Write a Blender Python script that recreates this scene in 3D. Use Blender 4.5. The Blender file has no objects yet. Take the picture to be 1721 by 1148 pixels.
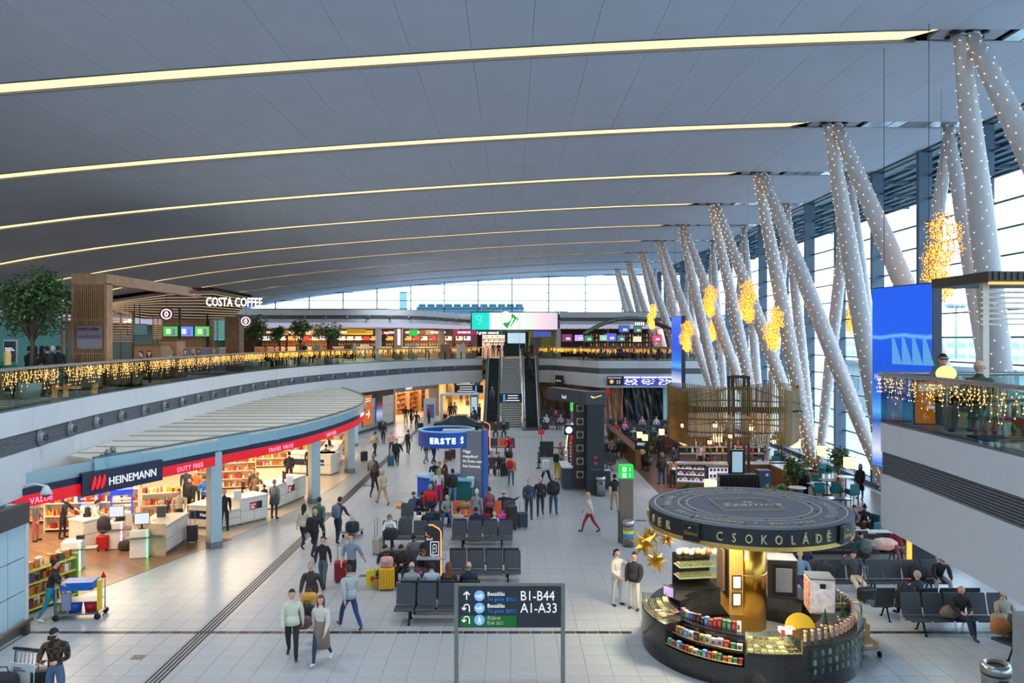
import bpy,bmesh,math,random
import numpy as np
from mathutils import Vector,Matrix
# ------------------------------------------------------------------ camera, sky, exposure
SC = bpy.context.scene
COL = SC.collection
H = 7.82            # eye height above the ground floor
F = 1300.0          # focal length in pixels of the 1721 px wide frame
CX,HY = 860.5,571.0
ZF = 5.92           # upper floor level
_cd = bpy.data.cameras.new('camera');CAM = bpy.data.objects.new('camera',_cd);COL.objects.link(CAM)
CAM.location = (0,0,H);CAM.rotation_euler = (math.radians(90),0,0)
_cd.sensor_width = 36.0;_cd.lens = 36.0*F / 1721.0
_cd.shift_x = 0.0;_cd.shift_y = (HY - 574.0) / 1721.0
_cd.clip_start = 0.05;_cd.clip_end = 3000
SC.camera = CAM
SC.view_settings.view_transform = 'Standard';SC.view_settings.look = 'None'
SC.view_settings.gamma = 1.0;SC.view_settings.use_curve_mapping = False
SC.view_settings.exposure = 0.0
W = bpy.data.worlds.new('overcast_sky');SC.world = W;W.use_nodes = True
_nt = W.node_tree;_nt.nodes.clear()
_o = _nt.nodes.new('ShaderNodeOutputWorld');_b = _nt.nodes.new('ShaderNodeBackground')
_tc = _nt.nodes.new('ShaderNodeTexCoord');_sx = _nt.nodes.new('ShaderNodeSeparateXYZ');_cr = _nt.nodes.new('ShaderNodeValToRGB')
_cr.color_ramp.elements[0].position = 0.0;_cr.color_ramp.elements[0].color = (.92,.95,1.0,1)
_cr.color_ramp.elements[1].position = .6;_cr.color_ramp.elements[1].color = (.84,.90,1.0,1)
_nt.links.new(_tc.outputs['Generated'],_sx.inputs[0]);_nt.links.new(_sx.outputs['Z'],_cr.inputs[0])
_nt.links.new(_cr.outputs[0],_b.inputs[0]);_b.inputs[1].default_value = 6.4
_nt.links.new(_b.outputs[0],_o.inputs[0])
_cy = SC.cycles
_cy.max_bounces = 7;_cy.diffuse_bounces = 4;_cy.glossy_bounces = 3;_cy.transmission_bounces = 3;_cy.transparent_max_bounces = 16
_cy.caustics_reflective = False;_cy.caustics_refractive = False;_cy.sample_clamp_indirect = 4.0
_cy.use_denoising = True
SUN = bpy.data.lights.new('soft_sun','SUN');SUN.energy = 1.2;SUN.angle = .6;SUN.color = (.9,.96,1)
_so = bpy.data.objects.new('soft_sun',SUN);COL.objects.link(_so);_so.rotation_euler = (math.radians(35),math.radians(50),0)

R = random.Random(7)
PI = math.pi
def rad(a): return math.radians(a)
# ------------------------------------------------------------------ materials
def lin(c):
    if max(c) > 1.001: c = [v / 255.0 for v in c]
    return tuple(((v+.055) / 1.055) ** 2.4 if v > .04045 else v / 12.92 for v in c)
_MC = {}
def M(col,rough=.6,metal=0.,emit=0.,noise=.035,nscale=9.,alpha=None,sample=True,spec=.5,coord='Object'):
    """principled material with a light procedural colour variation; col in sRGB 0..255"""
    key = (tuple(col),rough,metal,emit,noise,nscale,alpha,spec)
    if key in _MC: return _MC[key]
    m = bpy.data.materials.new('mat_%d' % len(_MC));m.use_nodes = True
    nt = m.node_tree;b = nt.nodes['Principled BSDF'];c = lin(col)
    b.inputs['Roughness'].default_value = rough;b.inputs['Metallic'].default_value = metal
    b.inputs['Specular IOR Level'].default_value = spec
    b.inputs['Base Color'].default_value = (*c,1)
    if emit:
        b.inputs['Emission Color'].default_value = (*c,1);b.inputs['Emission Strength'].default_value = emit
        b.inputs['Base Color'].default_value = (c[0]*.3,c[1]*.3,c[2]*.3,1)
        m.cycles.emission_sampling = 'AUTO' if sample else 'NONE'
    elif noise:
        tc = nt.nodes.new('ShaderNodeTexCoord');n = nt.nodes.new('ShaderNodeTexNoise');n.inputs['Scale'].default_value = nscale
        n.inputs['Detail'].default_value = 3
        r = nt.nodes.new('ShaderNodeValToRGB')
        r.color_ramp.elements[0].position = .3;r.color_ramp.elements[1].position = .7
        r.color_ramp.elements[0].color = (*[v*(1 - noise*2) for v in c],1)
        r.color_ramp.elements[1].color = (*[min(1,v*(1+noise*2)) for v in c],1)
        nt.links.new(tc.outputs[coord],n.inputs['Vector']);nt.links.new(n.outputs[0],r.inputs[0]);nt.links.new(r.outputs[0],b.inputs['Base Color'])
    _MC[key] = m
    return m
def glass_mat(name,tint,refl=.12,rough=.0,trans=1.0):
    m = bpy.data.materials.new(name);m.use_nodes = True;nt = m.node_tree;nt.nodes.clear()
    o = nt.nodes.new('ShaderNodeOutputMaterial');t = nt.nodes.new('ShaderNodeBsdfTransparent');g = nt.nodes.new('ShaderNodeBsdfGlossy')
    mx = nt.nodes.new('ShaderNodeMixShader');lw = nt.nodes.new('ShaderNodeLayerWeight');lw.inputs[0].default_value = .5
    pw = nt.nodes.new('ShaderNodeMath');pw.operation = 'POWER';pw.inputs[1].default_value = 5.0;nt.links.new(lw.outputs['Facing'],pw.inputs[0])
    mm = nt.nodes.new('ShaderNodeMath');mm.operation = 'MULTIPLY_ADD';mm.inputs[1].default_value = .6;mm.inputs[2].default_value = refl*.6
    mm.use_clamp = True
    t.inputs[0].default_value = (*[v*trans for v in lin(tint)],1);g.inputs[1].default_value = rough
    nt.links.new(pw.outputs[0],mm.inputs[0]);nt.links.new(mm.outputs[0],mx.inputs[0])
    nt.links.new(t.outputs[0],mx.inputs[1]);nt.links.new(g.outputs[0],mx.inputs[2]);nt.links.new(mx.outputs[0],o.inputs[0])
    return m
GLASS = glass_mat('clear_glass',(225,240,238),.06)
RAILG = glass_mat('railing_glass',(205,222,220),.07)
WINDOW = glass_mat('window_glass',(226,240,247),.05)
def ramp_mat(stops,coord='Object',axis='X',rough=.5,emit=0,scale=1.,off=0.,noise=0.,kind='grad'):
    """colours laid along one object axis (printed or shown picture)"""
    m = bpy.data.materials.new('print_%d' % len(bpy.data.materials));m.use_nodes = True
    nt = m.node_tree;b = nt.nodes['Principled BSDF'];b.inputs['Roughness'].default_value = rough
    tc = nt.nodes.new('ShaderNodeTexCoord');mp = nt.nodes.new('ShaderNodeMapping');s = nt.nodes.new('ShaderNodeSeparateXYZ')
    mp.inputs['Scale'].default_value = (scale,) *3
    nt.links.new(tc.outputs[coord],mp.inputs[0]);nt.links.new(mp.outputs[0],s.inputs[0])
    ad = nt.nodes.new('ShaderNodeMath');ad.operation = 'ADD';ad.inputs[1].default_value = off
    nt.links.new(s.outputs[axis],ad.inputs[0]);src = ad.outputs[0]
    if noise:
        n = nt.nodes.new('ShaderNodeTexNoise');n.inputs['Scale'].default_value = 3.0;n.inputs['Detail'].default_value = 4
        nt.links.new(mp.outputs[0],n.inputs['Vector'])
        a2 = nt.nodes.new('ShaderNodeMath');a2.operation = 'MULTIPLY_ADD';a2.inputs[1].default_value = noise;nt.links.new(n.outputs[0],a2.inputs[0])
        nt.links.new(src,a2.inputs[2]);src = a2.outputs[0]
    r = nt.nodes.new('ShaderNodeValToRGB');nt.links.new(src,r.inputs[0])
    el = r.color_ramp.elements
    for i,(p,c) in enumerate(stops):
        e = el[i] if i < 2 else el.new(p)
        e.position = p;e.color = (*lin(c),1)
    if emit:
        nt.links.new(r.outputs[0],b.inputs['Emission Color']);b.inputs['Emission Strength'].default_value = emit
        b.inputs['Base Color'].default_value = (.02,.02,.02,1)
    else: nt.links.new(r.outputs[0],b.inputs['Base Color'])
    return m
# ------------------------------------------------------------------ geometry collector
class MB:
    def __init__(s): s.v = [];s.f = [];s.m = [];s.sm = []
    def add(s,vs,fs,mi=0,smooth=False,T=None):
        o = len(s.v)
        if T is not None: vs = [tuple(T @ Vector(p)) for p in vs]
        s.v.extend([tuple(p) for p in vs]);s.f.extend([tuple(i+o for i in f) for f in fs])
        s.m.extend([mi] *len(fs));s.sm.extend([smooth] *len(fs));return s
    def box(s,c,d,mi=0,rz=0.,T=None,bev=0.):
        hx,hy,hz = d[0] / 2,d[1] / 2,d[2] / 2
        if bev:
            b = min(bev,hx*.9,hy*.9,hz*.9)
            vs = []; 
            for sx in (-1,1):
                for sy in (-1,1):
                    for sz in (-1,1):
                        vs += [(sx*hx,sy*(hy-b),sz*(hz-b)),(sx*(hx-b),sy*hy,sz*(hz-b)),(sx*(hx-b),sy*(hy-b),sz*hz)]
            idx = lambda sx,sy,sz,k: ((sx > 0) *4+(sy > 0) *2+(sz > 0)) *3+k
            fs = []
            for a in (-1,1):
                fs.append([idx(a,-1,-1,0),idx(a,1,-1,0),idx(a,1,1,0),idx(a,-1,1,0)][::a])
                fs.append([idx(-1,a,-1,1),idx(-1,a,1,1),idx(1,a,1,1),idx(1,a,-1,1)][::a])
                fs.append([idx(-1,-1,a,2),idx(1,-1,a,2),idx(1,1,a,2),idx(-1,1,a,2)][::a])
                for b2 in (-1,1):
                    q = a*b2
                    fs.append([idx(a,b2,-1,0),idx(a,b2,-1,1),idx(a,b2,1,1),idx(a,b2,1,0)][::q])
                    fs.append([idx(a,-1,b2,2),idx(a,-1,b2,0),idx(a,1,b2,0),idx(a,1,b2,2)][::-q])
                    fs.append([idx(-1,a,b2,1),idx(-1,a,b2,2),idx(1,a,b2,2),idx(1,a,b2,1)][::q])
            for sx in (-1,1):
                for sy in (-1,1):
                    for sz in (-1,1):
                        fs.append([idx(sx,sy,sz,0),idx(sx,sy,sz,1),idx(sx,sy,sz,2)][::sx*sy*sz])
        else:
            vs = [(x,y,z) for x in (-hx,hx) for y in (-hy,hy) for z in (-hz,hz)]
            fs = [(0,1,3,2),(4,6,7,5),(0,4,5,1),(2,3,7,6),(0,2,6,4),(1,5,7,3)]
        Q = Matrix.Translation(c) @ Matrix.Rotation(rz,4,'Z')
        if T is not None: Q = T @ Q
        return s.add(vs,fs,mi,False,Q)
    def bar(s,a,b,w,h=None,mi=0,up=(0,0,1)):
        """rectangular bar from a to b"""
        h = h or w;a = Vector(a);b = Vector(b);d = (b - a);L = d.length
        if L < 1e-6: return s
        d.normalize();u = Vector(up)
        if abs(d.dot(u)) > .98: u = Vector((0,1,0))
        x = d.cross(u).normalized();z = x.cross(d).normalized()
        T = Matrix((x,d,z)).transposed().to_4x4();T.translation = (a+b) / 2
        return s.box((0,0,0),(w,L,h),mi,0,T)
    def tube(s,pts,r,mi=0,n=8,smooth=True,cap=True):
        pts = [Vector(p) for p in pts];k = len(pts)
        rs = r if isinstance(r,(list,tuple)) else [r] *k
        vs = [];ref = Vector((0,0,1))
        for i,p in enumerate(pts):
            d = (pts[min(i+1,k - 1)] - pts[max(i - 1,0)]).normalized()
            u = ref if abs(d.dot(ref)) < .95 else Vector((0,1,0))
            x = d.cross(u).normalized();y = x.cross(d).normalized()
            for j in range(n):
                a = 2*PI*j / n;vs.append(p+(x*math.cos(a) +y*math.sin(a)) *rs[i])
        fs = [(i*n+j,(i+1)*n+j,(i+1)*n+(j+1) % n,i*n+(j+1) % n) for i in range(k - 1) for j in range(n)]
        if cap: fs += [tuple(range(n)),tuple(reversed(range((k - 1) *n,k*n)))]
        return s.add(vs,fs,mi,smooth)
    def lathe(s,prof,c=(0,0,0),mi=0,n=16,smooth=True,T=None,a0=0.,a1=2*PI,sy=1.):
        full = abs(a1 - a0 - 2*PI) < 1e-6;m = n if full else n+1
        vs = []
        for (r,z) in prof:
            for j in range(m):
                a = a0+(a1 - a0) *j / n
                vs.append((c[0] +r*math.cos(a),c[1] +sy*r*math.sin(a),c[2] +z))
        fs = []
        for i in range(len(prof) - 1):
            for j in range(n):
                j2 = (j+1) % m if full else j+1
                fs.append((i*m+j,i*m+j2,(i+1)*m+j2,(i+1)*m+j))
        if full and prof[0] != prof[-1]:
            if prof[0][0] > 1e-5: fs.append(tuple(reversed(range(m))))
            if prof[-1][0] > 1e-5: fs.append(tuple((len(prof)-1)*m+j for j in range(m)))
        return s.add(vs,fs,mi,smooth,T)
    def cyl(s,c,r,h,mi=0,n=16,r2=None,T=None):
        return s.lathe([(r,0),(r if r2 is None else r2,h)],c,mi,n,False,T)
    def ball(s,c,r,mi=0,n=10,m=6,sc=(1,1,1),smooth=True):
        T = Matrix.Translation(c) @ Matrix.Diagonal((*sc,1))
        return s.lathe([(r*math.sin(PI*i / m) +(1e-6 if i in (0,m) else 0),-r*math.cos(PI*i / m)) for i in range(m+1)],(0,0,0),mi,n,smooth,T)
    def octa(s,c,b,mi=0):
        x,y,z = c
        return s.add([(x-b,y,z),(x+b,y,z),(x,y-b,z),(x,y+b,z),(x,y,z-b),(x,y,z+b)],[(0,2,5),(2,1,5),(1,3,5),(3,0,5),(2,0,4),(1,2,4),(3,1,4),(0,3,4)],mi)
    def sell(s,c,d,e=.55,mi=0,n=16,m=10,lump=0.,seed=0):
        r = random.Random(seed);pw = lambda v: math.copysign(abs(v) ** e,v);vs = [];ph = [r.uniform(0,6) for _ in range(4)]
        for i in range(m+1):
            for j in range(n):
                p,a = PI*i / m,2*PI*j / n;x = pw(math.sin(p)) *pw(math.cos(a));y = pw(math.sin(p)) *pw(math.sin(a));z = -pw(math.cos(p))
                k = 1+lump*(math.sin(3*a+ph[0] +2*z) +.6*math.sin(5*p+ph[1] +2*a))
                vs.append((c[0] +x*k*d[0]/2,c[1] +y*k*d[1]/2,c[2] +z*k*d[2]/2))
        return s.add(vs,[(i*n+j,i*n+(j+1) % n,(i+1)*n+(j+1) % n,(i+1)*n+j) for i in range(m) for j in range(n)],mi,True)
    def prism(s,poly,z0,z1,mi=0,T=None):
        n = len(poly);ar = sum(poly[i][0]*poly[(i+1)%n][1] - poly[(i+1)%n][0]*poly[i][1] for i in range(n))
        if ar < 0: poly = poly[::-1]
        vs = [(x,y,z0) for x,y in poly] +[(x,y,z1) for x,y in poly]
        fs = [tuple(reversed(range(n))),tuple(range(n,2*n))] +[(i,(i+1) % n,n+(i+1) % n,n+i) for i in range(n)]
        return s.add(vs,fs,mi,False,T)
    def wall(s,path,z0,z1,t=.1,mi=0,closed=False):
        """thick vertical band along a 2-D path, offset to its right by t"""
        n = len(path);P = [Vector((p[0],p[1])) for p in path];off = []
        for i in range(n):
            a = P[(i - 1) % n] if (closed or i > 0) else P[i];b = P[(i+1) % n] if (closed or i < n - 1) else P[i]
            d = (b - a).normalized();off.append(P[i] +Vector((d.y,-d.x)) *t)
        z0s = z0 if isinstance(z0,(list,tuple)) else [z0] *n;z1s = z1 if isinstance(z1,(list,tuple)) else [z1] *n
        vs = []
        for i in range(n):
            vs += [(*P[i],z0s[i]),(*P[i],z1s[i]),(*off[i],z1s[i]),(*off[i],z0s[i])]
        fs = []
        for i in range(n if closed else n - 1):
            a = 4*i;b = 4*((i+1) % n)
            fs += [(a,a+1,b+1,b),(a+1,a+2,b+2,b+1),(a+2,a+3,b+3,b+2),(a+3,a,b,b+3)]
        if not closed: fs += [(3,2,1,0),(4*n-4,4*n-3,4*n-2,4*n-1)]
        return s.add(vs,fs,mi)
    def mesh(s,name='m'):
        me = bpy.data.meshes.new(name);me.from_pydata(s.v,[],s.f)
        me.polygons.foreach_set('material_index',s.m);me.polygons.foreach_set('use_smooth',s.sm);me.update()
        return me
    def build(s,name,mats,parent=None,loc=None,rz=0.):
        me = s.mesh(name)
        for m in (mats if isinstance(mats,(list,tuple)) else [mats]): me.materials.append(m)
        return link(name,me,parent,loc,rz)
def link(name,data,parent=None,loc=None,rz=0.):
    o = bpy.data.objects.new(name,data);COL.objects.link(o)
    if parent is not None: o.parent = parent
    if loc is not None: o.location = loc
    if rz: o.rotation_euler = (0,0,rz)
    return o
def tag(o,label=None,cat=None,group=None,kind=None):
    if label: o['label'] = label
    if cat: o['category'] = cat
    if group: o['group'] = group
    if kind: o['kind'] = kind
    return o
def thing(name,label,cat,loc=(0,0,0),rz=0.,group=None,kind=None):
    o = link(name,None,None,loc,rz);o.empty_display_size = .1
    return tag(o,label,cat,group,kind)
def struct(name,mb,mats,parent=None,label=None,loc=None,rz=0.):
    o = mb.build(name,mats,parent,loc,rz)
    if parent is None: o['kind'] = 'structure'
    if label: o['label'] = label
    return o
def dup(root,loc=None,rz=None,label=None,group=None,sc=None):
    r = root.copy();COL.objects.link(r)
    if loc is not None: r.location = loc
    if rz is not None: r.rotation_euler = (0,0,rz)
    if sc: r.scale = (sc,) *3
    if label: r['label'] = label
    if group: r['group'] = group
    for ch in root.children:
        c = ch.copy();COL.objects.link(c);c.parent = r
        for g in ch.children:
            d = g.copy();COL.objects.link(d);d.parent = c
    return r
_FONTS = {}
def text(s,size,mat,parent=None,loc=(0,0,0),rz=0.,ext=.004,align='LEFT',name='lettering',rot=None,sx=1.,shear=0.,spacing=1.,offset=0.):
    c = bpy.data.curves.new(name,'FONT');c.body = s;c.size = size;c.extrude = ext;c.align_x = align;c.resolution_u = 2
    c.shear = shear;c.space_character = spacing;c.offset = offset
    c.materials.append(mat);o = link(name,c,parent)
    o.location = loc;o.rotation_euler = rot if rot is not None else (rad(90),0,rz);o.scale = (sx,1,1)
    return o
def lines(par,x,y,z,ws,h,mat,gap=1.6,sh=None):
    m = MB()
    for i,w in enumerate(ws):
        k = 0.
        while k < w:
            q = min(w - k,h*(2.2+(i*7+int(k*40)) % 4));m.box((x+k+q / 2,y,z - i*h*gap),(q,.006,h));k += q+h*.6
    o = m.build('text_line',mat,par);o['kind'] = 'stuff';return o
X90 = Matrix.Rotation(rad(90),4,'X');MT = Matrix.Translation
def G(px,py,z=0.):
    """a point of the photograph taken as lying at height z"""
    d = F*(H - z) / (py - HY);return ((px - CX) *d / F,d,z)
def XD(px,d): return (px - CX) *d / F
def ZD(py,d): return H - (py - HY) *d / F
def area(name,loc,size,power,col=(1,.85,.65),rot=(0,0,0),sy=None,spread=None):
    l = bpy.data.lights.new(name,'AREA');l.energy = power;l.color = col;l.size = size
    if sy: l.shape = 'RECTANGLE';l.size_y = sy
    if spread: l.spread = spread
    o = link(name,l);o.location = loc;o.rotation_euler = rot;return o
def curve_pts(pts,n=8):
    """catmull-rom through 2-D points"""
    out = []
    P = [pts[0]] +list(pts) +[pts[-1]]
    for i in range(1,len(P) - 2):
        p0,p1,p2,p3 = [np.array(q,float) for q in P[i-1:i+3]]
        for k in range(n):
            t = k / n
            out.append(tuple(.5*((2*p1) +(-p0+p2)*t+(2*p0-5*p1+4*p2-p3)*t*t+(-p0+3*p1-3*p2+p3)*t**3)))
    out.append(tuple(pts[-1]));return out
def resample(path,step):
    P = [Vector(p) for p in path];out = [P[0].copy()];acc = 0.
    for a,b in zip(P,P[1:]):
        L = (b - a).length;t = step - acc
        while t <= L: out.append(a+(b - a) *(t / L));t += step
        acc = (acc+L) % step if L else acc
    return out
# ------------------------------------------------------------------ people
SKIN = [M((214,164,140),.55),M((196,146,120),.55),M((150,104,80),.55)]
def _dir(side,fwd,out):
    f,o = rad(fwd),rad(out);return Vector((side*math.sin(o),math.sin(f) *math.cos(o),-math.cos(f) *math.cos(o)))
_TMP = bpy.data.objects.new('tmp',bpy.data.meshes.new('tmp'));_TS = bpy.data.scenes.new('tmp_scene');_TS.collection.objects.link(_TMP)
def head_mesh():
    mb = MB();n,m = 22,16;vs = []
    g = lambda x,c,w: math.exp(-((x - c) / w) ** 2)
    for i in range(m+1):
        for j in range(n):
            ph = PI*i / m;az = 2*PI*j / n
            x = math.sin(ph) *math.cos(az);y = math.sin(ph) *math.sin(az);z = math.cos(ph)
            f = max(0,y);X = x*.078;Y = y*.098;Z = z*.118+.118
            if z < -.1: k = 1 - .34*min(1,(-z - .1)) *(1 if y > 0 else .6);X *= k;Y *= (k if y < 0 else 1 - .10*(-z))
            if y > 0:
                Y += .026*g(x,0,.16) *g(z,-.14,.17) +.010*g(x,0,.3) *g(z,-.75,.2)
                Y -= .010*(g(x,.36,.16) +g(x,-.36,.16)) *g(z,.04,.12)
                Y += .005*g(z,.22,.1) *g(x,0,.6) +.006*g(x,0,.25) *g(z,-.45,.09)
            vs.append((X,Y,Z))
    mb.add(vs,[(i*n+j,i*n+(j+1) % n,(i+1)*n+(j+1) % n,(i+1)*n+j)[::-1] for i in range(m) for j in range(n)],0,True)
    for s in (-1,1):
        mb.ball((s*.078,-.004,.115),.026,0,8,6,(.35,.7,1.1))
        mb.ball((s*.030,.080,.122),.011,4,8,5,(1.2,.5,.7))
        mb.bar((s*.014,.093,.142),(s*.048,.080,.143),.006,.006,4)
    mb.ball((0,.090,.060),.016,5,8,5,(1.3,.5,.42))
    return mb.mesh('head')
HEAD = [head_mesh()]
def body_mesh(*a,**k):
    for shr in (1.,.92,.84,.76,.68,.6,.5):
        r = _body(*a,shr=shr,**k)
        if r: return r
    return _body(*a,shr=1.,force=True,**k)
def _body(pose,build=1.,coat=0.,sleeves=1,shorts=0,fingers=True,seed=0,female=False,shr=1.,force=False):
    """one skinned surface; material slots 0 skin 1 top 2 trousers 3 shoes"""
    V = [];E = [];Rr = [];Mt = []
    def v(p,r,m,par=None):
        V.append(Vector(p));Rr.append(r);Mt.append(m)
        if par is not None: E.append((par,len(V) - 1))
        return len(V) - 1
    slim = female;lean = rad(pose.get('lean',0));pz = pose.get('pz',.95);turn = rad(pose.get('turn',0));nod = rad(pose.get('nod',0));side = rad(pose.get('side',0))
    RT = Matrix.Rotation(-lean,3,'X') @ Matrix.Rotation(side,3,'Y');P0 = Vector((0,0,pz))
    up = lambda x,y,z: P0+RT @ Vector((x,y,z - .95))
    b = build;c = coat
    sw = .92 if female else 1.
    pel = v(P0,(.128+c*.5) *b,2)
    hm_ = v(up(0,0,1.0),(.124+c*.8) *b,1,pel)
    sp = v(up(0,0,1.13),(.122+c) *b*(.9 if female else 1),1,hm_)
    ch = v(up(0,.0,1.28),(.13+c) *b*shr,1,sp)
    nb = v(up(0,.0,1.42),(.082+c*.6) *(b*.5+.5) *(.5+.5*shr),1,ch)
    nk = v(up(0,.008,1.50),.052,0,nb)
    HR = RT @ Matrix.Rotation(turn,3,'Z') @ Matrix.Rotation(-nod,3,'X');N0 = V[nk]
    hd = lambda x,y,z: N0+HR @ Vector((x,y,z))
    nk2 = v(hd(0,.012,.05),.050,0,nk)
    tips = {}
    for sd,k in ((-1,'L'),(1,'R')):
        sh = v(up(sd*.19*sw*(b*.4+.6),0,1.375),(.058+c*.6) *b*(.4+.6*shr),1,ch)
        uf,uo,ff,fo = pose.get('arm'+k,(2,5,12,2))
        ub = up(sd*.198*sw*(b*.4+.6),0,1.36)
        a0 = v(ub+(RT @ _dir(sd,uf,uo)) *.12,(.057+c*.6),1,sh)
        el = v(ub+(RT @ _dir(sd,uf,uo)) *.27,(.047+c*.5),1 if sleeves else 0,a0)
        fd = RT @ _dir(sd,ff,fo)
        w0 = v(V[el] +fd*.12,.043+c*.4,1 if sleeves > 0 and sleeves != .5 else 0,el)
        wr = v(V[el] +fd*.235,.027+c*.2,1 if sleeves == 1 else 0,w0)
        pa = v(V[wr] +fd*.055,.030,0,wr)
        tips[k] = V[pa] +fd*.03
        if fingers:
            perp = fd.cross(Vector((sd,0,0)) if abs(fd.x) < .8 else Vector((0,0,1))).normalized()
            nrm = fd.cross(perp).normalized()
            for i,(ln,off) in enumerate(((.062,-.027),(.074,-.009),(.070,.009),(.055,.026))):
                f1 = v(V[pa] +fd*.035+perp*off,.0095,0,pa)
                f2 = v(V[f1] +(fd*.8+nrm*.35).normalized() *ln*.55,.0085,0,f1)
                v(V[f2] +(fd*.5+nrm*.75).normalized() *ln*.5,.0075,0,f2)
            t1 = v(V[wr] +fd*.03+perp*-.04+nrm*.01,.011,0,wr)
            v(V[t1] +(fd - perp*.45+nrm*.3).normalized() *.05,.009,0,t1)
    for sd,k in ((-1,'L'),(1,'R')):
        tf,to,sf,so = pose.get('leg'+k,(0,3,0,1))
        hp = v(P0+Vector((sd*.09,0,-.05)),(.1+c*.3) *b,2,pel)
        td = _dir(sd,tf,to);sdv = _dir(sd,sf,so)
        t1 = v(V[hp] +td*.20,.087*b,2,hp)
        kn = v(V[hp] +td*.415,(.058 if shorts or slim else .068) *(b*.5+.5),0 if shorts else 2,t1)
        cf = v(V[kn] +sdv*.16,(.055 if shorts or slim else .063) *(b*.5+.5),0 if shorts else 2,kn)
        an = v(V[kn] +sdv*.375,.038 if shorts or slim else .05,3 if shorts == 0 and pose.get('boots') else (0 if shorts else 2),cf)
        fz = pose.get('foot'+k,0);fo = Vector((sd*.12,math.cos(rad(fz)),-math.sin(rad(fz)))).normalized()
        hl = v(V[an] +Vector((0,-.02,-.045)),.040,3,an)
        ft = v(V[hl] +fo*.11,.040,3,hl);v(V[ft] +fo*.075,.032,3,ft)
    me = bpy.data.meshes.new('body');me.from_pydata([tuple(p) for p in V],E,[])
    _TMP.data = me
    _TMP.modifiers.clear();sk = _TMP.modifiers.new('s','SKIN');sk.use_smooth_shade = True;sk.branch_smoothing = .4
    dat = me.skin_vertices[0].data
    for i,r in enumerate(Rr): dat[i].radius = (r,r);dat[i].use_root = (i == 0)
    sb = _TMP.modifiers.new('b','SUBSURF');sb.levels = 1;sb.render_levels = 1
    _TS.view_layers[0].update();dg = _TS.view_layers[0].depsgraph;ev = _TMP.evaluated_get(dg)
    out = bpy.data.meshes.new_from_object(ev,depsgraph=dg)
    if not force:
        ec = {}
        for p in out.polygons:
            for e in p.edge_keys: ec[e] = ec.get(e,0) +1
        if any(c != 2 for c in ec.values()): bpy.data.meshes.remove(out);return None
    n = len(out.polygons);cen = np.empty(n*3,np.float32);out.polygons.foreach_get('center',cen);cen = cen.reshape(n,3)
    A = np.array([V[a] for a,_ in E]);B = np.array([V[q] for _,q in E]);mt = np.array([Mt[q] for _,q in E])
    ma = np.array([Mt[a] for a,_ in E]);ra = np.array([Rr[a] for a,_ in E]);rb = np.array([Rr[q] for _,q in E])
    D = B - A;L2 = (D ** 2).sum(1)
    t = np.clip(((cen[:,None,:] - A[None]) *D[None]).sum(2) / L2,0,1)
    d = np.sqrt(((cen[:,None,:] - (A[None] +t[...,None] *D[None])) ** 2).sum(2)) - (ra*(1 - t) +rb*t)
    best = d.argmin(1);tb = t[np.arange(n),best]
    mi = np.where(tb > .5,mt[best],ma[best])
    out.polygons.foreach_set('material_index',mi.astype(np.int32))
    out.polygons.foreach_set('use_smooth',np.ones(n,bool));out.update()
    bm = bmesh.new();bm.from_mesh(out);_TMP.data = HEAD[0];bpy.data.meshes.remove(out)
    n0 = len(bm.verts);bm.from_mesh(HEAD[0]);bm.verts.ensure_lookup_table()
    T = Matrix.Translation(N0) @ HR.to_4x4()
    bmesh.ops.transform(bm,matrix=T,verts=bm.verts[n0:])
    out = bpy.data.meshes.new('body');bm.to_mesh(out);bm.free()
    for _ in range(6): out.materials.append(SKIN[0])
    info = dict(neck=N0.copy(),HR=HR.copy(),RT=RT.copy(),P0=P0.copy(),tips=tips,up=up,zmin=min(p.z for p in V) - .035,
                back=up(0,-.13 - c,1.22))
    return out,info
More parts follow.
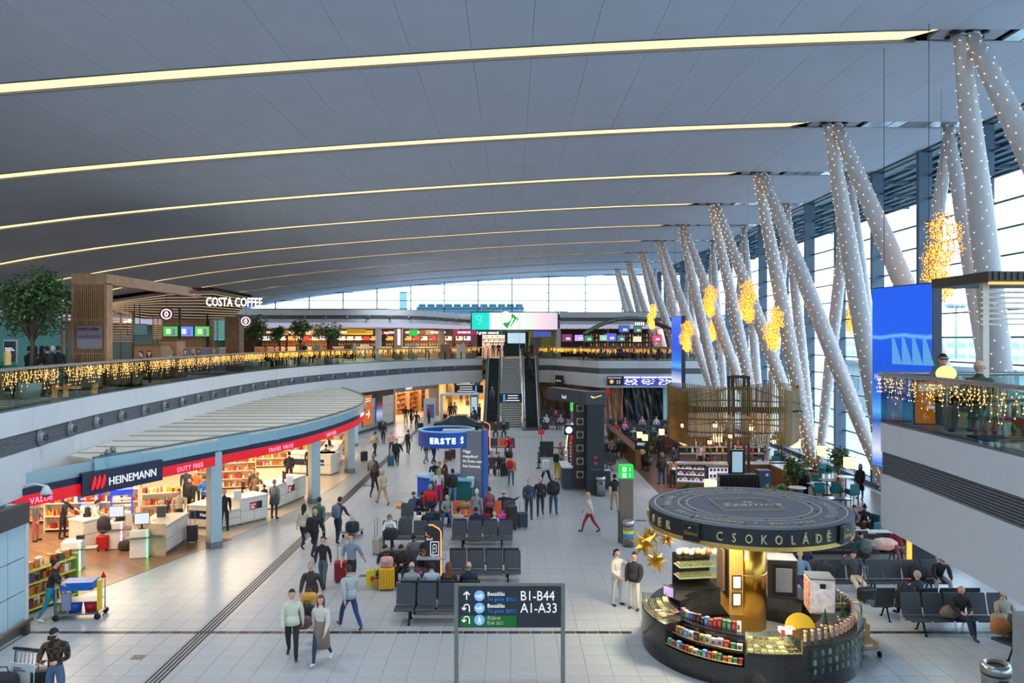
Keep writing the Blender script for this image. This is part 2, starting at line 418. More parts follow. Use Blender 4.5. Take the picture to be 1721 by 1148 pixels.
def hair_mesh(style):
    mb = MB()
    def shell(rx,ry,rz,cut,back=0.,y0=-.008,z0=.125,th=1.0):
        # cap of an ellipsoid; front hairline high, nape low
        n,m = 14,8;vs = []; 
        for i in range(m+1):
            for j in range(n):
                a = 2*PI*j / n;fr = math.sin(a)   # +1 front
                lo = (1.0 if fr > .3 else 2.15 if fr < -.2 else 1.55) +(.0 if cut == 0 else cut*(fr < .35))
                ph = lo*i / m
                x = rx*math.sin(ph) *math.cos(a);y = ry*math.sin(ph) *math.sin(a);z = rz*math.cos(ph)
                vs.append((x,y+y0,z+z0))
        fs = [(i*n+j,i*n+(j+1) % n,(i+1)*n+(j+1) % n,(i+1)*n+j) for i in range(m) for j in range(n)]
        mb.add(vs,[f[::-1] for f in fs],0,True)
    if style in ('short','bun','tail','curly'): shell(.087,.108,.122,0)
    if style == 'curly':
        r = random.Random(3)
        for _ in range(26):
            a = r.uniform(0,2*PI);p = r.uniform(0,1.3)
            mb.ball((.09*math.sin(p)*math.cos(a),.1*math.sin(p)*math.sin(a)-.015,.14+.1*math.cos(p)),.035,0,6,4)
    if style == 'bun': mb.ball((0,-.1,.2),.045,0,10,6)
    if style == 'tail': mb.tube([(0,-.095,.18),(0,-.15,.15),(0,-.16,.05),(0,-.15,-.05)],[.02,.03,.03,.008],0,8)
    if style in ('long','bob'):
        shell(.089,.110,.124,0)
        zb = -.19 if style == 'long' else .01
        n = 10;vs = []
        for i in range(6):
            z = .15+(zb - .15) *i / 5
            for j in range(n+1):
                a = PI*(.98+1.04*j / n) ;rr = 1+.10*math.sin(i*1.2) +(.12 if i > 3 else 0)
                vs.append((.094*rr*math.cos(a),.112*rr*math.sin(a) +.005,z))
            for j in range(n,-1,-1):
                a = PI*(.98+1.04*j / n)
                vs.append((.078*math.cos(a),.09*math.sin(a) +.005,z))
        w = 2*(n+1)
        fs = [(i*w+j,(i+1)*w+j,(i+1)*w+(j+1) % w,i*w+(j+1) % w) for i in range(5) for j in range(w)]
        fs.append(tuple(5*w+j for j in range(w)));mb.add(vs,fs,0,True)
    if style == 'cap':
        shell(.09,.108,.13,-.2)
        mb.lathe([(.1,0),(.1,.012)],(0,.06,.165),0,12,False,None,.25,PI - .25,1.35)
        mb.prism([(-.08,.08),(-.06,.17),(0,.19),(.06,.17),(.08,.08)],.155,.167)
    if style == 'beanie': shell(.092,.112,.142,0);mb.tube([(.1*math.cos(a),.112*math.sin(a)-.005,.13+.03*math.sin(a)) for a in [2*PI*k/14 for k in range(15)]],.018,0,6)
    if style == 'hood': mb.ball((0,-.015,.12),.135,0,12,8,(1,1.05,1.15)); 
    if style == 'bald': mb.lathe([(.088,-.03),(.093,0),(.088,.03)],(0,-.006,.10),0,14,True,None,PI*1.0,PI*2.0,1.13)
    return mb.mesh('hair_'+style)
_HM = {}
POSES = {
 'stand': dict(),
 'stand2': dict(armL=(10,6,40,-10),armR=(3,5,14,2),legL=(6,4,-2,2),legR=(-4,3,-4,2),turn=15),
 'walk': dict(pz=.93,lean=4,armL=(-22,5,0,4),armR=(20,5,36,-5),legL=(24,2,8,1),legR=(-14,2,-42,1),footR=35,footL=-8),
 'walk2': dict(pz=.93,lean=3,armR=(-20,5,0,4),armL=(18,5,34,-5),legR=(24,2,8,1),legL=(-14,2,-42,1),footL=35,footR=-8),
 'stride': dict(pz=.91,lean=6,armL=(-28,6,-8,4),armR=(26,6,46,-5),legL=(30,3,14,1),legR=(-20,3,-40,1),footR=30,footL=-12),
 'pull': dict(pz=.93,lean=5,armL=(-20,14,-26,12),armR=(12,8,30,0),legL=(20,2,6,1),legR=(-14,2,-38,1),footR=30),
 'push': dict(pz=.93,lean=12,armL=(42,8,66,-2),armR=(42,8,66,-2),legL=(18,2,0,1),legR=(-12,2,-30,1),footR=25),
 'phone': dict(nod=32,armL=(22,14,92,-30),armR=(22,14,92,-30),legL=(4,5,-2,3),legR=(-2,5,-3,3)),
 'phone1': dict(nod=28,armL=(14,12,100,-30),armR=(0,10,14,4),legL=(4,5,-2,3),legR=(-2,5,-3,3)),
 'chin': dict(nod=10,armL=(35,6,135,-28),armR=(20,12,80,-40),legL=(3,4,-2,2),legR=(-3,4,-3,2)),
 'reach': dict(lean=14,armL=(55,10,78,-4),armR=(35,12,70,-10),legL=(2,5,-2,3),legR=(-5,5,-6,3),nod=15),
 'lean': dict(lean=24,armL=(50,15,75,-20),armR=(50,15,75,-20),legL=(4,4,-2,2),legR=(-3,4,-4,2)),
 'handup': dict(armL=(50,25,150,-25),armR=(10,10,60,-20),legL=(3,4,-2,2),legR=(-3,4,-3,2)),
 'sit': dict(pz=.56,lean=-6,nod=12,armL=(18,8,62,-14),armR=(18,8,62,-14),legL=(86,8,4,2),legR=(86,8,8,2)),
 'sitphone': dict(pz=.56,lean=4,nod=38,armL=(28,8,98,-24),armR=(28,8,90,-24),legL=(86,9,8,2),legR=(84,9,-4,2)),
 'sitslump': dict(pz=.54,lean=-16,nod=35,armL=(14,12,58,-30),armR=(14,12,58,-30),legL=(80,5,42,0),legR=(80,5,36,0)),
 'sitfwd': dict(pz=.56,lean=28,nod=20,armL=(48,8,100,-10),armR=(48,8,96,-10),legL=(86,14,4,4),legR=(86,14,10,4)),
 'sitcross': dict(pz=.56,lean=2,nod=30,armL=(22,8,92,-24),armR=(22,8,84,-24),legL=(84,6,10,0),legR=(96,-14,40,6)),
 'sitrest': dict(pz=.54,lean=-14,nod=20,side=0,armL=(14,12,60,-28),armR=(20,70,160,60),legL=(80,5,48,0),legR=(80,5,44,0)),
}
BODIES = {}
N_P = [0]
def person(label,x,y,head=0.,pose='stand',h=1.73,top=(30,32,38),bot=(38,40,48),shoe=(35,33,33),hair='short',hcol=(48,36,28),
           skin=0,z=0.,build=1.,coat=0.,sleeves=1,shorts=0,female=False,group=None,skirt=None,topmat=None,extra=None,fingers=True,over=None):
    coat = max(coat,.018);skirt = skirt or ((.07,.012,top) if coat >= .02 and not pose.startswith('sit') else None)
    """head = heading in degrees, 0 faces away from the camera, 180 faces it"""
    pd = dict(POSES[pose]); 
    if over: pd.update(over)
    key = (pose,round(build,2),coat,sleeves,shorts,female,fingers,repr(over))
    if key not in BODIES: BODIES[key] = body_mesh(pd,build,coat,sleeves,shorts,fingers,0,female)
    me,info = BODIES[key]
    s = h / 1.73
    zb = z - info['zmin'] *s if not pose.startswith('sit') else z
    root = thing('person',label,'person',(x,y,zb),rad(head),group);root.scale = (s,s,s)
    b = link('body',me,root)
    mats = [SKIN[skin],topmat or M(top,.85,0,0,.035,22),M(bot,.85,0,0,.035,18),M(shoe,.6),M((40,30,26),.4),M((176,100,90),.5)]
    for i,m in enumerate(mats): b.material_slots[i].link = 'OBJECT';b.material_slots[i].material = m
    if hair:
        if hair not in _HM: _HM[hair] = hair_mesh(hair)
        hm = _HM[hair]
        if not hm.materials: hm.materials.append(M(hcol))
        nm = {'cap': 'cap','beanie': 'woolly_hat','hood': 'hood'}.get(hair,'hair')
        ho = link(nm,hm,root);ho.matrix_local = Matrix.Translation(info['neck']) @ info['HR'].to_4x4()
        ho.material_slots[0].link = 'OBJECT';ho.material_slots[0].material = M(hcol,.75,0,0,.12,30)
    if skirt:   # open coat tails or a skirt below the waist: (length, flare, colour)
        ln,fl,cc = skirt;mb = MB()
        mb.lathe([(.135*build+coat*.6,.16),(.165*build+coat*.5,.03),(.172*build+fl,-ln),(.16+fl,-ln),(.14,0)],tuple(info['P0']),0,18,True,None,0,2*PI,.85)
        mb.build('coat_tail' if ln > .3 else 'jacket_hem',topmat if topmat and ln < .1 else M(cc,.85,0,0,.035,22),root)
    root['_tipL'] = list(info['tips']['L'] *s);root['_tipR'] = list(info['tips']['R'] *s);root['_back'] = list(info['back'] *s)
    N_P[0] += 1
    return root,info
# ------------------------------------------------------------------ building shell
S = 9.4
HE = 22.65*.393                         # ceiling height above the eye at the strip ends
WHITE = M((205,208,212),.55,0,0,.015,3);GREYB = M((128,133,140),.5,.2,0,.02);DARK = M((24,26,30),.45,0,0,.05)
STEEL = M((150,154,158),.3,.9,0,.03);ALU = M((120,128,136),.4,.6,0,.03);BLACK = M((12,12,14),.4,0,0,0)
MULL = M((84,100,118),.5,.1,0,.03);GOLD = M((206,160,74),.28,1.,0,.05);WOOD = M((176,132,92),.5,0,0,.15,5)
BULB = M((255,178,72),.5,0,5.,0,9,None,False);BULBW = M((255,206,130),.5,0,7.,0,9,None,False)
CEILM = M((190,195,208),.7,0,0,.015,.6)
STRIPM = M((255,222,160),.5,0,1.7,0)
CEILK = [(-46,9.6),(-42,10.8),(-38,11.8),(-33.7,12.95),(-27.5,13.7),(-21.2,14.65),(-18.5,14.75),(-15,15.15),(-9.4,15.6),(-8,15.75),(-1,16.15),(5.7,16.5),(12.03,16.72),(19.6,16.74)]
_kx = np.array([k[0] for k in CEILK]);_kz = np.array([k[1] for k in CEILK])
_pf = np.polyfit(_kx,_kz,5)
def zc(x): return float(np.polyval(_pf,x)) if x < 12 else 16.72
D = lambda n: S*(n+1.41)
# floor
def tile_floor_mat():
    m = bpy.data.materials.new('stone_tile_floor');m.use_nodes = True;nt = m.node_tree;b = nt.nodes['Principled BSDF']
    tc = nt.nodes.new('ShaderNodeTexCoord');s = nt.nodes.new('ShaderNodeSeparateXYZ');nt.links.new(tc.outputs['Object'],s.inputs[0])
    fr = []
    for ax,off in (('X',.035),('Y',-.27)):
        a = nt.nodes.new('ShaderNodeMath');a.operation = 'ADD';a.inputs[1].default_value = off+60.3;nt.links.new(s.outputs[ax],a.inputs[0])
        w = nt.nodes.new('ShaderNodeMath');w.operation = 'PINGPONG';w.inputs[1].default_value = .3;nt.links.new(a.outputs[0],w.inputs[0])
        g = nt.nodes.new('ShaderNodeMath');g.operation = 'GREATER_THAN';g.inputs[1].default_value = .2935;nt.links.new(w.outputs[0],g.inputs[0]);fr.append(g)
    mx = nt.nodes.new('ShaderNodeMath');mx.operation = 'MAXIMUM';nt.links.new(fr[0].outputs[0],mx.inputs[0]);nt.links.new(fr[1].outputs[0],mx.inputs[1])
    n = nt.nodes.new('ShaderNodeTexNoise');n.inputs['Scale'].default_value = 1.2;nt.links.new(tc.outputs['Object'],n.inputs['Vector'])
    r = nt.nodes.new('ShaderNodeValToRGB');r.color_ramp.elements[0].color = (*lin((158,166,174)),1);r.color_ramp.elements[1].color = (*lin((170,178,184)),1)
    nt.links.new(n.outputs[0],r.inputs[0])
    mc = nt.nodes.new('ShaderNodeMixRGB');mc.inputs[2].default_value = (*lin((112,116,120)),1);nt.links.new(r.outputs[0],mc.inputs[1]);nt.links.new(mx.outputs[0],mc.inputs[0])
    nt.links.new(mc.outputs[0],b.inputs['Base Color']);b.inputs['Roughness'].default_value = .3;b.inputs['Specular IOR Level'].default_value = .5
    return m
TILEF = tile_floor_mat()
mb = MB();mb.box((-4,45,-.13),(64,122,.25));FLOOR = struct('floor',mb,TILEF,None,'pale stone tile floor of the hall')
TILE = M((166,173,180),.28,0,0,.02,1.5)
tm = MB();tm.box((0,0,0),(.592,.592,.012),0,0,None,.003);tme = tm.mesh('tile');tme.materials.append(TILE)
cnt = 0;rest = MB()
for j in range(0,46):
    y = 17.37+.6*j+.3
    xr = y*861 / F+.5
    xs = [-.035+.6*k+.3 for k in range(-40,41)]
    for x in xs:
        if x < -13.3 or x > min(xr,13.5) or x < -xr: continue
        if abs(y - 20.65) < .34 and True: pass
        if cnt < 290 and j < 8:
            o = link('tile',tme,FLOOR,(x,y,-.003));cnt += 1
        elif y < 34 and not (x < -9 and y > 24) and not (x > 5.5 and y > 28):
            rest.box((x,y,-.003),(.592,.592,.012))
tag(rest.build('tile_field',TILE,FLOOR),kind='stuff')
mb = MB()
for dd,a,b2 in ((20.65,-13,3.3),(20.65,8.7,14),(62,-12.5,9)):
    n = int((b2 - a) / .3)
    for i in range(n): mb.box((a+.3*i+.15,dd,.006),(.28,.15 if dd < 30 else .1,.008),0 if (i % 2 == 0) else 1)
struct('trim_1',mb,[M((92,84,78),.4,.6),M((58,58,62),.4,.6)],None,'dark metal expansion joint cover across the tiled floor')
mb = MB()
for k in range(4):
    x = -8.345+.098*k
    for i in range(84):
        if 30 <= i <= 31: continue
        mb.box((x,17.0+.6*i+.3,.008),(.045,.57,.01))
struct('trim_2',mb,M((28,28,32),.5),None,'four parallel black tactile guide lines running down the floor')
for px,py,w in ((232,1105,.3),(605,815.5,.5),(620,816,.5),(1077,875,.45),(614,968,.4),(945,750,.6)):
    x,y,_ = G(px,py);m2 = MB();m2.box((x,y,.004),(w,w*.9 if py > 1000 else .25,.006));m2.box((x,y,.009),(w*.3,.05,.004),1)
    struct('trim_3',m2,[M((120,112,108),.4,.6),STEEL],None,'small metal floor hatch')
# ceiling
mb = MB();xs = [-46+1.725*i for i in range(39)]
prof = [(x,zc(x) +.3) for x in xs]
vs = [];fs = []
for y in (-16,106.2):
    vs += [(x,y,z) for x,z in prof] +[(x,y,z+.4) for x,z in prof]
n = len(prof)
for i in range(n - 1): fs += [(i,i+1,2*n+i+1,2*n+i),(n+i,3*n+i,3*n+i+1,n+i+1)]
mb.add(vs,fs);CEIL = struct('ceiling',mb,M((90,96,104),.8),None,'curved grey metal panel ceiling')
cnt = 0;far = MB()
def panel(x0,x1,y0,y1,tgt):
    sag = .05
    z0,z1 = zc(x0),zc(x1);g = .005
    vs = [(x0+g,y0,z0),(x1-g,y0,z1),(x1-g,y1,z1),(x0+g,y1,z0),(x0+g,y0,z0+.05),(x1-g,y0,z1+.05),(x1-g,y1,z1+.05),(x0+g,y1,z0+.05)]
    tgt.add(vs,[(3,2,1,0),(0,1,5,4),(1,2,6,5),(2,3,7,6),(3,0,4,7)])
for bay in range(-2,11):
    y0 = D(bay) +.48;y1 = D(bay+1) - .48
    if bay == 10: y1 = 105.5
    for i in range(len(xs) - 1):
        x1 = min(xs[i+1],19.6)
        vis = bay >= 0 and cnt < 290 and (xs[i+1] > -861 / F*y1 - 1) and xs[i] < 861 / F*y1
        if vis:
            m2 = MB();panel(xs[i],x1,y0,y1,m2);m2.build('ceiling_panel',CEILM,CEIL);cnt += 1
        else: panel(xs[i],x1,y0,y1,far)
tag(far.build('far_ceiling_panels',CEILM,CEIL),kind='stuff')
ORD = ['first','second','third','fourth','fifth','sixth','seventh','eighth','ninth','tenth','eleventh','twelfth']
DLM = M((30,32,36),.4,.5);REFL = M((206,212,220),.22,.5,0,.05,3)
for n in range(-1,11):
    d = D(n);L = 'nearest' if n == 1 else ORD[n - 1] if n > 1 else 'unseen'
    mb = MB();X = [-44+1.4*i for i in range(41)];X = [x for x in X if x < 12.0] +[12.03]
    vs = [];fs = []
    for x in X:
        e = .4 if x > 12 else 0
        vs += [(x+e,d - .42,zc(x) +.06),(x - e,d+.42,zc(x) +.06)]
    for i in range(len(X) - 1): fs.append((2*i+1,2*i+3,2*i+2,2*i))
    t = thing('light_strip',f'long glowing cream light strip in the ceiling, {L} counted from the camera' if n > 0 else f'long cream light strip in the ceiling {"above" if n else "behind"} the camera','ceiling light',(0,0,0),0,'light strips across the ceiling')
    mb.add(vs,fs);mb.build('diffuser',STRIPM,t)
    mb = MB()
    for sy in (-1,1):
        for a,b in zip(X[::3],X[3::3] +[X[-1]]):
            if b > a: mb.bar((a,d+sy*.45,zc(a) +.03),(b,d+sy*.45,zc(b) +.03),.06,.10)
    mb.build('edge_trim',M((96,104,114),.5),t)
    mb = MB()
    for i in range(6):
        x = 12.95+(i // 2) *.42;y = d+(-.2 if i % 2 else .2) ; 
        mb.lathe([(.15,-.02),(.15,.04),(.1,.06)],(x - (.1 if i % 2 else 0),y,16.72),0,12)
    mb.box((13.4,d,16.83),(2.,.9,.1),1)
    mb.build('downlights',[DLM,M((160,166,174),.5)],t)
    mb = MB();x = 14.6
    r_ = random.Random(n)
    while x < 19.3:
        w = r_.uniform(.5,1.1);mb.box((min(x+w/2,19.2),d,16.78),(w - .06,.9,.08),r_.choice([0,0,1]));x += w
    struct('trim_4',mb,[REFL,M((120,126,136),.5)],None,'pale panels between column heads in the ceiling')
# curtain wall on the right
XW = 19.6;PZ = [.29+1.09*k for k in range(16)]
WR = link('wall_right',None);WR['kind'] = 'structure'
PY = [36.5+4.7*k for k in range(-11,15)]
pm = MB();pm.box((0,0,8.35),(.62,.26,16.7));pme = pm.mesh('mullion');pme.materials.append(MULL)
for y in PY: link('mullion',pme,WR,(XW - .15,y,0))
mb = MB();mb.box((XW+.1,45,17.0),(.9,122,.7),0);mb.box((XW - .2,45,.12),(.5,122,.24),1)
mb.build('head_beam',[M((60,68,78),.5),MULL],WR)
gm = MB();gm.box((0,0,0),(.02,4.42,1.03));gme = gm.mesh('pane');gme.materials.append(WINDOW)
rm = MB();rm.box((0,0,0),(.16,4.46,.06));rm.box((-.12,-2.1,0),(.2,.1,.05));rm.box((-.12,2.1,0),(.2,.1,.05))
rme = rm.mesh('transom');rme.materials.append(M((40,52,64),.5))
cnt = 0
for i,(a,b) in enumerate(zip(PY[1:],PY[2:])):
    w = link('window_%d' % (i+1),None,None,(XW+.12,(a+b) / 2,0));w['kind'] = 'structure'
    for k,z in enumerate(PZ):
        if a < 15 and k % 2: continue
        link('transom',rme,w,(0,0,z))
    if a > 15 and cnt < 285:
        for z in PZ[:-1]: link('pane',gme,w,(0,0,z+.545));cnt += 1
    else:
        m2 = MB();m2.box((0,0,8.4),(.02,4.42,16.6));m2.build('pane',WINDOW,w)
# back wall
YB = 105.3;BX = [-4.6*k for k in range(9,0,-1)] +[0,5,10,15,19.5]
mb = MB();mb.box((-12,YB+.2,5.3),(66,.3,10.9));WB = struct('wall_back',mb,M((196,202,206),.6),None,'far end wall')
BM = M((58,84,100),.5)
for i,(a,b) in enumerate(zip(BX,BX[1:])):
    w = link('window_%d' % (40+i),None,None,(0,YB,0));w['kind'] = 'structure'
    for k in range(6):
        z = 10.95+1.09*k
        if z > zc((a+b) / 2) +.8: break
        m2 = MB();m2.box(((a+b)/2,.1,z+.545),(b - a - .1,.02,1.03));m2.build('pane',WINDOW,w)
        m2 = MB();m2.box(((a+b)/2,0,z),(b - a,.12,.09));m2.build('transom',BM,w)
    m2 = MB();m2.box((a,0,13.6),(.13,.2,5.6));m2.build('mullion',BM,w)
mb = MB(); 
for x0 in xs[:-1]:
    x1 = min(x0+1.725,19.6)
    mb.bar((x0,YB - .1,zc(x0) +.08),(x1,YB - .1,zc(x1) +.08),.5,.22)
struct('trim_5',mb,M((70,84,98),.5),None,'dark edge where the far window meets the ceiling')
mb = MB();mb.box((-45.5,45,6),(.4,122,12.4));struct('wall_left',mb,M((150,158,165),.7))
mb = MB();mb.box((-13,-15.8,3.3),(66,.4,6.6));struct('wall_front',mb,M((190,196,200),.7))
w = link('window_60',None,None,(0,-15.8,0));w['kind'] = 'structure';m2 = MB();m2.box((-13,0,11.9),(66,.02,10.6));m2.build('pane',WINDOW,w);m2 = MB();[m2.box((-46+5.5*k,0,11.9),(.15,.3,10.6)) for k in range(13)];[m2.box((-13,0,6.6+1.5*k),(66,.2,.08)) for k in range(7)];m2.build('mullion',MULL,w)  # unseen glazing behind the camera, added to bring daylight into the near hall
# outside
mb = MB();mb.box((400,200,-.6),(1600,1600,.5));struct('exterior_ground',mb,M((176,190,196),.6,0,0,.05,.02),None,'pale wet apron outside the windows')
mb = MB();mb.box((23.8,45,17.15),(7.2,124,.25),0)
for i in range(30): mb.box((23.8,-14+4.2*i,16.92),(7.0,.12,.25),1)
for k in range(9): mb.box((20.6+.8*k,45,16.95),(.08,124,.14),1)
struct('roof_overhang',mb,[M((96,116,126),.6),M((60,84,96),.6)],None,'louvred roof overhang outside the glass wall')
def far_block(name,label,c,d,col,wcol=(120,150,165),wz=None):
    t = thing(name,label,'building',(c[0],c[1],-.35));m2 = MB();m2.box((0,0,d[2] / 2),d);m2.build('wall',M(col,.7,0,0,.03,.2),t)
    m2 = MB();m2.box((0,0,d[2] +.15),(d[0] +1,d[1] +1,.3));m2.build('roof',M([v*.8 for v in col],.7),t)
    for z in (wz or [d[2] *.55]):
        m2 = MB();n = max(3,int(d[1] / 6))
        for k in range(n): m2.box((-d[0] / 2 - .05,-d[1] / 2+d[1] *(k+.5) / n,z),(.1,d[1] / n*.7,1.4))
        m2.build('window_band',M(wcol,.3),t)
far_block('terminal_pier','long low pale terminal pier across the apron',(150,190,0),(30,260,9),(178,192,200),wz=[3,6.5])
far_block('hangar','pale low service building close outside the glass wall',(48,78,0),(16,34,5.5),(190,198,200))
far_block('service_block','small white block outside behind the slanted columns',(34,112,0),(10,12,6),(205,210,212))
for i,(x,y,h) in enumerate(((62,108,13),(120,130,17),(42,60,9))):
    t = thing('light_mast',['tall apron light mast beyond the glass beside the snowflake','distant thin apron light mast on the skyline','low apron light mast near the service building'][i],'light mast',(x,y,-.35))
    m2 = MB();m2.tube([(0,0,0),(0,0,h)],[.22,.12]);m2.build('pole',M((120,140,150),.5),t)
    m2 = MB();m2.box((0,0,h),(2.6,1.2,.3));[m2.box((dx,0,h - .3),(.5,.6,.3)) for dx in (-1,-.35,.35,1)];m2.build('lamp_head',M((110,130,140),.5),t)
# machines on the roof beyond the far window
for i,(px0,px1,zz,hh,col) in enumerate(((702,880,11.4,1.6,(44,78,92)),(487,513,11.4,.75,(84,118,130)),(522,548,11.4,.75,(84,118,130)),(927,960,11.2,.9,(90,128,144)))):
    y = 122.;x0 = XD(px0,y);x1 = XD(px1,y)
    t = thing('rooftop_chiller',['long bank of rooftop chillers seen through the far window','left of the two small rooftop units through the far window','right of the two small rooftop units through the far window','small pale rooftop box through the far window beside the pub'][i],'rooftop unit',((x0+x1) / 2,y,zz))
    m2 = MB();m2.box((0,0,hh / 2),(x1 - x0,3,hh));m2.build('casing',M(col,.6),t)
    if i == 0:
        n = 12
        for k in range(n):
            m3 = MB();m3.lathe([(.55,0),(.62,.35),(.5,.5),(.3,.5)],(x0 - (x0+x1)/2+(x1 - x0) *(k+.5) / n,0,hh),0,12);m3.build('fan_cowl',M((58,92,106),.6),t)
    else:
        m3 = MB();m3.lathe([((x1-x0)*.3,0),((x1-x0)*.33,.2)],(0,0,hh),0,12);m3.build('fan_cowl',M((76,110,124),.6),t)
    m4 = MB();m4.box((0,0,-.15),(x1 - x0+.6,3.4,.3));m4.build('base',M((120,150,160),.6),t)
t = thing('roof_flue','pale vertical flue rising beyond the far window','flue',(XD(678,124),124,11));m2 = MB();m2.box((0,0,2.),(1.1,1,5.));m2.build('shaft',M((108,140,152),.6),t)
mb = MB();mb.box((-12,130,10.95),(90,48,.5));struct('roof',mb,M((150,176,186),.8),None,'flat roof beyond the far window')
mb = MB();mb.wall([(-46,106),(19.6,106)],-.3,10.9,-.4);struct('wall_back_outer',mb,M((150,160,170),.8))
# ------------------------------------------------------------------ mezzanines
ZL = 5.87;ZT = 7.02;ZB = 3.42
LP = curve_pts([(-12.0,8),(-12.7,14),(-13.5,20.4),(-14.55,27),(-15.05,32.5),(-15.6,41),(-15.6,49.7),(-14.6,57),(-12.7,63.4),(-9.6,71.5),(-6.2,77.2),(-3.05,80.0)],8)
RPB = [(2.75,80.0),(4.1,79.6),(8.0,71.0),(9.5,70.9),(19.3,70.9)]          # far right edge
RP = curve_pts([(8.68,18.2),(8.62,16),(8.45,12.7),(8.3,8),(8.3,3)],5)
FASC = M((206,209,214),.6,0,0,.012,2)
def fascia(path,tname,label,flip=1,step=3.8,noz=None,z0=ZB,z1=ZL,zb=(4.68,5.2)):
    """path runs so that the hall lies on its right-hand side when flip = 1"""
    root = link(tname,None);root['kind'] = 'structure';root['label'] = label
    rs = resample(path,.6)
    if (Vector(path[-1]) - rs[-1]).length > .05: rs.append(Vector(path[-1]))
    k = max(2,int(step / .6))
    th = -.14*flip
    for i in range(0,len(rs) - 1,k):
        seg = rs[i:i+k+1]
        if len(seg) < 2: continue
        if len(seg) > 1: 
            e = (seg[-1] - seg[-2]);seg = seg[:-1] +[seg[-1] - e*.02]
        m2 = MB();m2.wall(seg,zb[1],z1,th);m2.build('fascia_panel',FASC,root)
        m2 = MB();m2.wall(seg,z0,zb[0],th);m2.build('fascia_panel',FASC,root)
    m2 = MB();back = [p+Vector(((rs[min(i+1,len(rs)-1)] - rs[max(i-1,0)]).normalized().y,-(rs[min(i+1,len(rs)-1)] - rs[max(i-1,0)]).normalized().x)) *th*.55 for i,p in enumerate(rs)]
    m2.wall(back,zb[0] - .05,zb[1] +.05,th*.4,0)
    nb = 9
    for q in range(nb): m2.wall(back,zb[0] +(zb[1] - zb[0]) *(q+.3) / nb,zb[0] +(zb[1] - zb[0]) *(q+.62) / nb,-th*.35,1)
    tag(m2.build('louvre_band',[M((96,100,106),.6),GREYB],root),kind='stuff')
    m2 = MB();m2.wall(rs,z1,z1+.06,th,0);m2.build('rail_shoe',M((110,114,120),.4,.5),root)
    if noz:
        s0,s1,st = noz;pts = resample(path,.1);sp = int(st / .1)
        nz = MB();nz.lathe([(.21,0),(.23,.03),(.21,.05),(.17,.055),(.17,.02)],(0,0,0),0,18);nz.ball((0,0,.04),.17,0,12,8,(1,1,.8))
        nz.lathe([(.10,.12),(.12,.2),(.09,.2),(.08,.13)],(0,0,0),1,12)
        nme = nz.mesh('air_nozzle');nme.materials.append(M((130,135,142),.45,.3));nme.materials.append(M((52,56,62),.5))
        for i in range(int(s0 / .1),min(int(s1 / .1),len(pts) - 2),sp):
            p = pts[i];d_ = (pts[i+1] - p).normalized();nrm = Vector((d_.y,-d_.x)) *flip
            o = link('air_nozzle',nme,root,(p.x+nrm.x*-.03,p.y+nrm.y*-.03,(zb[0] +zb[1]) / 2));o.rotation_euler = (rad(90),0,math.atan2(nrm.y,nrm.x) +rad(90))
    return root
fascia(LP,'trim_6','white curved edge of the left gallery with grey louvre band and air nozzles',1,3.8,(14.9,73,2.3))
fascia(RPB,'trim_7','pale angled edge of the far right gallery',1,5)
fascia(RP[::-1],'trim_8','white curved edge of the near right gallery',-1,50)
fascia([(8.68,18.2),(19.4,18.2)],'trim_9','far edge of the near right gallery',-1,50)
# slabs
UF = M((178,164,148),.35,0,0,.06,.8)
mb = MB();mb.prism([(p[0] - .13,p[1]) for p in LP] +[(-3.05,104),(-45.3,104),(-45.3,8)],ZL - .15,ZF - .02)
mb.prism([(-3.05,81.5),(-3.05,104),(2.8,104),(2.8,81.5)],ZL - .15,ZF - .02)
mb.prism([(2.9,80.2),(4.1,79.8),(8.05,71.2),(19.2,71.1),(19.2,104),(2.8,104)],ZL - .15,ZF - .02)
mb.prism([(8.8,3),(8.8,18),(19.2,18.0),(19.2,3)],ZL - .15,ZF - .02)
struct('floor_upper',mb,UF,None,'upper gallery floor')
mb = MB();CW = M((214,208,196),.7)
mb.prism([(p[0] - .3,p[1]) for p in LP] +[(-3.2,104),(-45.3,104),(-45.3,8)],ZB+.1,ZB+.3)
mb.prism([(2.9,80.4),(4.1,79.8),(8.05,71.2),(19.2,71.1),(19.2,104),(2.8,104)],ZB+.1,ZB+.3)
mb.prism([(-3.2,82),(-3.2,104),(2.9,104),(2.9,82)],ZB+.1,ZB+.3)
mb.prism([(8.8,3),(8.8,18),(19.2,18.0),(19.2,3)],ZB,ZB+.1)
struct('ceiling_lower',mb,CW,None,'soffit under the galleries')
